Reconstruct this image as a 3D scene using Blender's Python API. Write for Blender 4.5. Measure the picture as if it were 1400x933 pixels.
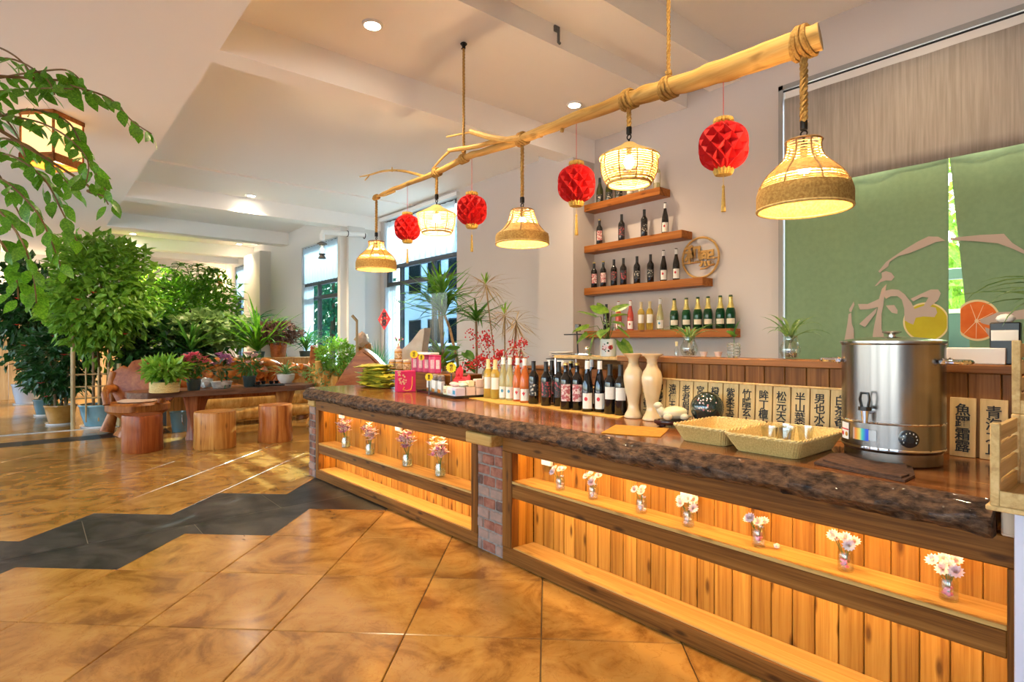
import bpy, bmesh, math, random
import numpy as np
from mathutils import Vector, Matrix, noise as mnoise
R = math.radians
PI = math.pi
sc = bpy.context.scene
col = sc.collection
for o in list(bpy.data.objects):
    bpy.data.objects.remove(o)

# ------------------------------------------------------------------ camera, sky, sun, exposure
FPX, CXP, CYP, CAMH = 776.0, 700.0, 466.7, 1.29
YAW = R(49.8)
cam = bpy.data.cameras.new('camera')
cam.sensor_width = 36.0
cam.lens = FPX / 1400.0 * 36.0
cam.clip_end = 200
camo = bpy.data.objects.new('camera', cam)
col.objects.link(camo)
camo.location = (0, 0, CAMH)
camo.rotation_euler = (R(90), 0, YAW)
sc.camera = camo
sc.view_settings.view_transform = 'Standard'
sc.view_settings.look = 'None'
sc.view_settings.gamma = 1.0
sc.view_settings.use_curve_mapping = False
sc.view_settings.exposure = 1.34

wd = bpy.data.worlds.new('sky')
sc.world = wd
wd.use_nodes = True
wn = wd.node_tree.nodes
wl = wd.node_tree.links
wn.clear()
wo = wn.new('ShaderNodeOutputWorld')
wb = wn.new('ShaderNodeBackground')
ws = wn.new('ShaderNodeTexSky')
ws.sky_type = 'NISHITA'
ws.sun_disc = False
ws.sun_elevation = R(32)
ws.sun_rotation = R(-32)
ws.air_density = 1.0
ws.dust_density = 2.0
wb.inputs['Strength'].default_value = 0.72
wl.new(ws.outputs[0], wb.inputs[0])
wl.new(wb.outputs[0], wo.inputs[0])

SUN_DIR = Vector((1.93, -3.0, -2.30)).normalized()
sl = bpy.data.lights.new('sun', 'SUN')
sl.energy = 17.0
sl.angle = R(0.6)
sl.color = (1.0, 0.9, 0.74)
so = bpy.data.objects.new('sun', sl)
col.objects.link(so)
so.rotation_euler = SUN_DIR.to_track_quat('-Z', 'Y').to_euler()
so.location = (-14, 14, 12)

# survey helper: where a sight line from the tripod meets a real plane of the room
FW = Vector((-math.sin(YAW), math.cos(YAW), 0))
RT = Vector((math.cos(YAW), math.sin(YAW), 0))
def W(px, py, X=None, Y=None, Z=None, t=None):
    d = FW + RT * ((px - CXP) / FPX) + Vector((0, 0, (CYP - py) / FPX))
    if X is not None: t = X / d.x
    if Y is not None: t = Y / d.y
    if Z is not None: t = (Z - CAMH) / d.z
    p = d * t
    p.z += CAMH
    return p

# ------------------------------------------------------------------ mesh helpers
class MB:
    def __init__(s):
        s.v = []; s.f = []
    def add(s, vs, fs):
        b = len(s.v)
        s.v.extend([tuple(v) for v in vs])
        s.f.extend([tuple(i + b for i in f) for f in fs])
        return s
    def box(s, x0, x1, y0, y1, z0, z1):
        return s.add([(x0,y0,z0),(x1,y0,z0),(x1,y1,z0),(x0,y1,z0),(x0,y0,z1),(x1,y0,z1),(x1,y1,z1),(x0,y1,z1)],
                     [(3,2,1,0),(4,5,6,7),(0,1,5,4),(1,2,6,5),(2,3,7,6),(3,0,4,7)])
    def cbox(s, x0, x1, y0, y1, z0, z1, b=0.004, seg=1, M=None):
        bm = bmesh.new()
        bmesh.ops.create_cube(bm, size=1.0)
        bmesh.ops.scale(bm, vec=(x1-x0, y1-y0, z1-z0), verts=bm.verts)
        b = min(b, (x1-x0)*.45, (y1-y0)*.45, (z1-z0)*.45)
        bmesh.ops.bevel(bm, geom=bm.edges[:], offset=b, segments=seg, affect='EDGES', profile=.5)
        bmesh.ops.translate(bm, vec=((x0+x1)/2, (y0+y1)/2, (z0+z1)/2), verts=bm.verts)
        bm.verts.index_update()
        vs = [(M @ v.co) if M else v.co.copy() for v in bm.verts]
        s.add(vs, [tuple(v.index for v in f.verts) for f in bm.faces])
        bm.free()
        return s
    def tube(s, pts, r, n=8, cap=True):
        pts = [Vector(p) for p in pts]
        m = len(pts)
        rs = r if isinstance(r, (list, tuple)) else [r]*m
        t0 = (pts[1]-pts[0]).normalized()
        u = t0.orthogonal().normalized()
        vs = []; fs = []
        for i, p in enumerate(pts):
            if i == 0: t = pts[1]-pts[0]
            elif i == m-1: t = pts[-1]-pts[-2]
            else: t = pts[i+1]-pts[i-1]
            t = t.normalized() if t.length > 1e-9 else t0
            u = (u - t*u.dot(t))
            u = u.normalized() if u.length > 1e-6 else t.orthogonal().normalized()
            w = t.cross(u)
            for k in range(n):
                a = 2*PI*k/n
                vs.append(p + (u*math.cos(a) + w*math.sin(a))*rs[i])
        for i in range(m-1):
            for k in range(n):
                k2 = (k+1) % n
                fs.append((i*n+k, i*n+k2, (i+1)*n+k2, (i+1)*n+k))
        if cap:
            fs.append(tuple(range(n-1, -1, -1)))
            fs.append(tuple((m-1)*n+k for k in range(n)))
        return s.add(vs, fs)
    def ring(s, c, rad, r, n=24, m=5, axis='Z', sx=1, sy=1):
        vs = []; fs = []
        for i in range(n):
            a = 2*PI*i/n
            for j in range(m):
                b = 2*PI*j/m
                q = rad + r*math.cos(b); h = r*math.sin(b)
                if axis == 'Z': p = (c[0]+q*math.cos(a)*sx, c[1]+q*math.sin(a)*sy, c[2]+h)
                elif axis == 'Y': p = (c[0]+q*math.cos(a)*sx, c[1]+h, c[2]+q*math.sin(a)*sy)
                else: p = (c[0]+h, c[1]+q*math.cos(a)*sx, c[2]+q*math.sin(a)*sy)
                vs.append(p)
        for i in range(n):
            for j in range(m):
                fs.append((i*m+j, ((i+1)%n)*m+j, ((i+1)%n)*m+(j+1)%m, i*m+(j+1)%m))
        return s.add(vs, fs)
    def lathe(s, prof, n=24, c=(0,0,0), a0=0.0, a1=2*PI, rmod=None, cap=True):
        full = abs(a1-a0-2*PI) < 1e-6
        k = n if full else n+1
        vs = []; fs = []
        for (r, z) in prof:
            for i in range(k):
                a = a0+(a1-a0)*i/n
                q = r*(rmod(a, z) if rmod else 1)
                vs.append((c[0]+q*math.cos(a), c[1]+q*math.sin(a), c[2]+z))
        for j in range(len(prof)-1):
            for i in range(n):
                i2 = (i+1) % k
                fs.append((j*k+i, j*k+i2, (j+1)*k+i2, (j+1)*k+i))
        if cap and full:
            if prof[0][0] > 1e-5: fs.append(tuple(range(k-1, -1, -1)))
            if prof[-1][0] > 1e-5: fs.append(tuple((len(prof)-1)*k+i for i in range(k)))
        return s.add(vs, fs)
    def ico(s, c, r, sub=2, sc3=(1,1,1), amp=0, fr=3.0, seed=0, M=None):
        bm = bmesh.new()
        bmesh.ops.create_icosphere(bm, subdivisions=sub, radius=1.0)
        vs = []
        for v in bm.verts:
            d = v.co.normalized()
            q = 1.0
            if amp: q += amp*mnoise.noise(d*fr+Vector((seed*7.1, seed*3.3, seed*1.7))) 
            p = Vector((d.x*sc3[0], d.y*sc3[1], d.z*sc3[2]))*(r*q)
            if M: p = M @ p
            vs.append(p+Vector(c))
        bm.verts.index_update()
        s.add(vs, [tuple(v.index for v in f.verts) for f in bm.faces])
        bm.free()
        return s
    def prism(s, poly, h0, h1, fn=None):
        """extruded outline; poly = [(a,b)..]; fn(a,b,h)->xyz"""
        fn = fn or (lambda a, b, h: (a, b, h))
        n = len(poly)
        vs = [fn(a, b, h0) for a, b in poly]+[fn(a, b, h1) for a, b in poly]
        fs = [tuple(range(n-1, -1, -1)), tuple(range(n, 2*n))]
        fs += [(i, (i+1) % n, n+(i+1) % n, n+i) for i in range(n)]
        return s.add(vs, fs)
    def blade(s, base, az, e0, e1, L, w, segs=6, fold=.25, wpos=.35):
        """arching strap leaf"""
        p = Vector(base); c, sn = math.cos(az), math.sin(az)
        side = Vector((-sn, c, 0))
        vs = []; fs = []
        for i in range(segs+1):
            q = i/segs
            e = e0+(e1-e0)*q
            ww = w*(math.sin(PI*min(1, .12+.88*q)**.55) if False else (min(1, .35+q/wpos*.65) if q < wpos else (1-((q-wpos)/(1-wpos))**1.8)))
            up = Vector((-math.sin(e)*c, -math.sin(e)*sn, math.cos(e)))
            vs += [p+side*ww*.5+up*ww*fold, p, p-side*ww*.5+up*ww*fold]
            p = p+Vector((math.cos(e)*c, math.cos(e)*sn, math.sin(e)))*(L/segs)
        for i in range(segs):
            a = i*3
            fs += [(a, a+1, a+4, a+3), (a+1, a+2, a+5, a+4)]
        return s.add(vs, fs)
    def build(s, name, mat, parent=None, loc=(0,0,0), rot=(0,0,0), smooth=True, ang=38):
        me = bpy.data.meshes.new(name)
        me.from_pydata(s.v, [], s.f)
        if smooth:
            me.polygons.foreach_set('use_smooth', [True]*len(me.polygons))
            try: me.set_sharp_from_angle(angle=R(ang))
            except Exception: pass
        me.materials.append(MAT[mat] if isinstance(mat, str) else mat)
        me.update()
        o = bpy.data.objects.new(name, me)
        col.objects.link(o)
        o.location = loc; o.rotation_euler = rot
        if parent is not None: o.parent = parent
        return o

def tag(o, label=None, cat=None, group=None, kind=None):
    if label: o['label'] = label
    if cat: o['category'] = cat
    if group: o['group'] = group
    if kind: o['kind'] = kind
    return o
def thing(name, label, cat, loc=(0,0,0), rz=0.0, group=None):
    o = bpy.data.objects.new(name, None)
    col.objects.link(o)
    o.empty_display_size = .05
    o.location = loc; o.rotation_euler = (0, 0, rz)
    return tag(o, label, cat, group)
def struct(o):
    o['kind'] = 'structure'
    return o
def stuff(o):
    o['kind'] = 'stuff'
    return o
def inst(src, name, parent=None, loc=(0,0,0), rot=(0,0,0), scale=(1,1,1), mat=None):
    o = bpy.data.objects.new(name, src.data)
    col.objects.link(o)
    o.location = loc; o.rotation_euler = rot; o.scale = scale
    if parent is not None: o.parent = parent
    return o
def dup(root, loc, rz=None, label=None, group=None, scale=None):
    r = root.copy(); col.objects.link(r); r.location = loc
    if rz is not None: r.rotation_euler = (0, 0, rz)
    if scale: r.scale = (scale,)*3
    if label: r['label'] = label
    if group: r['group'] = group
    for ch in list(root.children):
        c = ch.copy(); col.objects.link(c); c.parent = r
        for g in list(ch.children):
            d = g.copy(); col.objects.link(d); d.parent = c
    return r
def light(name, kind, loc, energy, color, parent=None, size=.1, rot=(0,0,0), spot=None, blend=.6, sy=None):
    l = bpy.data.lights.new(name, kind)
    l.energy = energy; l.color = color
    if kind == 'AREA':
        l.size = size
        if sy: l.shape = 'RECTANGLE'; l.size_y = sy
    else:
        l.shadow_soft_size = size
    if kind == 'SPOT':
        l.spot_size = spot; l.spot_blend = blend
    o = bpy.data.objects.new(name, l)
    col.objects.link(o)
    o.location = loc; o.rotation_euler = rot
    if parent is not None: o.parent = parent
    return o

# ------------------------------------------------------------------ materials
MAT = {}
def _new(name):
    m = bpy.data.materials.new(name)
    m.use_nodes = True
    nt = m.node_tree
    p = nt.nodes['Principled BSDF']
    MAT[name] = m
    return m, nt, p
def rgba(c): return (c[0], c[1], c[2], 1.0)
def _coords(nt, scale, rnd=True):
    tc = nt.nodes.new('ShaderNodeTexCoord')
    mp = nt.nodes.new('ShaderNodeMapping')
    mp.inputs['Scale'].default_value = scale
    nt.links.new(tc.outputs['Object'], mp.inputs['Vector'])
    if rnd:
        oi = nt.nodes.new('ShaderNodeObjectInfo')
        ml = nt.nodes.new('ShaderNodeMath'); ml.operation = 'MULTIPLY'; ml.inputs[1].default_value = 37.0
        nt.links.new(oi.outputs['Random'], ml.inputs[0])
        cb = nt.nodes.new('ShaderNodeCombineXYZ')
        for k in range(3): nt.links.new(ml.outputs[0], cb.inputs[k])
        nt.links.new(cb.outputs[0], mp.inputs['Location'])
    return mp
def _noise(nt, vec, scale, detail=4, rough=.55, dist=0.0):
    n = nt.nodes.new('ShaderNodeTexNoise')
    n.inputs['Scale'].default_value = scale
    n.inputs['Detail'].default_value = detail
    n.inputs['Roughness'].default_value = rough
    n.inputs['Distortion'].default_value = dist
    nt.links.new(vec.outputs[0], n.inputs['Vector'])
    return n
def _ramp(nt, fac, stops):
    r = nt.nodes.new('ShaderNodeValToRGB')
    e = r.color_ramp.elements
    while len(e) < len(stops): e.new(.5)
    for i, (p, c) in enumerate(stops):
        e[i].position = p; e[i].color = rgba(c)
    nt.links.new(fac, r.inputs[0])
    return r
def _bump(nt, p, fac, strength, dist=.01):
    b = nt.nodes.new('ShaderNodeBump')
    b.inputs['Strength'].default_value = strength
    b.inputs['Distance'].default_value = dist
    nt.links.new(fac, b.inputs['Height'])
    nt.links.new(b.outputs[0], p.inputs['Normal'])
def mat(name, c, rough=.5, metal=0.0, c2=None, scale=8.0, stretch=(1,1,1), trans=0.0, coat=0.0, em=None, es=0.0,
        bump=0.0, bdist=.01, sss=0.0, lo=.35, hi=.65, spec=.5, ior=1.45, rnd=True, detail=4, dist=0.0, alpha=1.0, sheen=0.0):
    m, nt, p = _new(name)
    p.inputs['Base Color'].default_value = rgba(c)
    p.inputs['Roughness'].default_value = rough
    p.inputs['Metallic'].default_value = metal
    p.inputs['Specular IOR Level'].default_value = spec
    p.inputs['IOR'].default_value = ior
    if trans: p.inputs['Transmission Weight'].default_value = trans
    if coat:
        p.inputs['Coat Weight'].default_value = coat
        p.inputs['Coat Roughness'].default_value = .05
    if sheen: p.inputs['Sheen Weight'].default_value = sheen
    if em:
        p.inputs['Emission Color'].default_value = rgba(em)
        p.inputs['Emission Strength'].default_value = es
    if sss:
        p.inputs['Subsurface Weight'].default_value = sss
        p.inputs['Subsurface Radius'].default_value = (.02, .012, .008)
    if alpha < 1: p.inputs['Alpha'].default_value = alpha
    if c2 or bump:
        mp = _coords(nt, stretch, rnd)
        n = _noise(nt, mp, scale, detail, .55, dist)
        if c2:
            r = _ramp(nt, n.outputs[0], [(lo, c), (hi, c2)])
            nt.links.new(r.outputs[0], p.inputs['Base Color'])
        if bump: _bump(nt, p, n.outputs[0], bump, bdist)
    return m
def wood(name, dark, mid, light_, axis='Z', rough=.45, coat=0.0, fine=55.0, bump=.12, knots=0.0, along=2.2, var=.0):
    """long grain along one axis, dark late-wood streaks, optional knots; each board gets its own piece of the grain"""
    m, nt, p = _new(name)
    sx = {'X': (along/fine*10, 10, 10), 'Y': (10, along/fine*10, 10), 'Z': (10, 10, along/fine*10)}[axis]
    mp = _coords(nt, sx, True)
    n1 = _noise(nt, mp, fine/30, 6, .6, 1.4)
    n2 = _noise(nt, mp, fine/6, 3, .7, .3)
    mx = nt.nodes.new('ShaderNodeMath'); mx.operation = 'MULTIPLY_ADD'
    mx.inputs[1].default_value = .35
    nt.links.new(n2.outputs[0], mx.inputs[0]); 
    ml = nt.nodes.new('ShaderNodeMath'); ml.operation = 'MULTIPLY'; ml.inputs[1].default_value = .68
    nt.links.new(n1.outputs[0], ml.inputs[0])
    nt.links.new(ml.outputs[0], mx.inputs[2])
    r = _ramp(nt, mx.outputs[0], [(.34, dark), (.5, mid), (.66, light_)])
    out = r.outputs[0]
    if var:
        oi = nt.nodes.new('ShaderNodeObjectInfo')
        hs = nt.nodes.new('ShaderNodeHueSaturation')
        mr = nt.nodes.new('ShaderNodeMapRange')
        mr.inputs['To Min'].default_value = 1-var; mr.inputs['To Max'].default_value = 1+var
        nt.links.new(oi.outputs['Random'], mr.inputs['Value'])
        nt.links.new(mr.outputs[0], hs.inputs['Value'])
        nt.links.new(out, hs.inputs['Color']); out = hs.outputs[0]
    if knots:
        mp2 = _coords(nt, {'X': (1.2, 4, 4), 'Y': (4, 1.2, 4), 'Z': (4, 4, 1.2)}[axis], True)
        sp = nt.nodes.new('ShaderNodeSeparateXYZ'); cm = nt.nodes.new('ShaderNodeCombineXYZ')
        nt.links.new(mp2.outputs[0], sp.inputs[0])
        al, o1, o2 = {'X': (0, 1, 2), 'Y': (1, 0, 2), 'Z': (2, 0, 1)}[axis]
        ad = nt.nodes.new('ShaderNodeMath'); ad.operation = 'ADD'
        nt.links.new(sp.outputs[o1], ad.inputs[0]); nt.links.new(sp.outputs[o2], ad.inputs[1])
        nt.links.new(sp.outputs[al], cm.inputs[0]); nt.links.new(ad.outputs[0], cm.inputs[1])
        vo = nt.nodes.new('ShaderNodeTexVoronoi'); vo.voronoi_dimensions = '2D'; vo.inputs['Scale'].default_value = 2.2
        nt.links.new(cm.outputs[0], vo.inputs['Vector'])
        kr = _ramp(nt, vo.outputs['Distance'], [(.04, (1, 1, 1)), (.12, (0, 0, 0))])
        mxk = nt.nodes.new('ShaderNodeMix'); mxk.data_type = 'RGBA'
        kf = nt.nodes.new('ShaderNodeMath'); kf.operation = 'MULTIPLY'; kf.inputs[1].default_value = knots
        nt.links.new(kr.outputs[0], kf.inputs[0])
        nt.links.new(kf.outputs[0], mxk.inputs['Factor'])
        nt.links.new(out, mxk.inputs['A'])
        mxk.inputs['B'].default_value = rgba([q*.45 for q in dark])
        out = mxk.outputs['Result']
    nt.links.new(out, p.inputs['Base Color'])
    p.inputs['Roughness'].default_value = rough
    p.inputs['Specular IOR Level'].default_value = .15
    if coat:
        p.inputs['Coat Weight'].default_value = coat; p.inputs['Coat Roughness'].default_value = .08
    _bump(nt, p, mx.outputs[0], bump, .004)
    return m
def leafmat(name, a, b, rough=.4, tr=.35, scale=14):
    m, nt, p = _new(name)
    mp = _coords(nt, (1, 1, 1), True)
    n = _noise(nt, mp, scale, 3)
    r = _ramp(nt, n.outputs[0], [(.35, a), (.65, b)])
    nt.links.new(r.outputs[0], p.inputs['Base Color'])
    p.inputs['Roughness'].default_value = rough
    tl = nt.nodes.new('ShaderNodeBsdfTranslucent')
    br = nt.nodes.new('ShaderNodeHueSaturation'); br.inputs['Value'].default_value = 1.6
    nt.links.new(r.outputs[0], br.inputs['Color'])
    nt.links.new(br.outputs[0], tl.inputs['Color'])
    mx = nt.nodes.new('ShaderNodeMixShader'); mx.inputs[0].default_value = tr
    nt.links.new(p.outputs[0], mx.inputs[1]); nt.links.new(tl.outputs[0], mx.inputs[2])
    nt.links.new(mx.outputs[0], nt.nodes['Material Output'].inputs[0])
    return m
def sheer(name, c, tr=.35, op=.2):
    m, nt, p = _new(name)
    p.inputs['Base Color'].default_value = rgba(c); p.inputs['Roughness'].default_value = .9
    tl = nt.nodes.new('ShaderNodeBsdfTranslucent'); tl.inputs['Color'].default_value = rgba(c)
    mx = nt.nodes.new('ShaderNodeMixShader'); mx.inputs[0].default_value = tr
    nt.links.new(p.outputs[0], mx.inputs[1]); nt.links.new(tl.outputs[0], mx.inputs[2])
    tp = nt.nodes.new('ShaderNodeBsdfTransparent')
    m2 = nt.nodes.new('ShaderNodeMixShader'); m2.inputs[0].default_value = op
    nt.links.new(mx.outputs[0], m2.inputs[1]); nt.links.new(tp.outputs[0], m2.inputs[2])
    nt.links.new(m2.outputs[0], nt.nodes['Material Output'].inputs[0])
    return m
def pane(name, c=(1, 1, 1), refl=.06):
    m, nt, p = _new(name)
    tp = nt.nodes.new('ShaderNodeBsdfTransparent'); tp.inputs[0].default_value = rgba(c)
    gl = nt.nodes.new('ShaderNodeBsdfGlossy'); gl.inputs['Roughness'].default_value = .02
    mx = nt.nodes.new('ShaderNodeMixShader'); mx.inputs[0].default_value = refl
    nt.links.new(tp.outputs[0], mx.inputs[1]); nt.links.new(gl.outputs[0], mx.inputs[2])
    nt.links.new(mx.outputs[0], nt.nodes['Material Output'].inputs[0])
    return m

mat('plaster', (.55, .495, .46), .9, bump=.05, scale=60, rnd=False)
mat('plaster_ceiling', (.93, .90, .87), .9)
mat('plaster_hall', (.70, .68, .655), .9, bump=.05, scale=60, rnd=False)
mat('white_paint', (.82, .81, .79), .5)
mat('grout', (.12, .085, .05), .8)
def tile_mat(name, a, b, c, rough, spec=.5):
    m, nt, p = _new(name)
    mp = _coords(nt, (1, 1, 1), True)
    n = _noise(nt, mp, 2.6, 7, .62, 1.6)
    n2 = _noise(nt, mp, 9.0, 5, .6, .8)
    r = _ramp(nt, n.outputs[0], [(.36, a), (.48, b), (.62, c)])
    v = _ramp(nt, n2.outputs[0], [(.485, (1, 1, 1)), (.5, (.72, .6, .5)), (.515, (1, 1, 1))])
    mx = nt.nodes.new('ShaderNodeMix'); mx.data_type = 'RGBA'; mx.blend_type = 'MULTIPLY'; mx.inputs['Factor'].default_value = .6
    nt.links.new(r.outputs[0], mx.inputs['A']); nt.links.new(v.outputs[0], mx.inputs['B'])
    nt.links.new(mx.outputs['Result'], p.inputs['Base Color'])
    p.inputs['Roughness'].default_value = rough
    p.inputs['Specular IOR Level'].default_value = spec
    return m
tile_mat('tile_marble', (.185, .079, .016), (.305, .152, .034), (.38, .207, .052), .16, .5)
tile_mat('tile_dark', (.018, .018, .018), (.032, .031, .030), (.055, .052, .049), .3, .06)
mat('joint_grey', (.30, .28, .25), .8)
mat('threshold', (.55, .54, .52), .4)
wood('frame_wood', (.070, .021, .003), (.175, .062, .010), (.27, .110, .022), 'X', .45, fine=60, knots=.8, along=1.6)
wood('frame_wood_v', (.070, .021, .003), (.175, .062, .010), (.27, .110, .022), 'Z', .45, fine=60, knots=.6, along=1.6)
wood('pine_v', (.22, .075, .008), (.38, .158, .020), (.48, .23, .036), 'Z', .5, fine=60, knots=.9, along=1.6, var=.14)
wood('pine_h', (.34, .17, .042), (.48, .27, .078), (.56, .35, .12), 'X', .5, fine=60, knots=.5, along=1.4, var=.05)
wood('wainscot', (.12, .038, .008), (.23, .084, .018), (.33, .138, .034), 'Z', .4, fine=60, knots=.4, along=1.4, var=.2)
wood('ledge_wood', (.13, .046, .013), (.23, .092, .028), (.31, .135, .046), 'X', .4, fine=60, along=1.4)
wood('slab_top', (.085, .026, .008), (.20, .070, .021), (.34, .145, .046), 'X', .15, coat=.25, fine=22, bump=.03, along=1.8)
wood('shelf_wood', (.19, .050, .009), (.34, .11, .020), (.44, .165, .036), 'X', .4, fine=60, knots=.7, along=1.2)
wood('log_wood', (.32, .165, .04), (.50, .30, .085), (.62, .41, .14), 'X', .55, fine=40, knots=.5, along=1.6)
wood('log_end', (.22, .14, .07), (.36, .25, .13), (.46, .33, .18), 'Z', .7, fine=40)
wood('stump_red', (.13, .022, .005), (.26, .062, .014), (.36, .11, .028), 'Z', .35, coat=.1, fine=30, along=1.5)
wood('stump_tan', (.22, .070, .012), (.43, .17, .034), (.57, .28, .070), 'Z', .35, coat=.1, fine=30, along=1.5, knots=.6)
wood('stump_mid', (.20, .046, .008), (.38, .115, .022), (.50, .20, .046), 'Z', .35, coat=.1, fine=30, along=1.5)
wood('root_wood', (.12, .024, .005), (.33, .10, .018), (.50, .20, .045), 'Z', .38, coat=.15, fine=14, bump=.2, along=3)
wood('root_red', (.13, .024, .005), (.31, .078, .015), (.45, .15, .033), 'X', .38, coat=.15, fine=14, bump=.12, along=3)
wood('root_gold', (.30, .10, .02), (.58, .28, .06), (.75, .45, .14), 'Z', .35, coat=.1, fine=14, bump=.3, along=3)
wood('table_wood', (.06, .026, .014), (.135, .062, .036), (.21, .105, .062), 'Y', .32, coat=.4, fine=30, along=1.6)
wood('planter_wood', (.26, .12, .035), (.46, .24, .075), (.56, .33, .12), 'Z', .5, fine=60, knots=.4, along=1.4, var=.1)
wood('crate_wood', (.40, .24, .09), (.56, .37, .15), (.66, .46, .21), 'Y', .55, fine=60, along=1.4, var=.08)
wood('pale_wood', (.55, .42, .30), (.66, .52, .38), (.72, .60, .46), 'Z', .55, fine=60, along=1.4)
wood('dark_stand', (.012, .004, .004), (.035, .010, .008), (.07, .018, .012), 'X', .2, coat=.5, fine=30)
wood('partition_wood', (.30, .18, .08), (.45, .29, .14), (.55, .38, .2), 'Z', .6, fine=40, var=.15)
mat('bark', (.016, .007, .004), .6, c2=(.17, .088, .045), scale=30, bump=1.0, bdist=.03, lo=.36, hi=.70, detail=10, stretch=(.7, 1, 1.5), spec=.2, coat=.12, rnd=False)
mat('bark_gold', (.22, .11, .03), .7, c2=(.50, .36, .14), scale=18, bump=.9, bdist=.015)
mat('mortar', (.25, .215, .185), .95, c2=(.17, .145, .125), scale=40, bump=.6)
mat('brick_red', (.20, .065, .038), .9, c2=(.33, .135, .085), scale=22, bump=.5, detail=6)
mat('brick_dark', (.07, .042, .034), .9, c2=(.25, .11, .075), scale=16, bump=.5, detail=6)
mat('brick_pale', (.24, .16, .125), .9, c2=(.34, .20, .15), scale=20, bump=.5, detail=6)
mat('rope', (.28, .145, .030), .85, c2=(.46, .275, .07), scale=90, bump=.6, bdist=.004)
mat('cane', (.42, .27, .085), .6, c2=(.60, .42, .15), scale=60)
mat('cane_dark', (.20, .105, .03), .6, c2=(.30, .17, .055), scale=60)
mat('black_metal', (.015, .014, .013), .4, .6)
mat('black', (.012, .012, .013), .35)
mat('bulb', (1, .9, .7), .4, em=(1.0, .66, .34), es=350.0)
mat('led', (1, .85, .6), .4, em=(1.0, .78, .42), es=14.0)
mat('downlight_lens', (1, .95, .85), .4, em=(1.0, .88, .68), es=30.0)
mat('sconce_glass', (1, .9, .7), .4, em=(1.0, .75, .42), es=9.0)
mat('lantern_paper', (.85, .62, .32), .8, em=(1.0, .55, .2), es=.55)
mat('red_paper', (.40, .005, .006), .6, c2=(.52, .010, .011), scale=9, spec=.25)
mat('gold_paper', (.46, .28, .045), .5, c2=(.60, .39, .07), scale=60, bump=.4)
mat('red_string', (.6, .03, .03), .7)
mat('steel', (.34, .32, .30), .24, 1.0, c2=(.25, .235, .22), scale=4, stretch=(9, 9, .25), lo=.3, hi=.7)
mat('steel_plain', (.62, .61, .58), .16, 1.0)
mat('steel_dark', (.35, .34, .33), .3, 1.0)
mat('chrome', (.8, .8, .8), .07, 1.0)
mat('black_plastic', (.014, .013, .013), .25, coat=.3)
mat('wicker', (.50, .33, .10), .6, c2=(.70, .50, .19), scale=160, bump=.5, bdist=.003)
mat('wicker_edge', (.54, .36, .11), .55, c2=(.74, .58, .28), scale=120, bump=.4, bdist=.003)
mat('jade', (.66, .48, .25), .18, c2=(.74, .58, .36), scale=5, coat=.5, sss=.25)
mat('turtle_stone', (.60, .55, .38), .3, c2=(.70, .62, .42), scale=6, coat=.4, sss=.2)
mat('turtle_shell', (.72, .66, .36), .25, c2=(.80, .74, .52), scale=5, coat=.5)
mat('ball_glass', (.006, .022, .020), .06, c2=(.02, .035, .03), scale=6, coat=1.0)
mat('flower_print', (.5, .12, .14), .3, c2=(.7, .45, .42), scale=40)
mat('mustard', (.38, .165, .010), .9, c2=(.46, .21, .016), scale=30)
mat('mustard_light', (.48, .28, .05), .9, c2=(.56, .36, .08), scale=30)
mat('towel', (.055, .026, .014), .95, c2=(.10, .048, .026), scale=50, bump=.5)
mat('bamboo_plate', (.55, .36, .13), .5, c2=(.66, .46, .19), scale=10, stretch=(6, 6, .5))
mat('ink', (.012, .010, .009), .6)
mat('ink_red', (.55, .03, .04), .6)
mat('ink_blue', (.06, .28, .42), .6)
mat('glass_dark', (.008, .007, .007), .06, coat=.6)
mat('glass_green', (.006, .07, .022), .05, trans=.35, coat=.5, ior=1.3)
mat('glass_olive', (.05, .055, .012), .06, coat=.5)
mat('wine_rose', (.85, .16, .11), .06, trans=.55, ior=1.25, coat=.4)
mat('wine_orange', (.85, .24, .05), .06, trans=.55, ior=1.25, coat=.4)
mat('wine_amber', (.88, .62, .12), .05, trans=.65, ior=1.25, coat=.4)
mat('wine_pale', (.82, .76, .40), .05, trans=.7, ior=1.25, coat=.4)
pane('clear_glass', (.93, .95, .93), .12)
pane('window_glass', (.50, .62, .68), .015)
pane('screen_glass', (.97, .98, .98), .02)
mat('glass_thick', (.9, .93, .9), .03, trans=.92, ior=1.2)
mat('label_paper', (.78, .74, .66), .7)
mat('label_cream', (.76, .66, .48), .7)
mat('label_floral', (.72, .58, .52), .7, c2=(.42, .10, .11), scale=60, lo=.45, hi=.55)
mat('label_dark', (.03, .03, .03), .5, c2=(.42, .06, .07), scale=50, lo=.52, hi=.6)
mat('label_script', (.02, .02, .02), .5, c2=(.6, .55, .45), scale=60, lo=.55, hi=.62)
mat('capsule_gold', (.72, .52, .16), .3, .7)
mat('capsule_foil', (.72, .60, .20), .35, .5, c2=(.55, .42, .12), scale=60)
mat('capsule_black', (.02, .02, .02), .35)
mat('capsule_white', (.80, .78, .74), .4)
mat('capsule_cream', (.78, .62, .30), .4)
mat('capsule_blue', (.03, .04, .22), .4)
mat('ceramic_white', (.78, .77, .74), .2, coat=.4)
mat('ceramic_blue', (.14, .27, .31), .15, c2=(.20, .36, .40), scale=5, coat=.5)
mat('ceramic_grey', (.40, .40, .42), .2, coat=.4)
mat('ceramic_teal', (.09, .15, .15), .2, coat=.4)
mat('ceramic_ochre', (.34, .155, .03), .2, c2=(.46, .22, .05), scale=6, coat=.4)
mat('pot_dark', (.03, .05, .05), .4)
mat('pot_band', (.45, .42, .40), .6)
mat('pot_print', (.35, .03, .03), .3)
mat('vase_glaze', (.32, .20, .12), .2, c2=(.05, .15, .10), scale=2.2, coat=.5)
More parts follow.
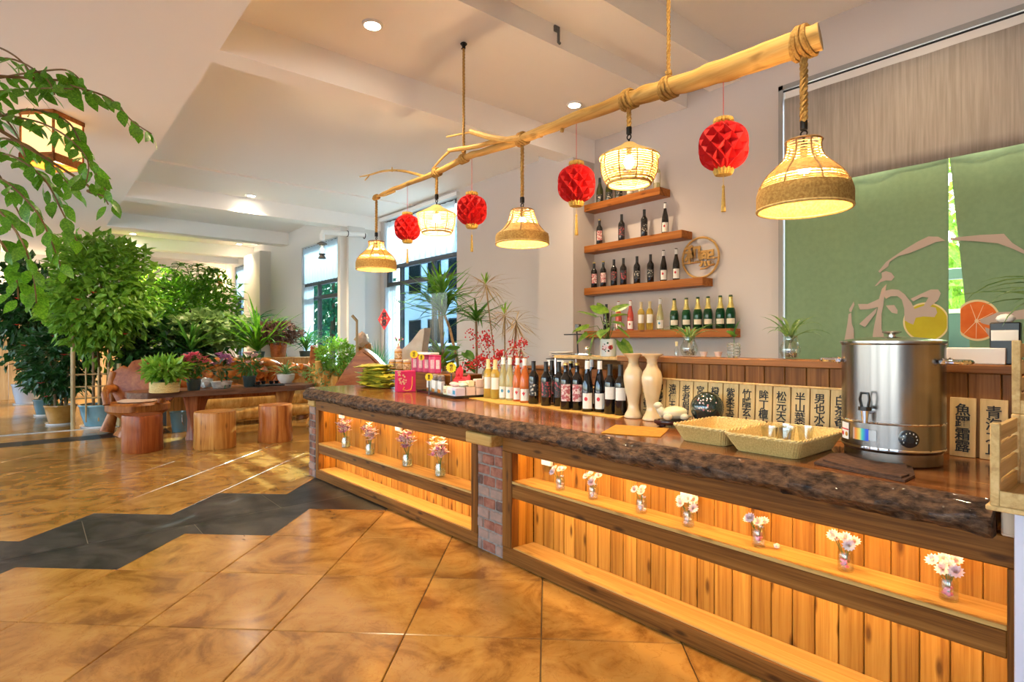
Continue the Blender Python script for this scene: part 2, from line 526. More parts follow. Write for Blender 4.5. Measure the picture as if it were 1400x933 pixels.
mat('marble_pot', (.62, .56, .50), .3, c2=(.36, .28, .24), scale=16)
mat('soil', (.035, .022, .014), 1.0)
mat('pebbles', (.40, .36, .30), .7, c2=(.14, .11, .08), scale=60)
leafmat('leaf_bright', (.045, .17, .008), (.14, .34, .022), .35, .4)
leafmat('leaf_fresh', (.09, .23, .012), (.24, .42, .05), .4, .35)
leafmat('leaf_dark', (.010, .045, .010), (.026, .095, .018), .35, .25)
leafmat('leaf_mid', (.022, .095, .010), (.075, .21, .025), .35, .3)
leafmat('leaf_pale', (.13, .24, .06), (.25, .36, .12), .45, .3)
leafmat('leaf_teal', (.02, .10, .035), (.05, .20, .075), .4, .3)
leafmat('leaf_pothos', (.05, .18, .02), (.22, .36, .05), .3, .35, 25)
leafmat('leaf_dry', (.26, .17, .075), (.42, .31, .15), .7, .2)
leafmat('leaf_stripe', (.045, .13, .03), (.16, .27, .08), .35, .3, 40)
leafmat('leaf_brown', (.10, .045, .032), (.22, .115, .085), .6, .15)
mat('stem_brown', (.16, .09, .04), .8, c2=(.26, .16, .075), scale=20)
mat('stem_green', (.08, .15, .03), .6)
mat('bamboo_pole', (.36, .24, .10), .5, c2=(.45, .31, .14), scale=8)
mat('flower_red', (.70, .03, .03), .6)
mat('berry', (.45, .008, .010), .3, coat=.4)
mat('flower_pink', (.80, .12, .20), .6, c2=(.85, .25, .32), scale=20)
mat('flower_magenta', (.42, .04, .24), .6, c2=(.75, .45, .62), scale=60)
mat('flower_blush', (.82, .46, .46), .7, c2=(.86, .70, .66), scale=60)
mat('flower_white', (.84, .78, .74), .7, c2=(.78, .55, .56), scale=50)
mat('flower_eye', (.62, .36, .05), .8)
mat('orchid_white', (.82, .76, .72), .7, c2=(.62, .24, .40), scale=45, lo=.42, hi=.7)
mat('fabric_grey', (.36, .315, .275), .95, c2=(.27, .235, .205), scale=60, stretch=(1, 1, .04), bump=.1, rnd=False)
mat('fabric_green', (.165, .255, .14), .9, c2=(.185, .28, .155), scale=30, rnd=False)
mat('print_pink', (.42, .325, .27), .9)
mat('print_lemon', (.48, .41, .02), .9, c2=(.42, .33, .015), scale=4, rnd=False)
mat('print_rind', (.66, .52, .28), .9)
mat('print_orange', (.62, .115, .015), .9, c2=(.72, .17, .03), scale=10, rnd=False)
mat('print_pith', (.74, .50, .30), .9)
mat('valance', (.66, .62, .58), .9)
mat('frame_grey', (.26, .25, .24), .5)
mat('window_frame', (.045, .042, .045), .4)
sheer('sheer_white', (.84, .86, .88), .55, .08)
sheer('sheer_blue', (.68, .76, .82), .45, .25)
mat('sticker_red', (.75, .03, .035), .6)
mat('tin_pink', (.55, .035, .12), .35, c2=(.70, .16, .28), scale=14, stretch=(1, 1, .1))
mat('gift_pink', (.58, .02, .11), .45)
mat('gold_print', (.62, .42, .26), .5)
mat('cord_gold', (.75, .45, .06), .6)
mat('bag_yellow', (.52, .44, .04), .38, c2=(.28, .31, .03), scale=22, lo=.42, hi=.58)
mat('price_yellow', (.86, .62, .02), .6)
mat('price_red', (.70, .03, .04), .6)
mat('honey', (.48, .20, .03), .1, coat=.6)
mat('jar_label', (.62, .42, .24), .7, c2=(.30, .16, .08), scale=60, lo=.5, hi=.58)
mat('jar_lid', (.72, .52, .40), .5)
mat('box_white', (.76, .74, .70), .6)
mat('box_blush', (.72, .56, .48), .6)
mat('box_lilac', (.62, .56, .66), .6)
mat('box_green', (.60, .66, .50), .6)
mat('box_cream', (.74, .72, .48), .6)
mat('soap_pink', (.72, .46, .42), .5)
mat('tray_black', (.010, .009, .009), .2, coat=.4)
mat('coffee_pack', (.10, .07, .055), .45, c2=(.30, .26, .24), scale=40)
mat('cushion', (.48, .32, .22), .95)
mat('stone_beige', (.42, .36, .29), .7, c2=(.50, .43, .36), scale=12)
mat('freezer_white', (.56, .55, .66), .35)
mat('jam', (.22, .02, .015), .15, coat=.5)
mat('tree_out', (.05, .13, .05), .8)
mat('ground_out', (.5, .5, .48), .9)
mat('car_white', (.75, .78, .80), .25, coat=.4)
mat('facade', (.74, .78, .82), .9)
mat('door_blue', (.10, .15, .18), .5)
mat('screen_black', (.006, .006, .007), .3)
mat('cast_grey', (.10, .10, .10), .5)
mat('switch_white', (.80, .78, .72), .4)
# holographic sticker on the boiler
_m, _nt, _p = _new('hologram')
_tc = _nt.nodes.new('ShaderNodeTexCoord'); _sx = _nt.nodes.new('ShaderNodeSeparateXYZ')
_nt.links.new(_tc.outputs['Generated'], _sx.inputs[0])
_r = _ramp(_nt, _sx.outputs['X'], [(0, (.45, .40, .38)), (.18, (.75, .22, .03)), (.42, (.70, .60, .12)), (.6, (.05, .55, .45)), (.85, (.02, .08, .65))])
_nt.links.new(_r.outputs[0], _p.inputs['Base Color']); _p.inputs['Roughness'].default_value = .3

# ------------------------------------------------------------------ room shell
XR, XF, YF, YB = 3.5, -18.0, -5.0, 5.1
struct(MB().box(XF, XR, YF, 5.3, -.12, -.012).build('floor', 'grout'))
floor = bpy.data.objects['floor']
# ceilings at their own levels
cb_ = MB()
cb_.box(XF, -9.95, 1.035, 4.5, 3.67, 3.80)
cb_.box(-9.95, -3.27, 1.035, 5.3, 3.67, 3.80)
cb_.box(-3.29, -3.02, 1.035, 5.3, 3.84, 4.15)
cb_.box(-3.29, -3.266, 1.035, 5.3, 3.668, 3.838)
cb_.box(-2.70, XR, 1.035, 5.3, 4.0, 4.15)
struct(cb_.build('ceiling', 'plaster_ceiling', smooth=False))
struct(MB().box(XF, XR, YF, 1.035, 3.40, 4.15).build('ceiling', 'plaster_ceiling', smooth=False))
for (x0, x1, z0, yb) in ((-4.75, -4.51, 3.40, 5.1), (-10.25, -9.935, 3.395, 5.12), (-13.0, -12.7, 3.40, 4.3), (-15.6, -15.3, 3.40, 4.3), (-17.0, -16.7, 3.40, 4.3), (-3.02, -2.70, 3.75, 5.1)):
    struct(MB().box(x0, x1, 1.035, yb, z0, 3.70 if z0 < 3.7 else 4.1).build('ceiling_beam', 'plaster_ceiling', smooth=False))
struct(MB().box(-9.95, -8.7, 1.035, 5.1, 3.645, 3.68).build('ceiling_step', 'plaster_ceiling', smooth=False))
# back wall with two openings
wb_ = MB()
wb_.box(-9.95, -9.81, YB, 5.3, 0, 3.8)
wb_.box(-9.81, -7.38, YB, 5.3, 0, .45)
wb_.box(-9.81, -7.38, YB, 5.3, 3.57, 3.8)
wb_.box(-7.38, -2.275, YB, 5.3, 0, 4.1)
wb_.box(-2.275, 1.6, YB, 5.3, 3.51, 4.1)
wb_.box(1.6, XR, YB, 5.3, 0, 4.1)
struct(wb_.build('wall_back', 'plaster', smooth=False))
struct(MB().box(-5.10, -4.52, 4.737, 5.1, 0, 3.67).build('wall_column', 'plaster', smooth=False))
# set-in stretch of wall further down the hall
wj = MB()
wj.box(-10.07, -9.95, 4.3, 5.3, 0, 3.8)
wj.box(-10.07, -9.86, 4.42, 4.74, 0, 3.40)
wj.box(-11.9, -10.07, 4.3, 4.5, 0, .4)
wj.box(-11.9, -10.07, 4.3, 4.5, 3.23, 3.8)
wj.box(-15.9, -11.9, 4.3, 4.5, 0, 3.8)
wj.box(-17.0, -15.9, 4.3, 4.5, 0, .4)
wj.box(-17.0, -15.9, 4.3, 4.5, 3.34, 3.8)
wj.box(-18.2, -17.0, 4.3, 4.5, 0, 3.8)
wj.box(-15.2, -13.9, 4.05, 4.3, 0, 3.40)
struct(wj.build('wall_hall', 'plaster_hall', smooth=False))
struct(MB().box(-18.2, XF, YF, 4.5, 0, 4.0).build('wall_far', 'plaster_hall', smooth=False))
struct(MB().box(XR, 3.7, YF, 5.3, 0, 4.1).build('wall_right', 'plaster', smooth=False))
wf_ = MB()
wf_.box(-18.2, XR, YF-.25, YF, 3.0, 4.1)
wf_.box(-18.2, XR, YF-.25, YF, 0, .35)
x = -18.2
while x < XR:
    wf_.box(x, x+.5, YF-.25, YF, .35, 3.0); x += 3.1
struct(wf_.build('wall_front', 'plaster', smooth=False))
# ground outside
struct(MB().box(-60, 30, 5.3, 60, -.5, -.2).build('ground_yard', 'ground_out'))
struct(MB().box(-60, 30, -60, -5.3, -.5, -.2).build('ground_street', 'ground_out'))

# ------------------------------------------------------------------ floor tiles (60 cm, laid diagonally)
TA = R(46.26)
D1 = Vector((math.cos(TA), math.sin(TA), 0)); D2 = Vector((-math.sin(TA), math.cos(TA), 0))
O0 = Vector((-2.21, 1.249, 0)); TS = .6
def frust(p):
    q = Vector((p.x, p.y, 0)); d = q.dot(FW)
    return d > .6 and abs(q.dot(RT)) < d*1.06+.6
def tile_poly(w, h):
    g = .0022; c = .003; t = .012
    m = MB()
    x0, x1, y0, y1 = -w/2+g, w/2-g, -h/2+g, h/2-g
    m.add([(x0,y0,-t),(x1,y0,-t),(x1,y1,-t),(x0,y1,-t),(x0,y0,-c),(x1,y0,-c),(x1,y1,-c),(x0,y1,-c),(x0+c,y0+c,0),(x1-c,y0+c,0),(x1-c,y1-c,0),(x0+c,y1-c,0)],
          [(0,1,5,4),(1,2,6,5),(2,3,7,6),(3,0,4,7),(4,5,9,8),(5,6,10,9),(6,7,11,10),(7,4,8,11),(8,9,10,11)])
    return m
cells = []
for i in range(-40, 40):
    for j in range(-40, 40):
        if j <= i+4:
            c = O0+D1*TS*(i+.5)+D2*TS*(j+.5)
            cells.append(c)
        if j >= i+6:
            c = O0+D1*TS*(i-.6+.5)+D2*TS*(j+.65+.5)
            cells.append(c)
cells = [c for c in cells if XF < c.x < XR and YF < c.y < 5.2]
cells.sort(key=lambda c: (0 if frust(c) else 1, c.length))
first = None
rest = MB()
for k, c in enumerate(cells):
    if k < 290:
        if first is None:
            first = tile_poly(TS, TS).build('tile', 'tile_marble', floor, c, (0, 0, TA), smooth=False)
        else:
            inst(first, 'tile', floor, c, (0, 0, TA))
    else:
        m = tile_poly(TS, TS)
        rest.add([c+D1*v[0]+D2*v[1]+Vector((0, 0, v[2])) for v in m.v], m.f)
stuff(rest.build('tile_field', 'tile_marble', floor, smooth=False))
# dark stone band: slabs laid square to the room, cut along the saw-tooth edge of the diagonal field
def clip(poly, axis, val, keep_less):
    out = []
    for a in range(len(poly)):
        p, q = poly[a], poly[(a+1) % len(poly)]
        ip = (p[axis] <= val) == keep_less or p[axis] == val
        iq = (q[axis] <= val) == keep_less or q[axis] == val
        if ip: out.append(p)
        if ip != iq:
            t = (val-p[axis])/(q[axis]-p[axis])
            out.append(tuple(p[k]+(q[k]-p[k])*t for k in range(2)))
    return out
strips = []
bs = sorted([float(i) for i in range(-14, 4)]+[i+.4 for i in range(-14, 4)])
for a, b in zip(bs[:-1], bs[1:]):
    if b-a < 1e-3: continue
    mid = (a+b)/2
    j0 = math.floor(mid)+5
    j1 = math.floor(mid+.6)+6+.65
    q = [O0+D1*TS*u+D2*TS*v for u, v in ((a, j0), (b, j0), (b, j1), (a, j1))]
    strips.append([(p.x, p.y) for p in q])
bed = MB()
for s in strips: bed.add([(u, v, -.0045) for u, v in s], [(0, 1, 2, 3)])
bed.build('joint_bed', 'joint_grey', floor, smooth=False)
for ix in range(-18, -2):
    for iy in range(-8, 5):
        x0, x1 = ix*.6+.30+.002, ix*.6+.9-.002
        off = .27 if ix % 2 else -.33
        y0, y1 = iy*1.2+off+.002, iy*1.2+off+1.2-.002
        if y0 > 2.6 or y1 < YF or x1 < -14: continue
        m = MB()
        for s in strips:
            p = clip(clip(clip(clip(s, 0, x0, False), 0, x1, True), 1, y0, False), 1, y1, True)
            if len(p) >= 3:
                m.add([(u, v, 0) for u, v in p], [tuple(range(len(p)))])
        if m.v:
            cx = sum(v[0] for v in m.v)/len(m.v); cy = sum(v[1] for v in m.v)/len(m.v)
            m.v = [(v[0]-cx, v[1]-cy, v[2]) for v in m.v]
            m.build('dark_tile', 'tile_dark', floor, (cx, cy, -.0005), smooth=False)
y = -4.9
while y < 1.3:
    MB().box(-9.62, -9.22, y, y+.796, -.01, .002).build('border_tile', 'tile_dark', floor, smooth=False); y += .8
y = -4.9
while y < .7:
    MB().box(-10.42, -10.3, y, y+1.195, -.01, .003).build('threshold_strip', 'threshold', floor, smooth=False); y += 1.2

# ------------------------------------------------------------------ windows
def window(n, x0, x1, y, z0, z1, bars, muls, sheer_z, right=True):
    w = thing('window_%d' % n, None, None, (0, 0, 0)); struct(w)
    f = MB()
    fr = .05
    f.box(x0, x0+fr, y-.03, y+.05, z0, z1); f.box(x1-fr, x1, y-.03, y+.05, z0, z1)
    f.box(x0, x1, y-.03, y+.05, z0, z0+fr); f.box(x0, x1, y-.03, y+.05, z1-fr, z1)
    f.build('window_frame', 'window_frame', w, smooth=False)
    for b in bars: MB().box(x0+fr, x1-fr, y-.03, y+.05, b-.035, b+.035).build('transom', 'window_frame', w, smooth=False)
    lo = z0+fr
    zs = [z0+fr]+sorted(bars)+[z1-fr]
    xs = [x0+fr]+sorted(muls)+[x1-fr]
    for m_ in muls: MB().box(m_-.03, m_+.03, y-.025, y+.045, z0+fr, max(bars)).build('mullion', 'window_frame', w, smooth=False)
    for a, b in zip(zs[:-1], zs[1:]):
        for c, d in zip(xs[:-1], xs[1:]):
            MB().box(c, d, y+.008, y+.014, a, b).build('pane', 'window_glass', w, smooth=False)
    return w
window(1, -9.81, -7.38, 5.2, .45, 3.57, (2.36, 2.68), (-9.3, -8.2), 2.7)
window(2, -11.9, -10.07, 4.40, .40, 3.23, (2.16, 2.45), (-11.2,), 2.45)
window(3, -17.0, -15.9, 4.40, .40, 3.34, (2.16, 2.45), (-16.4,), 2.45)
def drape(name, x0, x1, y, z0, z1, m, label, amp=.025, waves=9, n=90, fl=None):
    d = MB(); vs = []; fs = []
    rows = 2
    for i in range(n+1):
        u = i/n
        yy = y+amp*math.sin(u*waves*2*PI+.7*math.sin(u*17))
        for k in range(rows+1):
            vs.append((x0+(x1-x0)*u, yy, z0+(z1-z0)*k/rows))
    for i in range(n):
        for k in range(rows):
            a = i*(rows+1)+k
            fs.append((a, a+rows+1, a+rows+2, a+1))
    d.add(vs, fs)
    o = d.build(name, m)
    so_ = o.modifiers.new('thick', 'SOLIDIFY'); so_.thickness = .003
    return tag(o, label, 'curtain')
drape('sheer_curtain', -9.75, -7.42, 5.10, 2.70, 3.52, 'sheer_white', 'white sheer blind over the top of the window behind the small pendant lamps', .012, 14)
drape('sheer_curtain', -11.88, -10.1, 4.32, 2.47, 3.2, 'sheer_blue', 'pale sheer half curtain on the window past the white pipe column', .018, 12)
drape('sheer_curtain', -16.97, -15.93, 4.32, 2.47, 3.3, 'sheer_blue', 'pale sheer half curtain on the farthest narrow window', .018, 8)
drape('window_curtain', -9.78, -9.35, 5.12, .5, 2.3, 'sheer_blue', 'pale blue full-length curtain gathered beside the red diamond sticker', .03, 5, 40)
drape('window_curtain', -11.85, -11.3, 4.33, .45, 2.4, 'sheer_blue', 'narrow blue curtain gathered at the side of the hall window', .03, 5, 40)
struct(MB().box(-9.9, -7.3, 5.04, 5.1, 3.56, 3.62).build('trim_1', 'white_paint'))

# ------------------------------------------------------------------ yard seen through the glass
rng = np.random.default_rng(5)
def leaves(name, m, parent, cen, rad, n, L, w, seed=0, shell=.55, droop=.5, flat=.0, loc=(0, 0, 0), keep=None):
    """a crown of separate folded leaves, as one part"""
    r = np.random.default_rng(seed)
    d = r.normal(size=(n, 3)); d /= np.linalg.norm(d, axis=1)[:, None]
    q = (shell+(1-shell)*r.random(n)**.7)[:, None]
    lump = 1+.18*np.sin(d[:, :1]*5+seed)*np.cos(d[:, 1:2]*4+seed*2)+.12*np.sin(d[:, 2:]*7+seed)
    p = np.array(cen)+d*q*lump*np.array(rad)
    if keep is not None: 
        k = keep(p); p = p[k]; d = d[k]; n = len(p)
    a = d+r.normal(size=(n, 3))*.6; a[:, 2] -= droop
    a /= np.linalg.norm(a, axis=1)[:, None]
    nn = d*.7+np.array([0, 0, .8])+r.normal(size=(n, 3))*.5
    s = np.cross(a, nn); s /= np.linalg.norm(s, axis=1)[:, None]+1e-9
    up = np.cross(s, a)
    ll = (L*(.65+.6*r.random(n)))[:, None]; ww = ll*(w/L)
    mid = p+a*ll*.45
    V = np.stack([p, mid+s*ww*.5+up*ww*.18, p+a*ll, mid-s*ww*.5+up*ww*.18, mid], 1).reshape(-1, 3)
    b = (np.arange(n)*5)[:, None]
    F = np.concatenate([b+np.array([[0, 4, 1]]), b+np.array([[1, 4, 2]]), b+np.array([[0, 3, 4]]), b+np.array([[3, 2, 4]])], 0)
    me = bpy.data.meshes.new(name)
    me.from_pydata(V.tolist(), [], F.tolist())
    me.materials.append(MAT[m])
    o = bpy.data.objects.new(name, me); col.objects.link(o)
    o.location = loc
    if parent is not None: o.parent = parent
    return stuff(o)
def out_tree(x, y, h, r, label, seed, m='leaf_teal'):
    t = thing('garden_tree', label, 'tree', (x, y, -.2), 0, 'trees in the yard')
    MB().tube([(0, 0, 0), (.05, 0, h*.4), (0, .06, h*.75)], [.16, .12, .05], 8).build('trunk', 'stem_brown', t)
    leaves('crown', m, t, (0, 0, h*.62), (r, r, h*.40), 2600, .34, .18, seed, .35)
out_tree(-24.0, 10.0, 6.0, 2.6, 'leafy green tree outside the hall window', 1)
out_tree(-35.5, 9.5, 6.0, 2.6, 'leafy green tree outside the farthest narrow window', 2)
out_tree(-31.5, 12.5, 7.0, 3.0, 'broad green tree far behind the hall window trees', 3)
nb = thing('neighbour_building', 'pale bluish building across the yard behind the counter window', 'building', (-21.0, 15.5, -.2))
MB().box(-6.5, 5.5, 0, 4, 0, 7).build('wall', 'facade', nb, smooth=False)
MB().box(-6.7, 5.7, -.3, 4.2, 7, 7.4).build('roof_edge', 'facade', nb, smooth=False)
for k in range(6):
    for z in (1.0, 4.0):
        w_ = MB().box(-5.9+k*1.9, -4.7+k*1.9, -.04, 0, z, z+1.6).build('window', 'window_frame', nb, smooth=False)
        MB().box(-5.83+k*1.9, -4.77+k*1.9, -.05, -.04, z+.07, z+1.53).build('pane', 'window_glass', w_, smooth=False)
out_tree(-2.9, 12.5, 6.0, 2.6, 'sunlit green tree seen through the slit of the green curtain', 4, 'leaf_fresh')
c = thing('parked_car', 'white car parked outside the window behind the counter plants', 'car', (-13.0, 9.4, -.2), R(20))
prof = [(-2.1, .3), (-2.1, .75), (-1.5, .92), (-.8, 1.42), (.7, 1.45), (1.45, .95), (2.1, .8), (2.15, .3)]
MB().prism(prof, -.85, .85, lambda a, b, h: (a, h, b)).build('body', 'car_white', c)
MB().prism([(-1.25, .95), (-.72, 1.35), (.62, 1.37), (1.15, .97)], -.87, .87, lambda a, b, h: (a, h, b)).build('glasshouse', 'screen_black', c)
for sx in (-1.3, 1.35):
    for sy in (-.8, .8): MB().ring((sx, sy, .32), .24, .1, 20, 6, 'Y').build('wheel', 'black', c)

# ------------------------------------------------------------------ lettering
_tc_cache = {}
def glyph(s, size, bold=.012, depth=.0008):
    """flat lettering as mesh data, centred, in the x-z plane facing -y"""
    k = (s, size, bold, depth)
    if k in _tc_cache: return _tc_cache[k]
    cu = bpy.data.curves.new('lettering', 'FONT')
    cu.body = s; cu.size = size; cu.align_x = 'CENTER'; cu.align_y = 'CENTER'
    cu.offset = bold*size; cu.extrude = depth; cu.resolution_u = 3
    cu.space_line = .93
    o = bpy.data.objects.new('lettering', cu); col.objects.link(o)
    dg = bpy.context.evaluated_depsgraph_get(); dg.update()
    me = bpy.data.meshes.new_from_object(o.evaluated_get(dg))
    bpy.data.objects.remove(o)
    xs = [v.co.copy() for v in me.vertices]
    if xs:
        cx = (min(v.x for v in xs)+max(v.x for v in xs))/2; cy = (min(v.y for v in xs)+max(v.y for v in xs))/2
    else: cx = cy = 0
    r = ([(v.x-cx, -v.z, v.y-cy) for v in xs], [tuple(p.vertices) for p in me.polygons])
    bpy.data.meshes.remove(me)
    _tc_cache[k] = r
    return r
def letters(s, size, m, parent, loc=(0, 0, 0), rot=(0, 0, 0), name='lettering', bold=.012, depth=.0008):
    v, f = glyph(s, size, bold, depth)
    return MB().add(v, f).build(name, m, parent, loc, rot, smooth=False)

# ------------------------------------------------------------------ bar counter
CT = .84      # worktop height
def cabinet(name, label, origin, rz, L, midtop, stl, nb, seed):
    t = thing(name, label, 'counter', (origin[0], origin[1], 0), rz)
    rr = random.Random(seed)
    MB().cbox(0, L, 0, .05, .642, .735, .004).build('top_rail', 'frame_wood', t)
    MB().cbox(0, L, 0, .05, 0, .083, .004).build('bottom_rail', 'frame_wood', t)
    MB().cbox(0, stl, -.001, .051, .083, .642, .003).build('stile', 'frame_wood_v', t)
    MB().cbox(L-stl, L, -.001, .051, .083, .642, .003).build('stile', 'frame_wood_v', t)
    MB().cbox(stl, L-stl, .002, .03, midtop-.084, midtop-.003, .003).build('shelf_rail', 'frame_wood', t)
    MB().cbox(stl, L-stl, .0, .105, midtop-.003, midtop+.012, .002).build('shelf_board', 'pine_h', t)
    MB().cbox(stl, L-stl, .107, .172, midtop-.005, midtop+.010, .002).build('shelf_board', 'pine_h', t)
    MB().cbox(stl, L-stl, .01, .105, .075, .090, .002).build('base_board', 'pine_h', t)
    MB().cbox(stl, L-stl, .107, .172, .075, .088, .002).build('base_board', 'pine_h', t)
    w = (L-2*stl)/nb
    src = None
    for k in range(nb):
        m = MB().cbox(-w/2+.0012, w/2-.0012, 0, .014, -.325, .325, .003)
        if src is None: src = m.build('back_board', 'pine_v', t, (stl+w*(k+.5), .172, .40))
        else: inst(src, 'back_board', t, (stl+w*(k+.5), .172, .40))
    for side in (0, 1):
        for k in range(2):
            x0 = stl-.014 if side == 0 else L-stl
            MB().cbox(x0, x0+.014, .052+k*.06, .052+k*.06+.058, .08, .70, .003).build('side_board', 'pine_v', t)
    MB().box(0, L, .188, .62, 0.0, .733).build('carcass', 'frame_wood', t)
    MB().box(stl+.02, L-stl-.02, .05, .17, .728, .734).build('soffit', 'pine_h', t)
    # warm strips behind the top rail and under the shelf
    for z, e in ((.726, 1.0), (midtop-.02, .62)):
        MB().box(stl+.03, L-stl-.03, .056, .068, z-.006, z).build('led_strip', 'led', t)
        light('strip_light', 'AREA', (L/2, .066, z-.010), LED_W*e*L/2.3, (1.0, .52, .085), t, L-2*stl-.06, (R(-30), 0, 0), sy=.02)
    return t
LED_W = 3.2
LRZ = math.atan2(.085, 2.43)
cabL = cabinet('display_counter', 'lit wooden counter front with low shelf holding orchid jars', (-5.28, 2.04), LRZ, 2.43, .325, .062, 29, 1)
cabR = cabinet('display_counter', 'long lit wooden counter front with shelf holding strawflower jars', (-2.598, 2.12), 0, 2.36, .465, .087, 26, 2)

def brick_pillar(name, label, x0, x1, y0, y1, z1, seed):
    t = thing(name, label, 'pillar', (x0, y0, 0))
    w = x1-x0; d = y1-y0
    MB().box(.004, w-.004, .006, d-.004, 0, z1).build('mortar', 'mortar', t)
    rr = random.Random(seed)
    n = int(round(z1/.0645)); h = z1/n
    for k in range(n):
        if w > .2: cuts = [0, .48+rr.uniform(-.03, .03), 1] if k % 2 else [0, .22+rr.uniform(-.04, .04), .72+rr.uniform(-.06, .06), 1]
        else: cuts = [0, 1] if k % 2 else [0, .5, 1]
        for a, b in zip(cuts[:-1], cuts[1:]):
            pr = rr.uniform(-.004, .003)
            m = MB().cbox(a*w+.004, b*w-.004, pr, .09, k*h+.005, (k+1)*h-.004, .006)
            m.v = [(v[0]+mnoise.noise(Vector(v)*40+Vector((seed, 0, 0)))*.003, v[1]+mnoise.noise(Vector(v)*31)*.003, v[2]+mnoise.noise(Vector(v)*37)*.002) for v in m.v]
            m.build('brick', rr.choice(['brick_red', 'brick_red', 'brick_dark', 'brick_pale']), t)
            if w > .2 or x0 < -5:
                pass
        for a in (0, 1):
            m = MB().cbox((-.001 if a == 0 else w-.06), (.06 if a == 0 else w+.001), .095, d-.004, k*h+.005, (k+1)*h-.004, .006)
            m.build('brick', rr.choice(['brick_red', 'brick_dark', 'brick_pale']), t)
    return t
brick_pillar('brick_pillar', 'old red brick pillar between the two lit counter fronts', -2.85, -2.60, 2.123, 2.55, .665, 3)
brick_pillar('brick_pillar', 'narrow brick pillar at the far end of the counter', -5.44, -5.285, 2.035, 2.5, .665, 4)
tag(MB().cbox(-2.87, -2.615, 2.045, 2.2, .665, .735, .008).build('wood_block', 'pine_h'), 'short light wooden block capping the brick pillar under the slab', 'block')
tag(MB().cbox(-5.46, -5.30, 2.03, 2.2, .665, .735, .008).build('wood_block', 'pine_h'), 'small wooden block on the narrow end pillar of the counter', 'block')

def yf(x):
    base = 2.125+(x+2.85)*.030 if x < -2.85 else 2.122
    return base-.035+.018*mnoise.noise(Vector((x*1.7, 3.1, 0)))+.006*mnoise.noise(Vector((x*9, 1.1, 0)))
slab = thing('counter_slab', 'long live-edge wooden bar slab with rough bark front', 'worktop', (-2.9, 2.4, CT))
X0S, X1S, NS = -5.49, -.345, 300
top = MB(); bk = MB(); vs = []; bv = []
prof = [(0.0, 0.0), (-.018, -.006), (-.038, -.022), (-.056, -.045), (-.064, -.066), (-.052, -.086), (-.030, -.102), (.03, -.106)]
YBK = 2.82
def ybk(x): return 3.12 if x < -2.26 else 2.82
for i in range(NS+1):
    x = X0S+(X1S-X0S)*i/NS
    y = yf(x)
    if i < 8: y += (8-i)**2*.0011
    vs += [(x, y, CT), (x, y+.2, CT), (x, ybk(x), CT)]
    fat = 1+.35*mnoise.noise(Vector((x*1.3, 9.2, 0)))
    th = 1+.16*mnoise.noise(Vector((x*1.1, 4.2, 5)))
    for k, (dy, dz) in enumerate(prof):
        e = 0 if k in (0,) else 1
        q = Vector((x*13, k*1.1, 0)); q2 = Vector((x*45, k*3.1, 2))
        bv.append((x, y+dy*fat+e*(.018*mnoise.noise(q)+.011*mnoise.noise(q2)), CT+dz*th+e*(.007*mnoise.noise(q+Vector((5, 5, 5))))))
fs = []
for i in range(NS):
    a = i*3
    fs += [(a, a+3, a+4, a+1), (a+1, a+4, a+5, a+2)]
top.add(vs, fs)
# underside and ends
n0 = len(top.v)
top.add([(X0S+.03, 2.12, CT-.10), (X1S, 2.12, CT-.10), (X1S, YBK, CT-.10), (X0S+.03, YBK, CT-.10), (X0S, 3.12, CT), (X1S, YBK, CT), (X1S, yf(X1S), CT),
         (-2.26, 3.12, CT), (-2.26, 3.12, CT-.10), (X0S+.03, 3.12, CT-.10), (-2.26, YBK, CT-.10), (-2.25, YBK, CT)],
        [(3, 2, 1, 0), (1, 2, 5, 6), (9, 4, 7, 8), (9, 8, 10, 3), (8, 7, 11, 10), (10, 11, 5, 2)])
def loc_(m, o): m.v = [(v[0]-o[0], v[1]-o[1], v[2]-o[2]) for v in m.v]; return m
loc_(top, (-2.9, 2.4, CT)).build('top', 'slab_top', slab, smooth=False)
np_ = len(prof)
bf = []
for i in range(NS):
    for k in range(np_-1):
        a = i*np_+k
        bf.append((a, a+1, a+np_+1, a+np_))
bf.append(tuple(NS*np_+k for k in range(np_-1, -1, -1)))
bk.add(bv, bf)
# far end bark
ev = []
for j in range(9):
    yy = yf(X0S)+.07+(3.12-yf(X0S)-.07)*j/8
    for k, (dy, dz) in enumerate(prof): ev.append((X0S+dy*.6+.01*mnoise.noise(Vector((yy*12, k, 3)))*(k > 0), yy, CT+dz))
bk.add(ev, [(j*np_+k, (j+1)*np_+k, (j+1)*np_+k+1, j*np_+k+1) for j in range(8) for k in range(np_-1)])
loc_(bk, (-2.9, 2.4, CT)).build('bark_edge', 'bark', slab, ang=70)

# raised back panel of the counter with its ledge
wp = thing('counter_back_panel', 'dark plank back panel with ledge behind the calligraphy strips', 'panel', (-1.2, 2.785, CT))
src = None
x = -2.20
kk = 0
while x < .55:
    if src is None: src = MB().cbox(-.049, .049, 0, .018, 0, .325, .003).build('plank', 'wainscot', wp, (x+1.2, -.005, .0))
    else: inst(src, 'plank', wp, (x+1.2, -.005, 0))
    x += .1005
MB().cbox(-1.06, 1.80, -.03, .17, .325, .36, .004).build('ledge', 'ledge_wood', wp)
MB().box(-1.05, 1.79, .014, .05, -.84, .325).build('back_board', 'ledge_wood', wp)

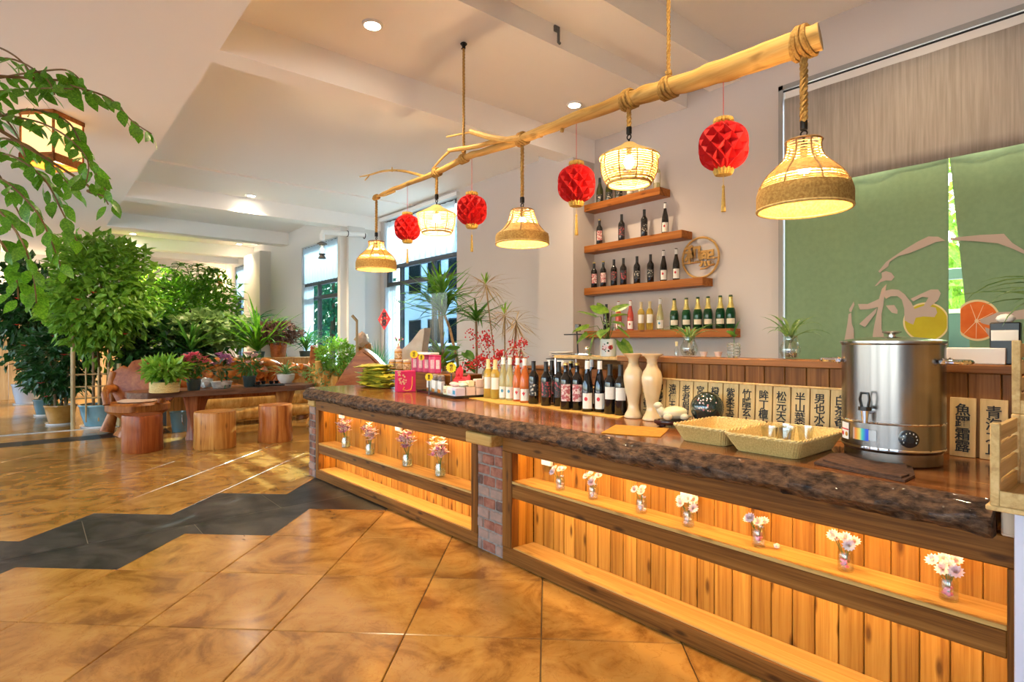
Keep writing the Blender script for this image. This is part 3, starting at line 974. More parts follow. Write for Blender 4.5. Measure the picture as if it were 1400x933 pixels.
# calligraphy strips
ORD2 = 'first second third fourth fifth sixth seventh eighth ninth tenth eleventh twelfth thirteenth fourteenth'.split()
TXT = ['\n'.join(q) for q in ('又竹香子', '柳鵬子山', '遠傳玉水', '老君眉月', '宮中雪山', '橙稻緣水', '紫柔玉子', '竹隱玄山', '眸丁檀木', '松元天子', '半山葉茶', '男也水月', '白茶香木', '銀針月水', '青山雲子', '魚躍霜露', '青海之丘', '雲霧春茶')]
xw = [W(px, 530, Y=2.76).x for px in (876, 897, 915.5, 932.5, 950.4, 969.4, 989.7, 1011.5, 1034.3, 1057.6, 1082.3, 1108, 1135)]
pitch = (xw[-1]-xw[0])/(len(xw)-1)
for k in range(18):
    if k < 15: x0 = xw[0]+pitch*k
    else: x0 = W(1298, 560, Y=2.76).x+(k-15)*(pitch+.006)
    if k == 14: continue
    ww = pitch-.005
    nm = TXT[k].replace('\n', '')
    pl = MB().cbox(0, ww, -.008, 0, 0, .228, .0015).build('calligraphy_strip', 'bamboo_plate', None, (x0, 2.765, CT+.001), (R(-3), 0, 0))
    tag(pl, ('bamboo strip with black brush characters, %s from the cream vases' % ORD2[k]) if k < 14 else ('bamboo strip with black brush characters beside the boiler, %s from it' % ORD2[k-15]), 'sign', 'row of calligraphy strips')
    letters(TXT[k], .050, 'ink', pl, (ww/2, -.0095, .112), bold=.014)
tag(MB().cbox(xw[0]-.02, W(1292, 560, Y=2.76).x-.09, 2.756, 2.77, CT+.229, CT+.239, .002).build('cap_strip', 'crate_wood'), 'thin wooden strip along the top of the calligraphy row', 'trim')

# ------------------------------------------------------------------ ropes, log and pendant lamps over the counter
YL = 2.62
def LP(px, py, y=YL): return W(px, py, Y=y)
lg = [(1121, 50), (1085, 63), (1040, 78), (1000, 93), (958, 107), (914, 120), (880, 130), (850, 139), (800, 157), (760, 172), (725, 186), (690, 199), (655, 210), (634, 217), (597, 236), (565, 249), (540, 258), (525, 265), (510, 272)]
lr = [.060, .059, .058, .056, .053, .048, .047, .042, .037, .034, .034, .028, .026, .025, .023, .021, .020, .015, .010]
A0 = LP(*lg[0])
log = thing('hanging_log', 'long crooked bare tree log hanging over the bar counter', 'log', A0)
def smooth_path(pts, rs, k=4):
    P_ = []; Q = []
    n = len(pts)
    for i in range(n-1):
        p0, p1, p2, p3 = pts[max(i-1, 0)], pts[i], pts[i+1], pts[min(i+2, n-1)]
        for j in range(k):
            t = j/k
            P_.append(.5*((2*p1)+(p2-p0)*t+(2*p0-5*p1+4*p2-p3)*t*t+(3*p1-p0-3*p2+p3)*t**3))
            Q.append(rs[i]+(rs[i+1]-rs[i])*t)
    P_.append(pts[-1]); Q.append(rs[-1])
    return P_, Q
pts, rs = smooth_path([LP(*q) for q in lg], lr, 6)
pts = [p-A0+Vector((0, .010*mnoise.noise(Vector((i*.21, 0, 7))), .008*mnoise.noise(Vector((i*.25, 3, 7))))) for i, p in enumerate(pts)]
rs = [r*(1+.10*mnoise.noise(Vector((i*.3, 9, 1)))) for i, r in enumerate(rs)]
MB().tube(pts, rs, 14).build('trunk', 'log_wood', log, ang=60)
ex = (pts[0]-pts[1]).normalized()
MB().tube([pts[0]-ex*.002, pts[0]+ex*.003], [rs[0]*.985, rs[0]*.96], 14).build('cut_end', 'log_end', log)
def branch(ps, r0, r1, yo=0.0):
    q = [LP(*p, y=YL+yo*i/(len(ps)-1))-A0 for i, p in enumerate(ps)]
    r = [r0+(r1-r0)*i/(len(ps)-1) for i in range(len(ps))]
    q, r = smooth_path(q, r, 4)
    MB().tube(q, r, 8).build('branch', 'log_wood', log)
branch([(745, 180), (703, 191), (675, 189), (643, 180)], .026, .018, -.10)
branch([(740, 184), (681, 193), (653, 200), (614, 206)], .022, .017, -.07)
branch([(616, 206), (604, 217), (591, 232)], .011, .008)
branch([(643, 181), (628, 184), (611, 187.5)], .009, .007, .05)
branch([(585, 243), (550, 234), (525, 234), (507, 239), (492, 242)], .013, .007, .10)
branch([(536, 235), (536, 229)], .008, .006)
branch([(505, 240), (499, 247)], .006, .005)
branch([(770, 168), (768, 181)], .016, .012)
branch([(540, 262), (525, 268), (515, 268)], .009, .006, -.05)

def knot(m, c, rad, turns=4, r=.011, spread=.017, tilt=.25):
    for k in range(turns):
        x = (k-(turns-1)/2)*spread
        pts = []
        for i in range(15):
            a = 2*PI*i/14
            pts.append((c[0]+x+tilt*.05*math.sin(a+k), c[1]+(rad+r*.8)*math.cos(a), c[2]+(rad+r*.8)*math.sin(a)))
        m.tube(pts, r, 6, cap=False)
def twisted(m, a, b, r=.011, n=18):
    a = Vector(a); b = Vector(b); L = (b-a).length
    d = (b-a).normalized(); u = d.orthogonal().normalized(); w = d.cross(u)
    st = max(8, int(L/.011))
    for ph in (0, 2.09, 4.19):
        m.tube([a+d*L*i/st+(u*math.cos(ph+i*.9)+w*math.sin(ph+i*.9))*r*.55 for i in range(st+1)], r*.62, 5)
def log_at(px):
    best = min(range(len(lg)-1), key=lambda i: 0 if lg[i][0] >= px >= lg[i+1][0] else 9)
    a, b = lg[best], lg[best+1]; t = (a[0]-px)/(a[0]-b[0])
    return LP(px, a[1]+(b[1]-a[1])*t), lr[best]+(lr[best+1]-lr[best])*t
for px, py_top, zc, lab in ((914, None, 3.99, 'thick brown rope holding up the log near its cut end'), (634, 62, 3.665, 'thin brown rope holding up the log beside the ceiling beam')):
    p, r = log_at(px)
    t = thing('support_rope', lab, 'rope', p, 0)
    m = MB(); twisted(m, (0, 0, r), (0, 0, zc-p.z), .010); m.build('rope', 'rope', t)
    m = MB(); knot(m, (0, 0, 0), r, 4, .009, .015); m.ico((0, 0, r+.03), .022, 1); m.build('knot', 'rope', t)
    m = MB(); m.ring((0, 0, zc-p.z-.012), .022, .006, 14, 5); m.tube([(0, 0, zc-p.z-.05), (0, 0, zc-p.z)], .014, 8); m.tube([(-.03, 0, zc-p.z-.04), (.03, 0, zc-p.z-.03)], .005, 6); m.build('ceiling_hook', 'black_metal', t)

LAMP_W = 40.0
def shade_rad(prof, z):
    for (r0, z0), (r1, z1) in zip(prof[:-1], prof[1:]):
        if min(z0, z1) <= z <= max(z0, z1): return r0+(r1-r0)*(z-z0)/(z1-z0+1e-9)
    return prof[-1][0]
def pendant(px, ztop, kind, label, D, H, nR, rope_r=.012):
    p, r = log_at(px)
    t = thing('pendant_lamp', label, 'lamp', (p.x, p.y, ztop-H), 0, 'woven pendant lamps on the log')
    zl = p.z-(ztop-H)
    # suspension: rope wrap on the log, wrapped drop cord, black ferrule, hook
    m = MB(); knot(m, (0, 0, zl), r, 4, .010, .017); m.build('rope_wrap', 'rope', t)
    m = MB(); twisted(m, (0, 0, zl-r), (0, 0, H+.085), rope_r); m.build('drop_cord', 'rope', t)
    m = MB(); m.lathe([(.015, H+.052), (.016, H+.055), (.016, H+.09), (.012, H+.094)], 12); m.ring((0, 0, H+.035), .014, .004, 14, 6, 'Y'); m.tube([(0, 0, H-.02), (0, 0, H+.022)], .006, 6); m.build('hook', 'black_metal', t)
    R_ = D/2
    if kind == 'bell':     # round shoulder over a deep rope rim
        prof = [(R_, 0), (R_, .23*H), (.94*R_, .36*H), (.80*R_, .50*H), (.58*R_, .63*H), (.44*R_, .72*H), (.38*R_, .82*H), (.36*R_, .93*H), (.38*R_, H)]
        solid = (0, .30*H); gaps = [(.30*H, .36*H, 1), (.36*H, .46*H, 0), (.46*H, .66*H, 1), (.66*H, H, 0)]
    elif kind == 'flare':  # concave trumpet over a rope rim
        prof = [(R_, 0), (R_, .20*H), (.97*R_, .28*H), (.80*R_, .38*H), (.66*R_, .50*H), (.54*R_, .64*H), (.47*R_, .80*H), (.40*R_, H)]
        solid = (0, .28*H); gaps = [(.28*H, .55*H, 1), (.55*H, H, 0)]
    else:                  # basket hung under a conical cap
        prof = [(.70*R_, 0), (.80*R_, .10*H), (.90*R_, .30*H), (.92*R_, .50*H), (.90*R_, .66*H)]
        solid = None; gaps = [(.02*H, .66*H, 0)]
    if solid:
        m = MB(); pr = [(R_, 0), (R_+.003, .01), (shade_rad(prof, solid[1])+.003, solid[1])]
        k = 7
        pr = [(shade_rad(prof, solid[1]*i/k)+.003, solid[1]*i/k) for i in range(k+1)]+[(shade_rad(prof, solid[1]*i/k)-.006, solid[1]*i/k) for i in range(k, -1, -1)]
        pr.append(pr[0]); m.lathe(pr, 40, cap=False); m.build('rim_band', 'rope', t, ang=60)
        m = MB(); m.ring((0, 0, 0), R_-.001, .007, 40, 6); m.build('rim_edge', 'cane', t)
    else:
        m = MB(); m.ring((0, 0, 0), prof[0][0], .008, 40, 6); m.ring((0, 0, .075*H), shade_rad(prof, .075*H), .006, 40, 5); m.build('rim_edge', 'cane', t)
        m = MB(); m.lathe([(.03, H), (.36*R_, .90*H), (R_*.98, .67*H), (R_, .64*H), (R_*.98, .63*H), (.36*R_, .88*H), (.03, H-.008)], 40)
        m.build('cap', 'cane', t, ang=60)
        m = MB()
        for k in range(7):
            q = .2+.8*k/7
            m.ring((0, 0, H+(.645*H-H)*q), R_*q, .0035, 40, 4)
        m.build('cap_rings', 'cane_dark', t)
    m = MB()
    for z0, z1, dense in gaps:
        step = .0062 if dense else .0125
        k = int((z1-z0)/step)
        for i in range(k+1):
            z = z0+(z1-z0)*i/max(1, k)
            m.ring((0, 0, z), shade_rad(prof, z), .0034 if dense else .0030, 36, 4)
    m.build('weave', 'cane', t)
    for i in range(nR):
        a = 2*PI*i/nR
        z0 = solid[1] if solid else 0; z1 = prof[-1][1]
        pts = [((shade_rad(prof, z0+(z1-z0)*k/8)+.003)*math.cos(a), (shade_rad(prof, z0+(z1-z0)*k/8)+.003)*math.sin(a), z0+(z1-z0)*k/8) for k in range(9)]
        MB().tube(pts, .0042, 5).build('rib', 'cane_dark', t)
    if solid:
        m = MB(); m.ring((0, 0, H), prof[-1][0], .006, 30, 5)
        m.tube([(-prof[-1][0], 0, H), (prof[-1][0], 0, H)], .004, 5); m.build('collar', 'cane_dark', t)
    zb = .62*H if solid else .52*H
    m = MB(); m.lathe([(.014, zb+.035), (.016, zb+.07), (.016, H-.01), (.006, H)], 12); m.build('socket', 'black_plastic', t)
    m = MB(); m.lathe([(.0, zb-.035), (.016, zb-.030), (.029, zb-.008), (.030, zb+.008), (.022, zb+.025), (.014, zb+.04)], 14); m.build('bulb', 'bulb', t)
    return t
pendant(1099, LP(1099, 194).z, 'bell', 'large bell-shaped woven pendant lamp beside the green curtain', .385, .30, 8, .016)
pendant(860, LP(860, 196).z, 'basket', 'woven basket pendant lamp with conical cap hanging before the top wine shelf', .345, .235, 10, .013)
pendant(714, LP(714, 288).z, 'flare', 'trumpet-shaped woven pendant lamp with deep rope rim over the bottles', .37, .235, 8, .012)
pendant(597, LP(597, 281).z, 'basket', 'woven basket pendant lamp with conical cap between two red lanterns', .345, .235, 10, .012)
pendant(514.5, LP(514.5, 331).z, 'bell', 'bell-shaped woven pendant lamp at the thin tip of the log', .395, .275, 8, .012)

def lantern(px, yc, label):
    p, r = log_at(px)
    c = LP(px, yc)
    t = thing('paper_lantern', label, 'lantern', c, 0, 'red honeycomb paper lanterns')
    Rr, Hh = .118, .118
    # pleated pages: ridges zigzag towards and away from their neighbours, deep cells open between them
    N, rows = 22, 24
    m = MB(); vs = []; fs = []
    for j in range(rows+1):
        u = -1+2*j/rows
        rad = Rr*max(.36, (1-abs(u)**3.0)**.5)
        zg = (abs((j/4) % 2-1)*2-1)*.92
        for k in range(N):
            th = 2*PI*k/N+(1 if k % 2 else -1)*(PI/N)*zg
            nx_ = 2*PI*(k+1)/N+(-1 if k % 2 else 1)*(PI/N)*zg
            gap = (nx_-th)/(2*PI/N)
            vs.append((rad*math.cos(th), rad*math.sin(th), Hh*u))
            rv = rad*(1-.17*min(2, gap)); tm = (th+nx_)/2
            vs.append((rv*math.cos(tm), rv*math.sin(tm), Hh*u))
    w2 = 2*N
    for j in range(rows):
        for k in range(w2): fs.append((j*w2+k, j*w2+(k+1) % w2, (j+1)*w2+(k+1) % w2, (j+1)*w2+k))
    m.add(vs, fs); m.build('body', 'red_paper', t, smooth=False)
    m = MB(); pl = lambda a, z: .93+.07*math.cos(a*20)
    m.lathe([(.044, Hh-.004), (.050, Hh+.006), (.047, Hh+.022), (.02, Hh+.026)], 60, rmod=pl); m.build('top_cap', 'gold_paper', t, smooth=False)
    m = MB(); m.lathe([(.018, -Hh-.026), (.042, -Hh-.022), (.050, -Hh-.004), (.048, -Hh+.012)], 60, rmod=pl); m.build('bottom_cap', 'gold_paper', t, smooth=False)
    m = MB(); m.tube([(0, 0, Hh+.02), (0, 0, p.z-c.z-r)], .0018, 5); m.build('string', 'red_string', t)
    m = MB(); m.tube([(0, 0, -Hh-.02), (0, 0, -Hh-.075)], .0015, 5); m.lathe([(.002, -Hh-.07), (.008, -Hh-.08), (.006, -Hh-.09), (.012, -Hh-.20), (.011, -Hh-.205), (.0, -Hh-.204)], 10); m.build('tassel', 'gold_paper', t)
lantern(989, 201, 'red honeycomb lantern beside the large bell lamp')
lantern(788, 252, 'red honeycomb lantern in front of the white column')
lantern(645, 288, 'red honeycomb lantern between the capped basket lamp and trumpet lamp')
lantern(557, 312, 'red honeycomb lantern in front of the window, nearest the thin log tip')

# ------------------------------------------------------------------ recessed downlights and other ceiling fittings
DL_W = 105.0
def downlight(x, y, z, label, e=1.0):
    t = thing('recessed_downlight', label, 'downlight', (x, y, z-.012), 0, 'recessed ceiling downlights')
    m = MB(); m.lathe([(.058, .002), (.060, -.004), (.075, -.002), (.078, .012), (.058, .012)], 28, cap=False); m.build('ring', 'white_paint', t)
    MB().lathe([(.0, .004), (.058, .004)], 24, cap=False).build('lens', 'downlight_lens', t)
    light('downlight_lamp', 'SPOT', (0, 0, -.01), DL_W*e, (1.0, .76, .48), t, .05, (0, 0, 0), R(125), .7)
downlight(-3.93, 1.95, 3.67, 'bright recessed downlight in the ceiling near the thin support rope')
downlight(-3.95, 4.16, 3.67, 'recessed downlight in the ceiling above the wine shelves', .5)
downlight(-9.72, 2.70, 3.645, 'recessed downlight close to the white beam over the root table', 2.0)
downlight(-15.0, 1.70, 3.67, 'faint recessed downlight above the big bushy potted tree', 6.0)
downlight(-14.9, 3.86, 3.67, 'faint recessed downlight near the far hall windows', 1.2)
downlight(-1.2, 1.95, 4.0, 'added unseen fill downlight above the near end of the counter')  # invented lamp out of view, added to light the counter end
downlight(-1.2, 4.16, 4.0, 'added unseen fill downlight above the green curtain', .4)  # added out of view for extra light, no known fitting here
downlight(-1.5, -.8, 3.40, 'added unseen fill downlight in the lowered ceiling above the open floor', .6)  # made-up lamp above the view, added for warm fill
downlight(-5.2, -.8, 3.40, 'added unseen fill downlight in the lowered ceiling beside the hanging branches', .8)  # second made-up lamp of the lowered ceiling, unseen, added as warm fill
h_ = W(760, 50, X=-3.27)
t = thing('ceiling_hook', 'small dark metal hook fixed to the ceiling riser near the log', 'hook', h_)
MB().tube([(0.0, 0, .05), (.03, 0, .05), (.03, 0, -.06), (.045, 0, -.075)], .012, 8).build('stem', 'cast_grey', t)
MB().cbox(0, .02, -.03, .03, .03, .08, .004).build('plate', 'cast_grey', t)

# ------------------------------------------------------------------ wall shelves and wine
def wshelf(x1, ztop, label):
    return tag(MB().cbox(-4.515, x1, 4.915, 5.098, ztop-.08, ztop, .003).build('wall_shelf', 'shelf_wood'), label, 'shelf', 'floating wine shelves')
SH = [(-3.467, 2.875), (-3.208, 2.395), (-2.98, 1.905), (-2.695, 1.407)]
for (x1, z), l in zip(SH, ('highest and shortest floating wooden wine shelf', 'second highest floating wooden wine shelf with four spaced bottles', 'floating wooden wine shelf with the round sign at its end', 'lowest and longest floating wooden wine shelf')):
    wshelf(x1, z, l)
BP = {
 'bordeaux': [(.0, 0), (.034, 0), (.037, .005), (.037, .188), (.034, .205), (.020, .226), (.0148, .240), (.0142, .296), (.0155, .298), (.0155, .303), (.0, .303)],
 'hock': [(.0, 0), (.033, 0), (.0365, .006), (.0365, .135), (.033, .175), (.022, .225), (.0152, .26), (.0140, .328), (.0, .330)],
 'burgundy': [(.0, 0), (.038, 0), (.041, .006), (.041, .135), (.037, .165), (.024, .205), (.0165, .235), (.0148, .298), (.0, .300)],
 'champagne': [(.0, 0), (.041, 0), (.044, .006), (.044, .145), (.040, .175), (.027, .212), (.019, .240), (.0165, .285), (.0185, .287), (.0185, .297), (.0165, .316), (.0, .318)]}
_bc = {}
def part_mesh(key, fn):
    if key not in _bc:
        m = fn(); me = bpy.data.meshes.new(key[0] if isinstance(key, tuple) else key)
        me.from_pydata(m.v, [], m.f)
        me.polygons.foreach_set('use_smooth', [True]*len(me.polygons))
        me.set_sharp_from_angle(angle=R(45))
        _bc[key] = me
    return _bc[key]
def addpart(name, key, fn, mt, parent):
    me = part_mesh((name,)+key+(mt,), fn)
    if not me.materials: me.materials.append(MAT[mt])
    o = bpy.data.objects.new(name, me); col.objects.link(o); o.parent = parent
    return o
def prad(kind, z): return shade_rad(BP[kind], z)
def bottle(loc, kind, glass, cap, capz, lab, lz, label, group, emblem=None, s=1.0, turn=0.0, half=.9):
    rz = math.atan2(-loc[1], -loc[0])+turn
    t = thing('wine_bottle', label, 'bottle', loc, rz, group); t.scale = (s, s, s)
    top = BP[kind][-1][1]
    addpart('glass_body', (kind,), lambda: MB().lathe(BP[kind], 20), glass, t)
    if cap:
        def cf():
            pr = [(prad(kind, capz+(top-.0005-capz)*i/6)+.0008, capz+(top-.0005-capz)*i/6) for i in range(7)]
            return MB().lathe(pr+[(.0, top+.001)], 16, cap=False)
        addpart('capsule', (kind, capz), cf, cap, t)
    if lab:
        z0, z1 = lz
        l = addpart('label', (kind, z0, z1, half), lambda: MB().lathe([(prad(kind, z0+.01)+.0008, z0), (prad(kind, z0+.01)+.0008, z1)], 10, a0=-half, a1=half), lab, t)
        if emblem:
            def ef():
                zc = z0+(z1-z0)*.62; rr = prad(kind, z0+.01)+.0014
                vs = [(rr, 0, zc)]; fs = []
                if emblem == 'bird': o_ = [(0, .016), (.006, .004), (.016, .012), (.010, -.004), (.004, -.012), (0, -.020), (-.003, -.008), (-.012, .002), (-.006, .004)]
                else: o_ = [(.011*math.cos(k*PI/5), .013*math.sin(k*PI/5)) for k in range(10)]
                for a, b in o_: vs.append((rr*math.cos(a/rr-.25), rr*math.sin(a/rr-.25), zc+b))
                vs[0] = (rr*math.cos(-.25), rr*math.sin(-.25), zc)
                for k in range(len(o_)): fs.append((0, 1+k, 1+(k+1) % len(o_)))
                return MB().add(vs, fs)
            ecol = {'dot': 'ink_red', 'bird': 'ink_red', 'bluebird': 'ink_blue'}[emblem if emblem != 'bluebird' else 'bluebird']
            e = addpart('emblem', (kind, z0, z1, emblem), ef, ecol, l)
    return t
KINDS_ = {
 'floral': ('bordeaux', 'glass_dark', 'capsule_gold', .288, 'label_floral', (.055, .165), None),
 'darklabel': ('bordeaux', 'glass_dark', 'capsule_black', .235, 'label_dark', (.06, .165), None),
 'script': ('bordeaux', 'glass_dark', 'capsule_black', .235, 'label_script', (.06, .14), None),
 'plain': ('bordeaux', 'glass_dark', 'capsule_black', .235, 'label_paper', (.09, .165), None),
 'reddot': ('hock', 'glass_dark', 'capsule_white', .268, 'label_paper', (.02, .118), 'dot'),
 'rose': ('hock', 'wine_rose', 'capsule_white', .268, 'label_paper', (.015, .10), 'bird'),
 'orange': ('hock', 'wine_orange', 'capsule_white', .268, 'label_paper', (.015, .10), 'bird'),
 'amber': ('bordeaux', 'wine_amber', 'capsule_cream', .228, 'label_paper', (.075, .165), None),
 'pale': ('hock', 'wine_pale', 'capsule_white', .268, 'label_paper', (.015, .10), 'bluebird'),
 'green': ('champagne', 'glass_green', 'capsule_foil', .195, 'label_cream', (.045, .095), None),
 'olive': ('burgundy', 'glass_olive', 'capsule_black', .24, 'label_script', (.03, .10), None),
 'white': ('bordeaux', 'wine_pale', 'capsule_cream', .235, 'label_paper', (.03, .17), None),
 'bluecap': ('bordeaux', 'wine_pale', 'capsule_blue', .235, 'label_paper', (.07, .17), None)}
def put(kind, loc, label, group, s=1.0, turn=0.0):
    k = KINDS_[kind]
    return bottle(loc, k[0], k[1], k[2], k[3], k[4], k[5], label, group, k[6], s, turn)
ORD = ['first', 'second', 'third', 'fourth', 'fifth', 'sixth', 'seventh', 'eighth', 'ninth', 'tenth', 'eleventh', 'twelfth']
DESC = {'floral': 'red wine bottle with floral cream label', 'darklabel': 'red wine bottle with dark red-flower label', 'script': 'black wine bottle with pale script', 'plain': 'red wine bottle with small white label',
        'reddot': 'white-capped dark bottle with red dot label', 'rose': 'pink rosé bottle with white bird label', 'orange': 'orange rosé bottle with white bird label', 'amber': 'golden wine bottle with cream cap',
        'pale': 'pale white wine bottle with blue bird label', 'green': 'green sparkling wine bottle with gold foil neck', 'olive': 'olive green round-shouldered wine bottle', 'white': 'white wine bottle with tall white label', 'bluecap': 'white wine bottle with dark blue cap'}
rows = [(0, [(820, 'olive'), (832.8, 'olive'), (846, 'olive'), (861, 'white'), (877, 'white'), (898, 'bluecap')], 'on the highest shelf'),
        (1, [(819.6, 'floral'), (849.8, 'darklabel'), (880.8, 'script'), (909.4, 'reddot')], 'on the second highest shelf'),
        (2, [(812.3, 'floral'), (824.8, 'floral'), (839.4, 'darklabel'), (852.3, 'darklabel'), (870.9, 'script'), (889.4, 'script'), (907.3, 'reddot'), (924.5, 'reddot')], 'on the round-sign shelf'),
        (3, [(829, 'script'), (845.6, 'rose'), (861.8, 'rose'), (876.5, 'amber'), (888.3, 'amber'), (902.5, 'pale'), (921.8, 'green'), (938.3, 'green'), (954, 'green'), (968, 'green'), (984.8, 'green'), (999, 'green')], 'on the lowest shelf')]
for si, lst, where in rows:
    tot = {}; cnt = {}
    for _, k in lst: tot[k] = tot.get(k, 0)+1
    for px, k in lst:
        cnt[k] = cnt.get(k, 0)+1
        q = W(px, 400, Y=5.005)
        pre = '' if tot[k] == 1 else ORD[cnt[k]-1]+' '
        suf = '' if tot[k] == 1 else ' from the column'
        put(k, (q.x, 5.005, SH[si][1]), pre+DESC[k]+' '+where+suf, 'wine bottles on the wall shelves')
# bottles on the counter: px, y of the foot
cbot = [('amber', 667.5, 545.5), ('amber', 677, 547), ('pale', 688, 547.5), ('pale', 697, 548.5), ('orange', 707.5, 550), ('orange', 717.3, 552), ('script', 729.5, 553.5),
        ('darklabel', 746.5, 556), ('darklabel', 754.5, 551), ('darklabel', 764, 556.5), ('floral', 773.5, 561), ('floral', 780.5, 554), ('floral', 789, 561.5), ('reddot', 803, 564), ('reddot', 809, 557), ('reddot', 820, 564.5), ('plain', 834, 567), ('plain', 848.5, 569)]
tot = {}; cnt = {}
for k, _, _ in cbot: tot[k] = tot.get(k, 0)+1
for k, px, py in cbot:
    cnt[k] = cnt.get(k, 0)+1
    q = W(px, py-1.2, Z=CT+.0045)
    pre = '' if tot[k] == 1 else ORD[cnt[k]-1]+' '
    suf = '' if tot[k] == 1 else ' towards the vases'
    put(k, q, pre+DESC[k]+' on the counter'+suf, 'wine bottles on the counter')
# round cut-out sign standing on the third shelf
s_ = thing('round_sign', 'round open wooden sign with cut-out characters on the wall', 'sign', (-3.10, 5.07, SH[2][1]))
MB().ring((0, 0, .213), .200, .011, 48, 8, 'Y').build('hoop', 'pine_h', s_)
MB().cbox(-.195, .03, -.008, .008, .165, .18, .002).build('bar', 'pine_h', s_)
MB().cbox(.05, .19, -.008, .008, .19, .203, .002).build('bar', 'pine_h', s_)
letters('和', .19, 'pine_h', s_, (-.085, -.006, .255), bold=.03, depth=.006)
letters('熙', .17, 'pine_h', s_, (.075, -.006, .20), bold=.03, depth=.006)
MB().tube([(0, 0, .10), (.05, 0, .105), (.10, 0, .125), (.15, 0, .135)], .008, 6).build('flourish', 'pine_h', s_)

# ------------------------------------------------------------------ green doorway curtain with its print
def cfold(x): return 5.045+.020*math.sin(x*7.0+.6)*(1 if x < -1.7 else .5)+.007*math.sin(x*19.0)
def cloth(name, m, xl, xr, z0, z1, label, fold=cfold, xl0=None, nx=70, th=.003):
    d = MB(); vs = []; fs = []
    for k in range(9):
        v = k/8; z = z0+(z1-z0)*v
        a = xl if xl0 is None else xl0+(xl-xl0)*v
        for i in range(nx+1):
            x = a+(xr-a)*i/nx
            vs.append((x, fold(x), z))
    for k in range(8):
        for i in range(nx):
            a = k*(nx+1)+i
            fs.append((a, a+1, a+nx+2, a+nx+1))
    d.add(vs, fs)
    o = d.build(name, m)
    s = o.modifiers.new('thick', 'SOLIDIFY'); s.thickness = th; s.offset = 1
    return tag(o, label, 'curtain')
XS = W(1297.5, 400, Y=5.04).x
XSB = XS+.13
gl = cloth('door_curtain', 'fabric_green', -2.255, XS, .25, 2.625, 'green cloth door curtain printed with a lemon and brush strokes')
gr = cloth('door_curtain', 'fabric_green', XS+.004, 1.55, .25, 2.625, 'green cloth door curtain printed with an orange grapefruit slice', xl0=XS+.20)
cloth('valance_curtain', 'fabric_grey', -2.25, 1.55, 2.60, 3.40, 'grey woven valance hanging above the green door curtain', fold=lambda x: 5.015+.004*math.sin(x*14))
tag(MB().box(-2.25, 1.55, 5.03, 5.05, 3.36, 3.47).build('curtain_heading', 'valance'), 'white heading tape along the top of the grey valance', 'curtain')
struct(MB().box(-2.305, -2.265, 5.02, 5.28, 0, 3.53).build('trim_2', 'frame_grey', smooth=False))
struct(MB().box(-2.305, 1.6, 5.02, 5.28, 3.49, 3.53).build('trim_3', 'frame_grey', smooth=False))
struct(MB().tube([(-2.27, 5.03, 3.475), (1.6, 5.03, 3.475)], .008, 8).build('trim_4', 'black_metal'))
from mathutils.geometry import tessellate_polygon
def cprint(name, m, parent, poly, off, world=False):
    if not world:
        q = [W(1160+a*.17143, 320+b*.17143, Y=5.04) for a, b in poly]; poly = [(p.x, p.z) for p in q]
    bm = bmesh.new()
    vv = [bm.verts.new((a, 0, b)) for a, b in poly]
    for tri in tessellate_polygon([[Vector((a, 0, b)) for a, b in poly]]):
        try: bm.faces.new([vv[i] for i in tri])
        except ValueError: pass
    x0 = min(a for a, b in poly); x1 = max(a for a, b in poly)
    x = x0+.03
    while x < x1:
        bmesh.ops.bisect_plane(bm, geom=bm.verts[:]+bm.edges[:]+bm.faces[:], plane_co=(x, 0, 0), plane_no=(1, 0, 0)); x += .03
    for v in bm.verts: v.co.y = cfold(v.co.x)-off-.005
    bm.verts.index_update()
    mb = MB().add([v.co.copy() for v in bm.verts], [tuple(v.index for v in f.verts) for f in bm.faces])
    bm.free()
    return mb.build(name, m, parent, smooth=False)
def disc(cx, cy, r, xmin=-1e9, xmax=1e9, n=40, ry=None):
    return [(min(max(cx+r*math.cos(2*PI*i/n), xmin), xmax), cy+(ry or r)*math.sin(2*PI*i/n)) for i in range(n)]
cprint('print_lemon_rind', 'print_rind', gl, disc(625, 705, 186, xmax=796, ry=158), .002)
cprint('print_lemon', 'print_lemon', gl, disc(625, 705, 172, xmax=790, ry=145), .003)
S1 = [[(235,300),(300,225),(430,140),(560,60),(640,22),(720,25),(780,58),(700,68),(600,110),(490,155),(400,180),(330,225),(320,260),(265,295),(250,312)],
 [(205,418),(265,350),(262,310),(300,298),(345,312),(372,345),(345,375),(300,372),(255,385),(225,412)],
 [(75,560),(150,560),(240,520),(265,440),(305,400),(298,445),(285,500),(278,570),(262,640),(262,760),(280,800),(280,1000),(180,1000),(190,805),(200,740),(222,640),(232,585),(150,603),(90,605)],
 [(225,590),(215,630),(130,745),(85,720),(140,665)],
 [(285,500),(290,455),(350,443),(405,448),(455,485),(505,550),(530,600),(600,575),(640,580),(700,590),(712,630),(690,665),(600,660),(540,670),(520,725),(480,708),(452,690),(450,600),(430,525),(395,498),(340,498),(300,520)],
 [(500,520),(580,480),(660,445),(720,445),(742,475),(720,530),(650,585),(600,580),(640,510),(590,503),(520,540)],
 [(300,572),(370,570),(397,610),(395,640),(350,630),(320,600)],
 [(5,600),(40,540),(45,565),(20,625),(5,620)],
 [(0,640),(20,630),(25,720),(40,760),(45,1000),(-60,1000),(-10,720)]]
for k, s in enumerate(S1): cprint('print_stroke', 'print_pink', gl, s, .0042+.0002*k)
E0 = 890
cprint('print_slice_rind', 'print_rind', gr, disc(1030, 690, 182, xmin=E0+4, ry=165), .002)
cprint('print_slice', 'print_orange', gr, disc(1030, 690, 164, xmin=E0+6, ry=149), .003)
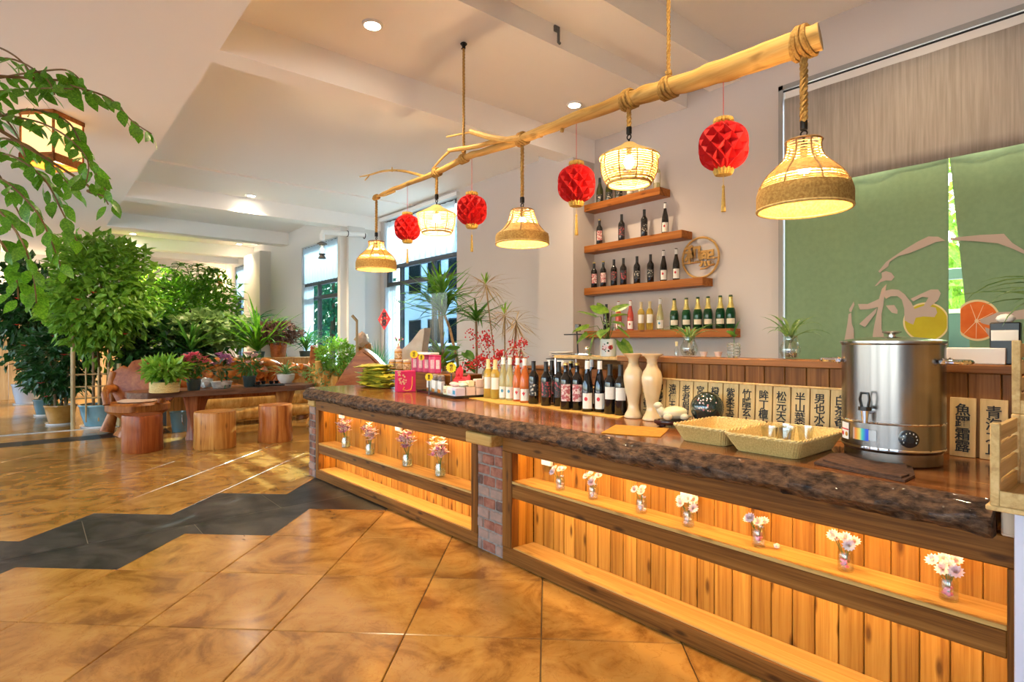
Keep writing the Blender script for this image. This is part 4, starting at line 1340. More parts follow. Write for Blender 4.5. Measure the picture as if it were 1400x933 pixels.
for k in range(9):
    a = 2*PI*k/9+.2
    x1, y1 = 1020+150*math.cos(a), 696+138*math.sin(a)
    nx, ny = -math.sin(a)*3, math.cos(a)*3
    if x1 > E0+10: cprint('print_membrane', 'print_pith', gr, [(1020+nx, 696+ny), (x1+nx*.6, y1+ny*.6), (x1-nx*.6, y1-ny*.6), (1020-nx, 696-ny)], .004)
cprint('print_core', 'print_pith', gr, disc(1020, 696, 15), .0046)
for s in ([(818,35),(1050,8),(1240,0),(1310,75),(1400,130),(1520,220),(1520,250),(1400,160),(1310,120),(1190,75),(1000,58),(820,55)],
          [(1045,685),(1100,665),(1190,625),(1290,622),(1420,600),(1420,680),(1260,690),(1230,735),(1150,735),(1080,720),(1055,710)],
          [(1085,745),(1130,760),(1180,790),(1200,860),(1140,850),(1100,790)]):
    cprint('print_stroke', 'print_pink', gr, s, .005)
d1 = thing('door_1', None, None, (0, 0, 0)); struct(d1)
MB().cbox(-1.9, 1.5, 5.34, 5.38, -.2, 1.52, .005).build('door_panel', 'door_blue', d1)
MB().cbox(-1.9, 1.5, 5.33, 5.34, 1.50, 1.53, .002).build('glazing_bar', 'white_paint', d1)
MB().cbox(-1.9, 1.5, 5.33, 5.39, 1.76, 1.84, .004).build('door_rail', 'door_blue', d1)

# ------------------------------------------------------------------ things on the counter, near end first
# water boiler
bo = thing('water_boiler', 'large stainless steel water boiler with black tap on the counter', 'boiler', (-.713, 2.485, CT+.001))
MB().lathe([(.0, 0), (.150, 0), (.156, .004), (.156, .045), (.165, .055), (.165, .435), (.169, .440), (.169, .446), (.16, .446)], 64).build('body', 'steel', bo)
MB().lathe([(.1665, .056), (.1668, .060), (.1665, .064)], 64, cap=False).build('seam_ring', 'chrome', bo)
MB().lathe([(.1662, .148), (.168, .152), (.1662, .156)], 64, cap=False).build('seam_ring', 'chrome', bo)
MB().lathe([(.172, .445), (.172, .449), (.15, .455), (.08, .463), (.02, .466), (.0, .466)], 48).build('lid', 'steel_plain', bo)
m = MB(); m.lathe([(.013, .465), (.013, .473), (.030, .480), (.032, .484), (.026, .487), (.0, .487)], 24); m.build('lid_knob', 'steel_plain', bo)
def on(a, r, z): return (r*math.cos(a), r*math.sin(a), z)
for a in (R(-172), R(2)):
    d = Vector((math.cos(a), math.sin(a), 0)); s = Vector((-d.y, d.x, 0))
    m = MB(); pts = []
    for k in range(13):
        b = PI*k/12
        pts.append(d*(.163+.075*math.sin(b)**.6)+s*.062*math.cos(b)+Vector((0, 0, .375)))
    m.tube(pts, .008, 8)
    for q in (-1, 1): m.ico(d*.167+s*.062*q+Vector((0, 0, .375)), .014, 1)
    m.build('handle', 'chrome', bo)
ta = R(-97)
td = Vector((math.cos(ta), math.sin(ta), 0)); ts = Vector((-td.y, td.x, 0))
tap = MB(); tap.tube([td*.155+Vector((0, 0, .198)), td*.20+Vector((0, 0, .198))], .013, 10); tap.tube([td*.205+Vector((0, 0, .205)), td*.205+Vector((0, 0, .155))], [.014, .009], 12)
tapo = tap.build('tap', 'chrome', bo)
m = MB(); m.tube([td*.205+Vector((0, 0, .200)), td*.205+Vector((0, 0, .214))], .021, 14)
pts = [td*.205+ts*.010+Vector((0, 0, .212)), td*.207+ts*.016+Vector((0, 0, .24)), td*.207+ts*.012+Vector((0, 0, .262)), td*.207-ts*.012+Vector((0, 0, .262)), td*.207-ts*.016+Vector((0, 0, .24)), td*.205-ts*.010+Vector((0, 0, .212))]
m.tube(pts, .005, 6); m.build('tap_lever', 'black_plastic', tapo)
ka = R(-57); kd = Vector((math.cos(ka), math.sin(ka), 0))
m = MB(); m.tube([kd*.160+Vector((0, 0, .105)), kd*.176+Vector((0, 0, .105)), kd*.179+Vector((0, 0, .105))], [.030, .030, .026], 24); ko = m.build('control_knob', 'black_plastic', bo)
MB().tube([kd*.178+Vector((0, 0, .105)), kd*.190+Vector((0, 0, .105))], [.013, .011], 16).build('knob_grip', 'black', ko)
m = MB()
ks = Vector((-kd.y, kd.x, 0))
for q in range(9):
    b = R(-30+q*30)
    m.cbox(-.0012, .0012, -.0012, .0012, -.0025, .0025, .0005, M=Matrix.Translation(kd*.1795+ks*.022*math.cos(b)+Vector((0, 0, .105+.022*math.sin(b)))))
m.build('dial_marks', 'label_paper', ko)
MB().lathe([(.1672, .085), (.1672, .128)], 8, a0=R(-120), a1=R(-99)).build('hologram_sticker', 'hologram', bo)
MB().lathe([(.1670, .088), (.1670, .125)], 5, a0=R(-99), a1=R(-90)).build('model_plate', 'steel_dark', bo)
ws_ = MB().lathe([(.1672, .078), (.1672, .140)], 6, a0=R(-146), a1=R(-128)).build('warning_sticker', 'label_paper', bo)
MB().lathe([(.1678, .112), (.1678, .117)], 6, a0=R(-146), a1=R(-128)).build('sticker_stripe', 'ink_red', ws_)
for aa, mm in ((-142, 'ink_red'), (-132.5, 'mustard')):
    c = on(R(aa), .1676, .097); dd = Vector((math.cos(R(aa)), math.sin(R(aa)), 0))
    MB().tube([Vector(c), Vector(c)+dd*.0006], .0085, 12).build('sticker_icon', mm, ws_)
m = MB()
pts2 = [W(px, py, Z=CT+.004) for px, py in ((1113, 634), (1135, 622), (1190, 620), (1245, 633), (1251, 652), (1237, 659), (1180, 648), (1140, 640))]
m.prism([(p.x, p.y) for p in pts2], CT+.001, CT+.009); 
tw = tag(m.build('folded_towel', 'towel'), 'dark brown folded towel lying in front of the boiler', 'towel')
pts2 = [W(px, py, Z=CT+.012) for px, py in ((1125, 630), (1150, 622), (1195, 622), (1238, 634), (1243, 650), (1232, 654), (1180, 644), (1146, 636))]
MB().prism([(p.x, p.y) for p in pts2], CT+.009, CT+.016).build('top_fold', 'towel', tw)

# wicker trays
def basket(x0, x1, y0, y1, label):
    t = thing('wicker_tray', label, 'basket', ((x0+x1)/2, (y0+y1)/2, CT+.001))
    hx, hy = (x1-x0)/2, (y1-y0)/2; H = .072; k = .80
    def rr_(hx_, hy_, z, r=.03, n=5, dz=0.0):
        out = []
        for cx, cy, a0 in ((1, 1, 0), (-1, 1, 90), (-1, -1, 180), (1, -1, 270)):
            for i in range(n+1):
                a = R(a0+90*i/n)
                out.append((cx*(hx_-r)+r*math.cos(a), cy*(hy_-r)+r*math.sin(a), z))
        return out
    m = MB(); vs = []; L_ = []
    for q in (0, .2, .4, .6, .8, 1): L_.append(rr_(hx*(k+(1-k)*q), hy*(k+(1-k)*q), H*q))
    for q in (1, .75, .5, .25, .04): L_.append(rr_(hx*(k+(1-k)*q)-.006, hy*(k+(1-k)*q)-.006, max(H*q, .006)))
    n = len(L_[0])
    for l in L_: vs += l
    fs = [(j*n+i, j*n+(i+1) % n, (j+1)*n+(i+1) % n, (j+1)*n+i) for j in range(len(L_)-1) for i in range(n)]
    fs += [tuple(range(n-1, -1, -1)), tuple((len(L_)-1)*n+i for i in range(n))]
    m.add(vs, fs); m.build('woven_body', 'wicker', t)
    m = MB()
    path = rr_(hx, hy, H, n=6); path.append(path[0])
    P_ = [Vector(p) for p in path]; dense = []
    for a, b in zip(P_[:-1], P_[1:]):
        s = max(1, int((b-a).length/.012))
        dense += [a+(b-a)*i/s for i in range(s)]
    for ph in (0, PI):
        m.tube([p+Vector((0, 0, .004*math.sin(i*1.3+ph)))+p.normalized()*.003*math.cos(i*1.3+ph) for i, p in enumerate(dense)]+[dense[0]], .0042, 5)
    m.build('braided_rim', 'wicker_edge', t)
    m = MB()
    lo = rr_(hx*k, hy*k, .004, n=5); hi = rr_(hx, hy, H, n=5)
    st = []
    for a, b, c, d in zip(lo, lo[1:]+lo[:1], hi, hi[1:]+hi[:1]):
        s = max(1, int((Vector(c)-Vector(d)).length/.0095))
        for i in range(s):
            u = Vector(a)+(Vector(b)-Vector(a))*i/s; v = Vector(c)+(Vector(d)-Vector(c))*i/s
            o_ = Vector((v.x, v.y, 0)).normalized()*.0012
            m.tube([u+o_, v+o_], .0026, 4, cap=False)
    m.build('stakes', 'wicker', t); stuff(bpy.data.objects[t.children[-1].name])
    return t
basket(-1.495, -1.235, 2.21, 2.58, 'woven cane tray beside the dark glass ball, partly behind another tray')
basket(-1.222, -.912, 2.165, 2.60, 'woven cane tray holding clear cups beside the steel boiler')
for k, (x, y) in enumerate(((-1.15, 2.42), (-1.10, 2.48), (-1.14, 2.53), (-1.08, 2.40), (-1.05, 2.54))):
    t = MB(); a = .3+k
    M = Matrix.Translation((x, y, CT+.012)) 
    t.lathe([(.0, 0), (.024, 0), (.034, .07), (.033, .07), (.023, .003), (.0, .003)], 16); t.v = [tuple(M @ Vector(v)) for v in t.v]
    tag(t.build('plastic_cup', 'clear_glass'), 'clear plastic cup in the cane tray, %s counting from the glass ball side' % 'first second third fourth fifth'.split()[(0, 2, 1, 3, 4)[k]], 'cup', 'clear cups in the tray')
tag(MB().ico((-.99, 2.44, CT+.022), .034, 2, (1, 1, .45)).build('white_dish', 'ceramic_white'), 'small white dish lying in the tray beside the boiler', 'dish')
tag(MB().ico((-1.33, 2.44, CT+.022), .036, 2, (1.2, 1, .4)).build('white_dish', 'ceramic_white'), 'small white dish lying in the tray beside the glass ball', 'dish')

# jade vases
VP = [(.0, 0), (.052, 0), (.056, .006), (.050, .018), (.034, .05), (.031, .075), (.036, .11), (.048, .16), (.057, .215), (.058, .245), (.050, .275), (.034, .30), (.028, .32), (.030, .345), (.045, .362), (.060, .370), (.062, .376), (.054, .376), (.032, .355), (.0, .35)]
for px, py, l in ((866, 573.5, 'tall cream jade vase next to the last wine bottle'), (891.5, 577, 'tall cream jade vase next to the stone turtle')):
    q = W(px, py-1.8, Z=CT)
    t = thing('jade_vase', l, 'vase', (q.x, q.y, CT+.001), 0, 'pair of cream jade vases')
    MB().lathe(VP[:13], 40, cap=False).build('body', 'jade', t, ang=70)
    MB().lathe(VP[12:], 40, cap=False).build('neck', 'jade', t, ang=70)

# stone turtle on a dark stand
q = W(921, 584, Z=CT)
tt = thing('turtle_stand', 'dark carved wooden oval stand under the stone turtle', 'stand', (q.x, q.y, CT+.001), math.atan2(RT.y, RT.x))
m = MB(); m.lathe([(.0, .012), (.085, .012), (.1, .018), (.104, .028), (.1, .036), (.0, .038)], 40); m.v = [(v[0], v[1]*.62, v[2]) for v in m.v]; m.build('oval_top', 'dark_stand', tt)
for a in (35, 145, 215, 325):
    MB().ico((.08*math.cos(R(a)), .046*math.sin(R(a)), .010), .016, 1, (1.2, 1, .65)).build('foot', 'dark_stand', tt)
tu = thing('stone_turtle', 'pale carved stone turtle with raised head on a dark stand', 'figurine', (q.x, q.y, CT+.040), math.atan2(RT.y, RT.x))
m = MB()
m.ico((0, 0, .028), .055, 3, (1.25, .9, .42)); m.ico((.0, 0, .032), .052, 3, (1.3, .95, .62))
m.tube([(-.045, 0, .028), (-.066, 0, .042), (-.078, 0, .062)], [.024, .021, .018], 14); m.ico((-.082, 0, .072), .021, 2, (1.15, .95, .9))
for sx, sy in ((-.042, -.042), (-.042, .042), (.045, -.04), (.045, .04)): m.ico((sx, sy, .017), .022, 2, (1.1, .9, .8))
m.ico((.074, 0, .014), .014, 2, (1.4, .7, .6))
m.build('body', 'turtle_stone', tu, ang=180)
MB().ico((.006, 0, .038), .052, 3, (1.28, .93, .60)).build('shell', 'turtle_shell', tu, ang=180)
# painted glass ball
gb = thing('glass_ball', 'dark green polished glass ball with painted blossoms', 'ball', (-1.585, 2.655, CT+.001))
MB().lathe([(.03, 0), (.048, 0), (.05, .01), (.040, .024), (.034, .03), (.0, .02)], 24).build('ring_stand', 'dark_stand', gb)
MB().ico((0, 0, .105), .083, 4).build('ball', 'ball_glass', gb, ang=180)
rr = random.Random(8)
cd = (-Vector((-1.585, 2.655, 0))).normalized(); cs = Vector((-cd.y, cd.x, 0))
for k in range(22):
    u, v = rr.gauss(-.01, .024), rr.gauss(.008, .026)
    if u*u+v*v > .0055: continue
    n_ = (cd*math.sqrt(max(.0001, .083**2-u*u-v*v))+cs*u+Vector((0, 0, v)))
    MB().ico(Vector((0, 0, .105))+n_*.998, rr.uniform(.0025, .006), 1).build('painted_blossom', rr.choice(['flower_print', 'flower_blush', 'flower_white']), gb)
# mustard cloths
def cloth_flat(name, m, pxs, z, th, label, wav=.004):
    ps = [W(a, b, Z=z) for a, b in pxs]
    out = []
    for i, p in enumerate(ps):
        q = ps[(i+1) % len(ps)]
        for k in range(4):
            s = p+(q-p)*k/4
            out.append((s.x+wav*mnoise.noise(s*31), s.y+wav*mnoise.noise(s*37+Vector((3, 3, 3)))))
    return tag(MB().prism(out, z-th, z).build(name, m), label, 'cloth')
cloth_flat('mustard_cloth', 'mustard', [(822, 592), (842, 581), (915, 586), (903, 597.5), (880, 596), (862, 595)], CT+.004, .003, 'mustard yellow cloth lying before the cream vases')
r1 = [W(a, b, Z=CT) for a, b in ((640, 545), (679, 552.5), (712, 555), (737, 557), (768, 562.5), (793, 565.5), (820, 570), (845, 573))]
out = [(p.x, p.y) for p in r1]+[(r1[-1].x-.05, 2.74), (-3.0, 2.78), (-3.6, 2.95), (r1[0].x-.1, 2.98)]
tag(MB().prism(out, CT+.001, CT+.004).build('table_runner', 'mustard_light'), 'long yellow runner under the row of wine bottles', 'runner')

# ------------------------------------------------------------------ ledge: jugs with spider plants, pot, oddments
LZ = CT+.361
def jug(px, label, plabel, seed, nb, L, tall=False):
    q = W(px, 488, Y=2.835)
    t = thing('glass_jug', label, 'jug', (q.x, q.y, LZ), R(-40), 'clear glass jugs on the ledge')
    MB().lathe([(.0, .001), (.030, .001), (.040, .010), (.050, .038), (.048, .058), (.034, .085), (.030, .10), (.036, .118), (.034, .118), (.028, .10), (.032, .085), (.045, .058), (.047, .038), (.037, .013), (.0, .006)], 24).build('bowl', 'clear_glass', t)
    MB().tube([(.034, 0, .105), (.062, 0, .108), (.078, 0, .085), (.074, 0, .055), (.047, 0, .035)], .005, 8).build('handle', 'clear_glass', t)
    rr = random.Random(seed)
    m = MB()
    for k in range(26):
        a = rr.uniform(0, 2*PI); m.ico((.03*rr.random()*math.cos(a), .03*rr.random()*math.sin(a), .012+.03*rr.random()), .007, 0)
    m.build('pebbles', 'pebbles', t)
    pl = thing('spider_plant', plabel, 'plant', (q.x, q.y, LZ+.05), 0, 'plants in glass on the ledge')
    src = None
    for k in range(nb):
        a = 2*PI*k/nb+rr.uniform(-.25, .25); e0 = R(rr.uniform(50, 82)); e1 = R(rr.uniform(-55, 5))
        MB().blade((.006*math.cos(a), .006*math.sin(a), .03), a, e0, e1, L*rr.uniform(.75, 1.15), .017, 7, .2).build('leaf', 'leaf_stripe', pl)
    m = MB()
    for k in range(5):
        a = k*1.26; m.tube([(0, 0, .03), (.012*math.cos(a), .012*math.sin(a), -.02), (.016*math.cos(a+.4), .016*math.sin(a+.4), -.04)], .002, 4)
    m.build('roots', 'label_cream', pl)
jug(942, 'clear glass jug with handle between the potted pothos and the small cut-glass vase', 'spider plant in the jug in front of the lowest wine shelf', 3, 12, .22)
jug(1080, 'clear glass jug with handle in front of the green curtain edge', 'spider plant in the jug before the green curtain', 4, 13, .23)
q = W(1003, 488, Y=2.84)
t = thing('cut_glass_vase', 'small square cut-glass vase on the ledge', 'vase', (q.x, q.y, LZ))
m = MB(); m.lathe([(.0, .001), (.028, .001), (.032, .01), (.034, .07), (.026, .08), (.024, .076), (.029, .066), (.027, .012), (.0, .008)], 16); m.build('body', 'glass_thick', t, smooth=False)
m = MB()
for k in range(4): m.ring((0, 0, .018+k*.015), .033, .003, 16, 4)
m.build('cut_bands', 'glass_thick', t)
pl = thing('leaf_cutting', 'green leaf cutting in the small cut-glass vase', 'plant', (q.x, q.y, LZ+.02))
MB().tube([(0, 0, 0), (.003, 0, .07), (0, .004, .13)], .0025, 5).build('stem', 'stem_green', pl)
for a, e0, L in ((.4, 80, .10), (2.6, 40, .075), (4.6, 35, .075), (5.6, 20, .06)):
    MB().blade((0, .003, .09), a, R(e0), R(e0-25), L, .042, 6, .15, .45).build('leaf', 'leaf_mid', pl)
q = W(925, 488, Y=2.84)
t = thing('tiny_bottle', 'tiny clear bottle with yellow stopper on the ledge', 'bottle', (q.x, q.y, LZ))
MB().lathe([(.0, .001), (.012, .001), (.013, .04), (.006, .055), (.006, .065), (.0, .065)], 12).build('glass', 'clear_glass', t); MB().lathe([(.007, .06), (.008, .085), (.0, .086)], 10).build('stopper', 'capsule_cream', t)
for px, l in ((962, 'small brown tea cup on the ledge beside the jug'), (982, 'small pale tea cup on the ledge beside the cut-glass vase')):
    q = W(px, 489, Y=2.83)
    t = thing('tea_cup', l, 'cup', (q.x, q.y, LZ)); MB().lathe([(.0, .001), (.012, .001), (.013, .005), (.022, .03), (.020, .03), (.011, .007), (.0, .006)], 18).build('bowl', 'jar_lid', t); MB().ring((0, 0, .003), .013, .002, 16, 4).build('foot_ring', 'jar_label', t)
# open wooden box shelf carrying the pot
bs_ = thing('box_shelf', 'open wooden box shelf behind the bottles with a potted pothos on top', 'shelf', (-2.92, 2.86, CT+.001))
MB().cbox(0, .65, 0, .26, .325, .345, .003).build('top_board', 'crate_wood', bs_)
MB().cbox(.0, .65, .24, .255, 0, .325, .003).build('back_board', 'frame_wood', bs_)
MB().cbox(.62, .64, .0, .24, 0, .325, .003).build('side_board', 'frame_wood_v', bs_)
MB().cbox(.0, .62, .02, .24, .13, .145, .003).build('inner_shelf', 'crate_wood', bs_)
for yy in (.01, .22): MB().tube([(.01, yy, 0), (.01, yy, .325)], .007, 8).build('steel_post', 'chrome', bs_)
for xx in (.1, .32): tag(MB().cbox(-2.92+xx, -2.92+xx+.14, 2.90, 3.06, CT+.15, CT+.26, .006).build('storage_box', 'shelf_wood'), 'small brown wooden box %s the open box shelf' % ('near the steel post inside' if xx < .2 else 'towards the vases inside'), 'box')
q = W(836, 484, Z=CT+.346)
q = Vector((-2.50, 2.96, CT+.347))
pt = thing('flower_printed_pot', 'white cylindrical pot printed with red and pink roses', 'pot', q, math.atan2(-q.y, -q.x))
MB().lathe([(.0, 0), (.050, 0), (.053, .004), (.053, .112), (.050, .116), (.047, .11), (.0, .105)], 32).build('pot', 'ceramic_white', pt)
rr = random.Random(4)
for k in range(26):
    a = rr.uniform(-.75, .75); z = .055+rr.gauss(0, .02); big = k in (2, 3)
    MB().tube([on(a if not big else .3*(1 if k == 2 else -.9), .0525, .06 if big else z), on(a if not big else .3*(1 if k == 2 else -.9), .0538, .06 if big else z)], .016 if big else rr.uniform(.003, .007), 10).build('rose_print', ('pot_print' if k == 2 else 'flower_blush') if big else rr.choice(['ink', 'ink', 'pot_print', 'flower_blush', 'leaf_dark']), pt)
MB().lathe([(.0, .100), (.048, .100)], 20, cap=False).build('soil', 'soil', pt)
po = thing('pothos_plant', 'pothos with large heart-shaped leaves in the rose printed pot', 'plant', (q.x, q.y, q.z+.095))
def heart(m, base, az, e, L, w, roll=0.0):
    """broad heart-shaped leaf"""
    M = Matrix.Translation(base) @ Matrix.Rotation(az, 4, 'Z') @ Matrix.Rotation(-e, 4, 'Y') @ Matrix.Rotation(roll, 4, 'X')
    o_ = [(-.12, .26), (.08, .47), (.35, .48), (.62, .33), (.85, .13)]
    vs = [M @ Vector((0, 0, 0)), M @ Vector((L, 0, -.12*L))]
    mid = [M @ Vector((x*L, 0, -.05*L*x*x)) for x in (.1, .35, .62, .85)]
    vs += mid
    l_ = [M @ Vector((x*L, y*w, .10*w-.10*L*x*x)) for x, y in o_]; r_ = [M @ Vector((x*L, -y*w, .10*w-.10*L*x*x)) for x, y in o_]
    nl = len(vs); vs += l_; nr = len(vs); vs += r_
    fs = [(0, nl, nl+1, 2), (2, nl+1, nl+2, 3), (3, nl+2, nl+3, 4), (4, nl+3, nl+4, 5), (5, nl+4, 1), (0, 2, nr+1, nr), (2, 3, nr+2, nr+1), (3, 4, nr+3, nr+2), (4, 5, nr+4, nr+3), (5, 1, nr+4)]
    m.add(vs, fs)
vl = R(229.8)   # direction that runs to the left along the picture plane
for k, (u, v, z, e, L, w, roll) in enumerate([(-.13, .02, .10, -15, .12, .10, .3), (-.09, 0, .17, 20, .13, .10, -.2), (-.04, -.03, .19, 25, .14, .11, .2), (.05, .02, .21, 25, .14, .09, .4), (.02, -.03, .13, -10, .12, .11, 0),
        (-.03, -.05, .08, -30, .11, .10, .2), (.06, -.03, .09, -35, .11, .10, -.3), (.07, -.06, .0, -55, .17, .14, .2), (-.10, -.03, .03, -70, .13, .08, .5), (-.14, 0, .055, -40, .10, .07, -.4), (-.02, .04, .2, 45, .12, .09, 0), (.0, .05, .12, 10, .11, .1, .3), (-.06, .0, .06, -20, .1, .09, .1), (.03, 0, .17, 10, .11, .09, -.2)]):
    b = Vector((0, 0, 0))+RT*u-FW*(-v)+Vector((0, 0, z))
    az = math.atan2((RT*(u+.001)+FW*v).y, (RT*(u+.001)+FW*v).x)
    MB().tube([(0, 0, 0), b*.55+Vector((0, 0, z*.35+.02)), b], .0028, 5).build('stalk', 'stem_green', po)
    m = MB(); heart(m, b, az, R(e), L, w, roll); m.build('leaf', 'leaf_pothos', po)
# small chrome things and the dog-eared ornaments beside the pot
q = Vector((-2.70, 2.95, CT+.347))
t = thing('chrome_ornament', 'small chrome ornament beside the rose printed pot', 'ornament', q)
MB().cbox(-.05, .05, -.02, .02, 0, .02, .006).build('base', 'chrome', t)
MB().ico((.02, 0, .05), .018, 2).build('ball', 'chrome', t); MB().tube([(.02, 0, .02), (.02, 0, .04)], .004, 6).build('post', 'chrome', t)
# white box and dark packets at the right end of the ledge
q = W(1338, 495, Y=2.86)
wbx = tag(MB().cbox(q.x-.09, q.x+.09, 2.80, 2.90, LZ, LZ+.062, .002).build('white_box', 'box_white'), 'plain white carton on the ledge beside the boiler handle', 'box')
q = W(1375, 480, Y=2.84)
t = thing('dark_packet', 'dark packet with pale cap standing behind the wooden crates', 'packet', (q.x, q.y, LZ))
MB().cbox(-.045, .045, -.02, .02, 0, .16, .004).build('packet', 'screen_black', t); MB().cbox(-.04, .04, -.022, -.02, .09, .13, .001).build('packet_label', 'label_paper', t); MB().ico((0, 0, .175), .03, 2, (1, 1, .6)).build('knot', 'label_paper', t)

# ------------------------------------------------------------------ wooden crates at the near end
def crate(x0, x1, y0, y1, z0, h, label, ns=4):
    t = thing('display_crate', label, 'crate', (x0, y0, z0), 0, 'stepped wooden display crates')
    w, d = x1-x0, y1-y0
    MB().cbox(0, w, 0, d, 0, .014, .002).build('bottom', 'crate_wood', t)
    MB().cbox(0, w, -.012, 0, 0, .04, .002).build('front_rail', 'crate_wood', t)
    MB().cbox(0, w, d, d+.012, 0, h, .002).build('back_board', 'crate_wood', t)
    for xx in (0, w-.014):
        for yy in (-.014, d-.006): MB().cbox(xx-.002, xx+.018, yy, yy+.02, 0, h, .002).build('post', 'crate_wood', t)
        for k in range(ns):
            MB().cbox(xx, xx+.012, .006, d-.006, .012+k*(h-.012)/ns, .012+(k+1)*(h-.012)/ns-.010, .0015).build('slat', 'crate_wood', t)
    return t
pc = thing('side_cabinet', 'pale wooden box base under the display crates', 'cabinet', (-.335, 2.10, .737))
MB().cbox(0, .5, 0, .65, 0, .108, .004).build('body', 'pale_wood', pc)
MB().cbox(-.003, .51, -.18, .66, .108, .123, .003).build('top', 'crate_wood', pc)
for k in range(3): MB().cbox(.004+k*.165, .160+k*.165, -.006, 0, .008, .10, .002).build('front_board', 'pale_wood', pc)
crate(-.325, .15, 1.925, 2.20, .861, .215, 'lowest wooden slatted display crate at the near end of the bar')
crate(-.325, .15, 2.215, 2.46, 1.077, .215, 'middle slatted display crate in the stepped stack')
crate(-.325, .15, 2.475, 2.70, 1.293, .14, 'topmost slatted display crate in the stepped stack', 3)
tag(MB().cbox(-.32, .15, 2.215, 2.45, .861, 1.076, .004).build('crate_riser', 'crate_wood'), 'closed wooden riser under the middle crate', 'box')
tag(MB().cbox(-.32, .15, 2.475, 2.69, .861, 1.292, .004).build('crate_riser', 'crate_wood'), 'tall closed wooden riser under the topmost crate', 'box')
q = W(1397, 640, Z=.95)
t = thing('jam_jar', 'jam jar with red lid and white label in the lowest crate', 'jar', (-.22, 2.02, .876))
MB().lathe([(.0, 0), (.032, 0), (.035, .004), (.035, .075), (.03, .082), (.0, .082)], 20).build('jar', 'jam', t); MB().lathe([(.0355, .018), (.0355, .062)], 14, a0=R(-160), a1=R(-10)).build('label', 'label_paper', t); MB().lathe([(.034, .080), (.034, .098), (.0, .099)], 20).build('lid', 'ink_red', t)
t = thing('spider_plant', 'spider plant arching over the topmost display crate', 'plant', (-.20, 2.56, 1.31), 0)
MB().lathe([(.0, 0), (.04, 0), (.05, .07), (.046, .07), (.0, .06)], 16).build('pot', 'pot_dark', t)
rr = random.Random(21)
for k in range(16):
    a = R(225)+rr.uniform(-1.1, 1.1) if k < 11 else rr.uniform(0, 6.28)
    MB().blade((0, 0, .06), a, R(rr.uniform(35, 75)), R(rr.uniform(-75, -20)), rr.uniform(.24, .42), .022, 8, .2).build('leaf', 'leaf_stripe', t)
fz = thing('end_screen', 'pale lavender panel standing at the near end of the counter', 'panel', (-.297, 2.03, 0))
MB().cbox(0, .75, 0, .06, .0, .826, .006, 2).build('board', 'freezer_white', fz)
MB().cbox(-.001, .752, -.002, .062, .826, .838, .003).build('edge_strip', 'freezer_white', fz)

# ------------------------------------------------------------------ goods on the far half of the counter
def starprice(m, n=14, r0=.8): return [((1 if k % 2 else r0)*math.cos(PI*k/n), (1 if k % 2 else r0)*math.sin(PI*k/n)) for k in range(2*n)]
def face_cam(p): return math.atan2(-p[0], p[1])*1.0   # rotation about z that turns local -y towards the tripod
def fc(p): return math.atan2(p[1], p[0])-PI/2
def price(px, py, yy, r, label, mat_='price_yellow', txt='特价'):
    q = W(px, py, Y=yy)
    rz = fc(q)
    m = MB().prism([(a*r, b*r) for a, b in starprice(None)], -.001, .001, lambda a, b, h: (a, h, b))
    o = m.build('price_star', mat_, None, q, (0, 0, rz)); tag(o, label, 'price tag')
    letters('特\n价', r*.62, 'ink', o, (0, -.0022, 0))
    return o
# stack of flat yellow-green snack bags
rr = random.Random(11)
q0 = W(516, 530, Z=CT)
k = 0
LAY = ['lowest', 'second', 'third', 'fourth', 'fifth', 'sixth', 'seventh', 'topmost']
for lay in range(8):
    for j in range(2):
        a = R(20)+rr.uniform(-.7, .7)
        L, w, h = .25, .18, .034
        m = MB(); vs = []; fs = []
        NX, NY = 10, 6
        for s in (1, -1):
            for i in range(NX+1):
                for jj in range(NY+1):
                    u, v = i/NX, jj/NY
                    z = s*h*.5*(math.sin(PI*u)*math.sin(PI*v))**.45*(1+.9*mnoise.noise(Vector((u*6+k, v*5, s))))
                    x = (u-.5)*L; y = (v-.5)*w
                    if i in (0, NX): z += .008*math.sin(v*16+k)
                    vs.append((x, y, z))
        n = (NX+1)*(NY+1)
        for s in (0, 1):
            for i in range(NX):
                for jj in range(NY):
                    b = s*n+i*(NY+1)+jj
                    f = (b, b+NY+1, b+NY+2, b+1)
                    fs.append(f if s == 0 else f[::-1])
        m.add(vs, fs)
        z = CT+.018+lay*.027
        p = (q0.x-.10+j*.20+rr.uniform(-.03, .03), q0.y-.02+j*.02+rr.uniform(-.03, .03), z)
        o = m.build('snack_bag', 'bag_yellow', None, p, (rr.uniform(-.09, .09), rr.uniform(-.10, .10), a), ang=60)
        tag(o, '%s yellow-green snack bag in the %s half of the pile' % (LAY[lay], 'outer' if j == 0 else 'pink gift bag side'), 'bag', 'pile of flat snack bags')
        k += 1
# pink gift bag
q = W(556, 536.5, Z=CT)
gb_ = thing('gift_bag', 'bright pink paper gift bag with gold flower print and cord', 'bag', (q.x, q.y, CT+.001), fc(q)+R(14))
MB().cbox(-.082, .082, 0, .10, 0, .185, .002).build('bag', 'gift_pink', gb_)
MB().tube([(-.02, -.003, .045), (-.035, -.006, .022), (.0, -.006, .010), (.035, -.006, .018), (.048, -.005, .06), (.050, -.003, .135)], .003, 6).build('cord', 'cord_gold', gb_)
rr = random.Random(2)
m = MB()
for k in range(26):
    c = (-.045+rr.gauss(0, .016), -.0015, .105+rr.gauss(0, .03)); m.tube([(c[0], 0, c[2]), (c[0], -.0012, c[2])], rr.uniform(.004, .010), 8)
m.build('flower_print', 'gold_print', gb_)
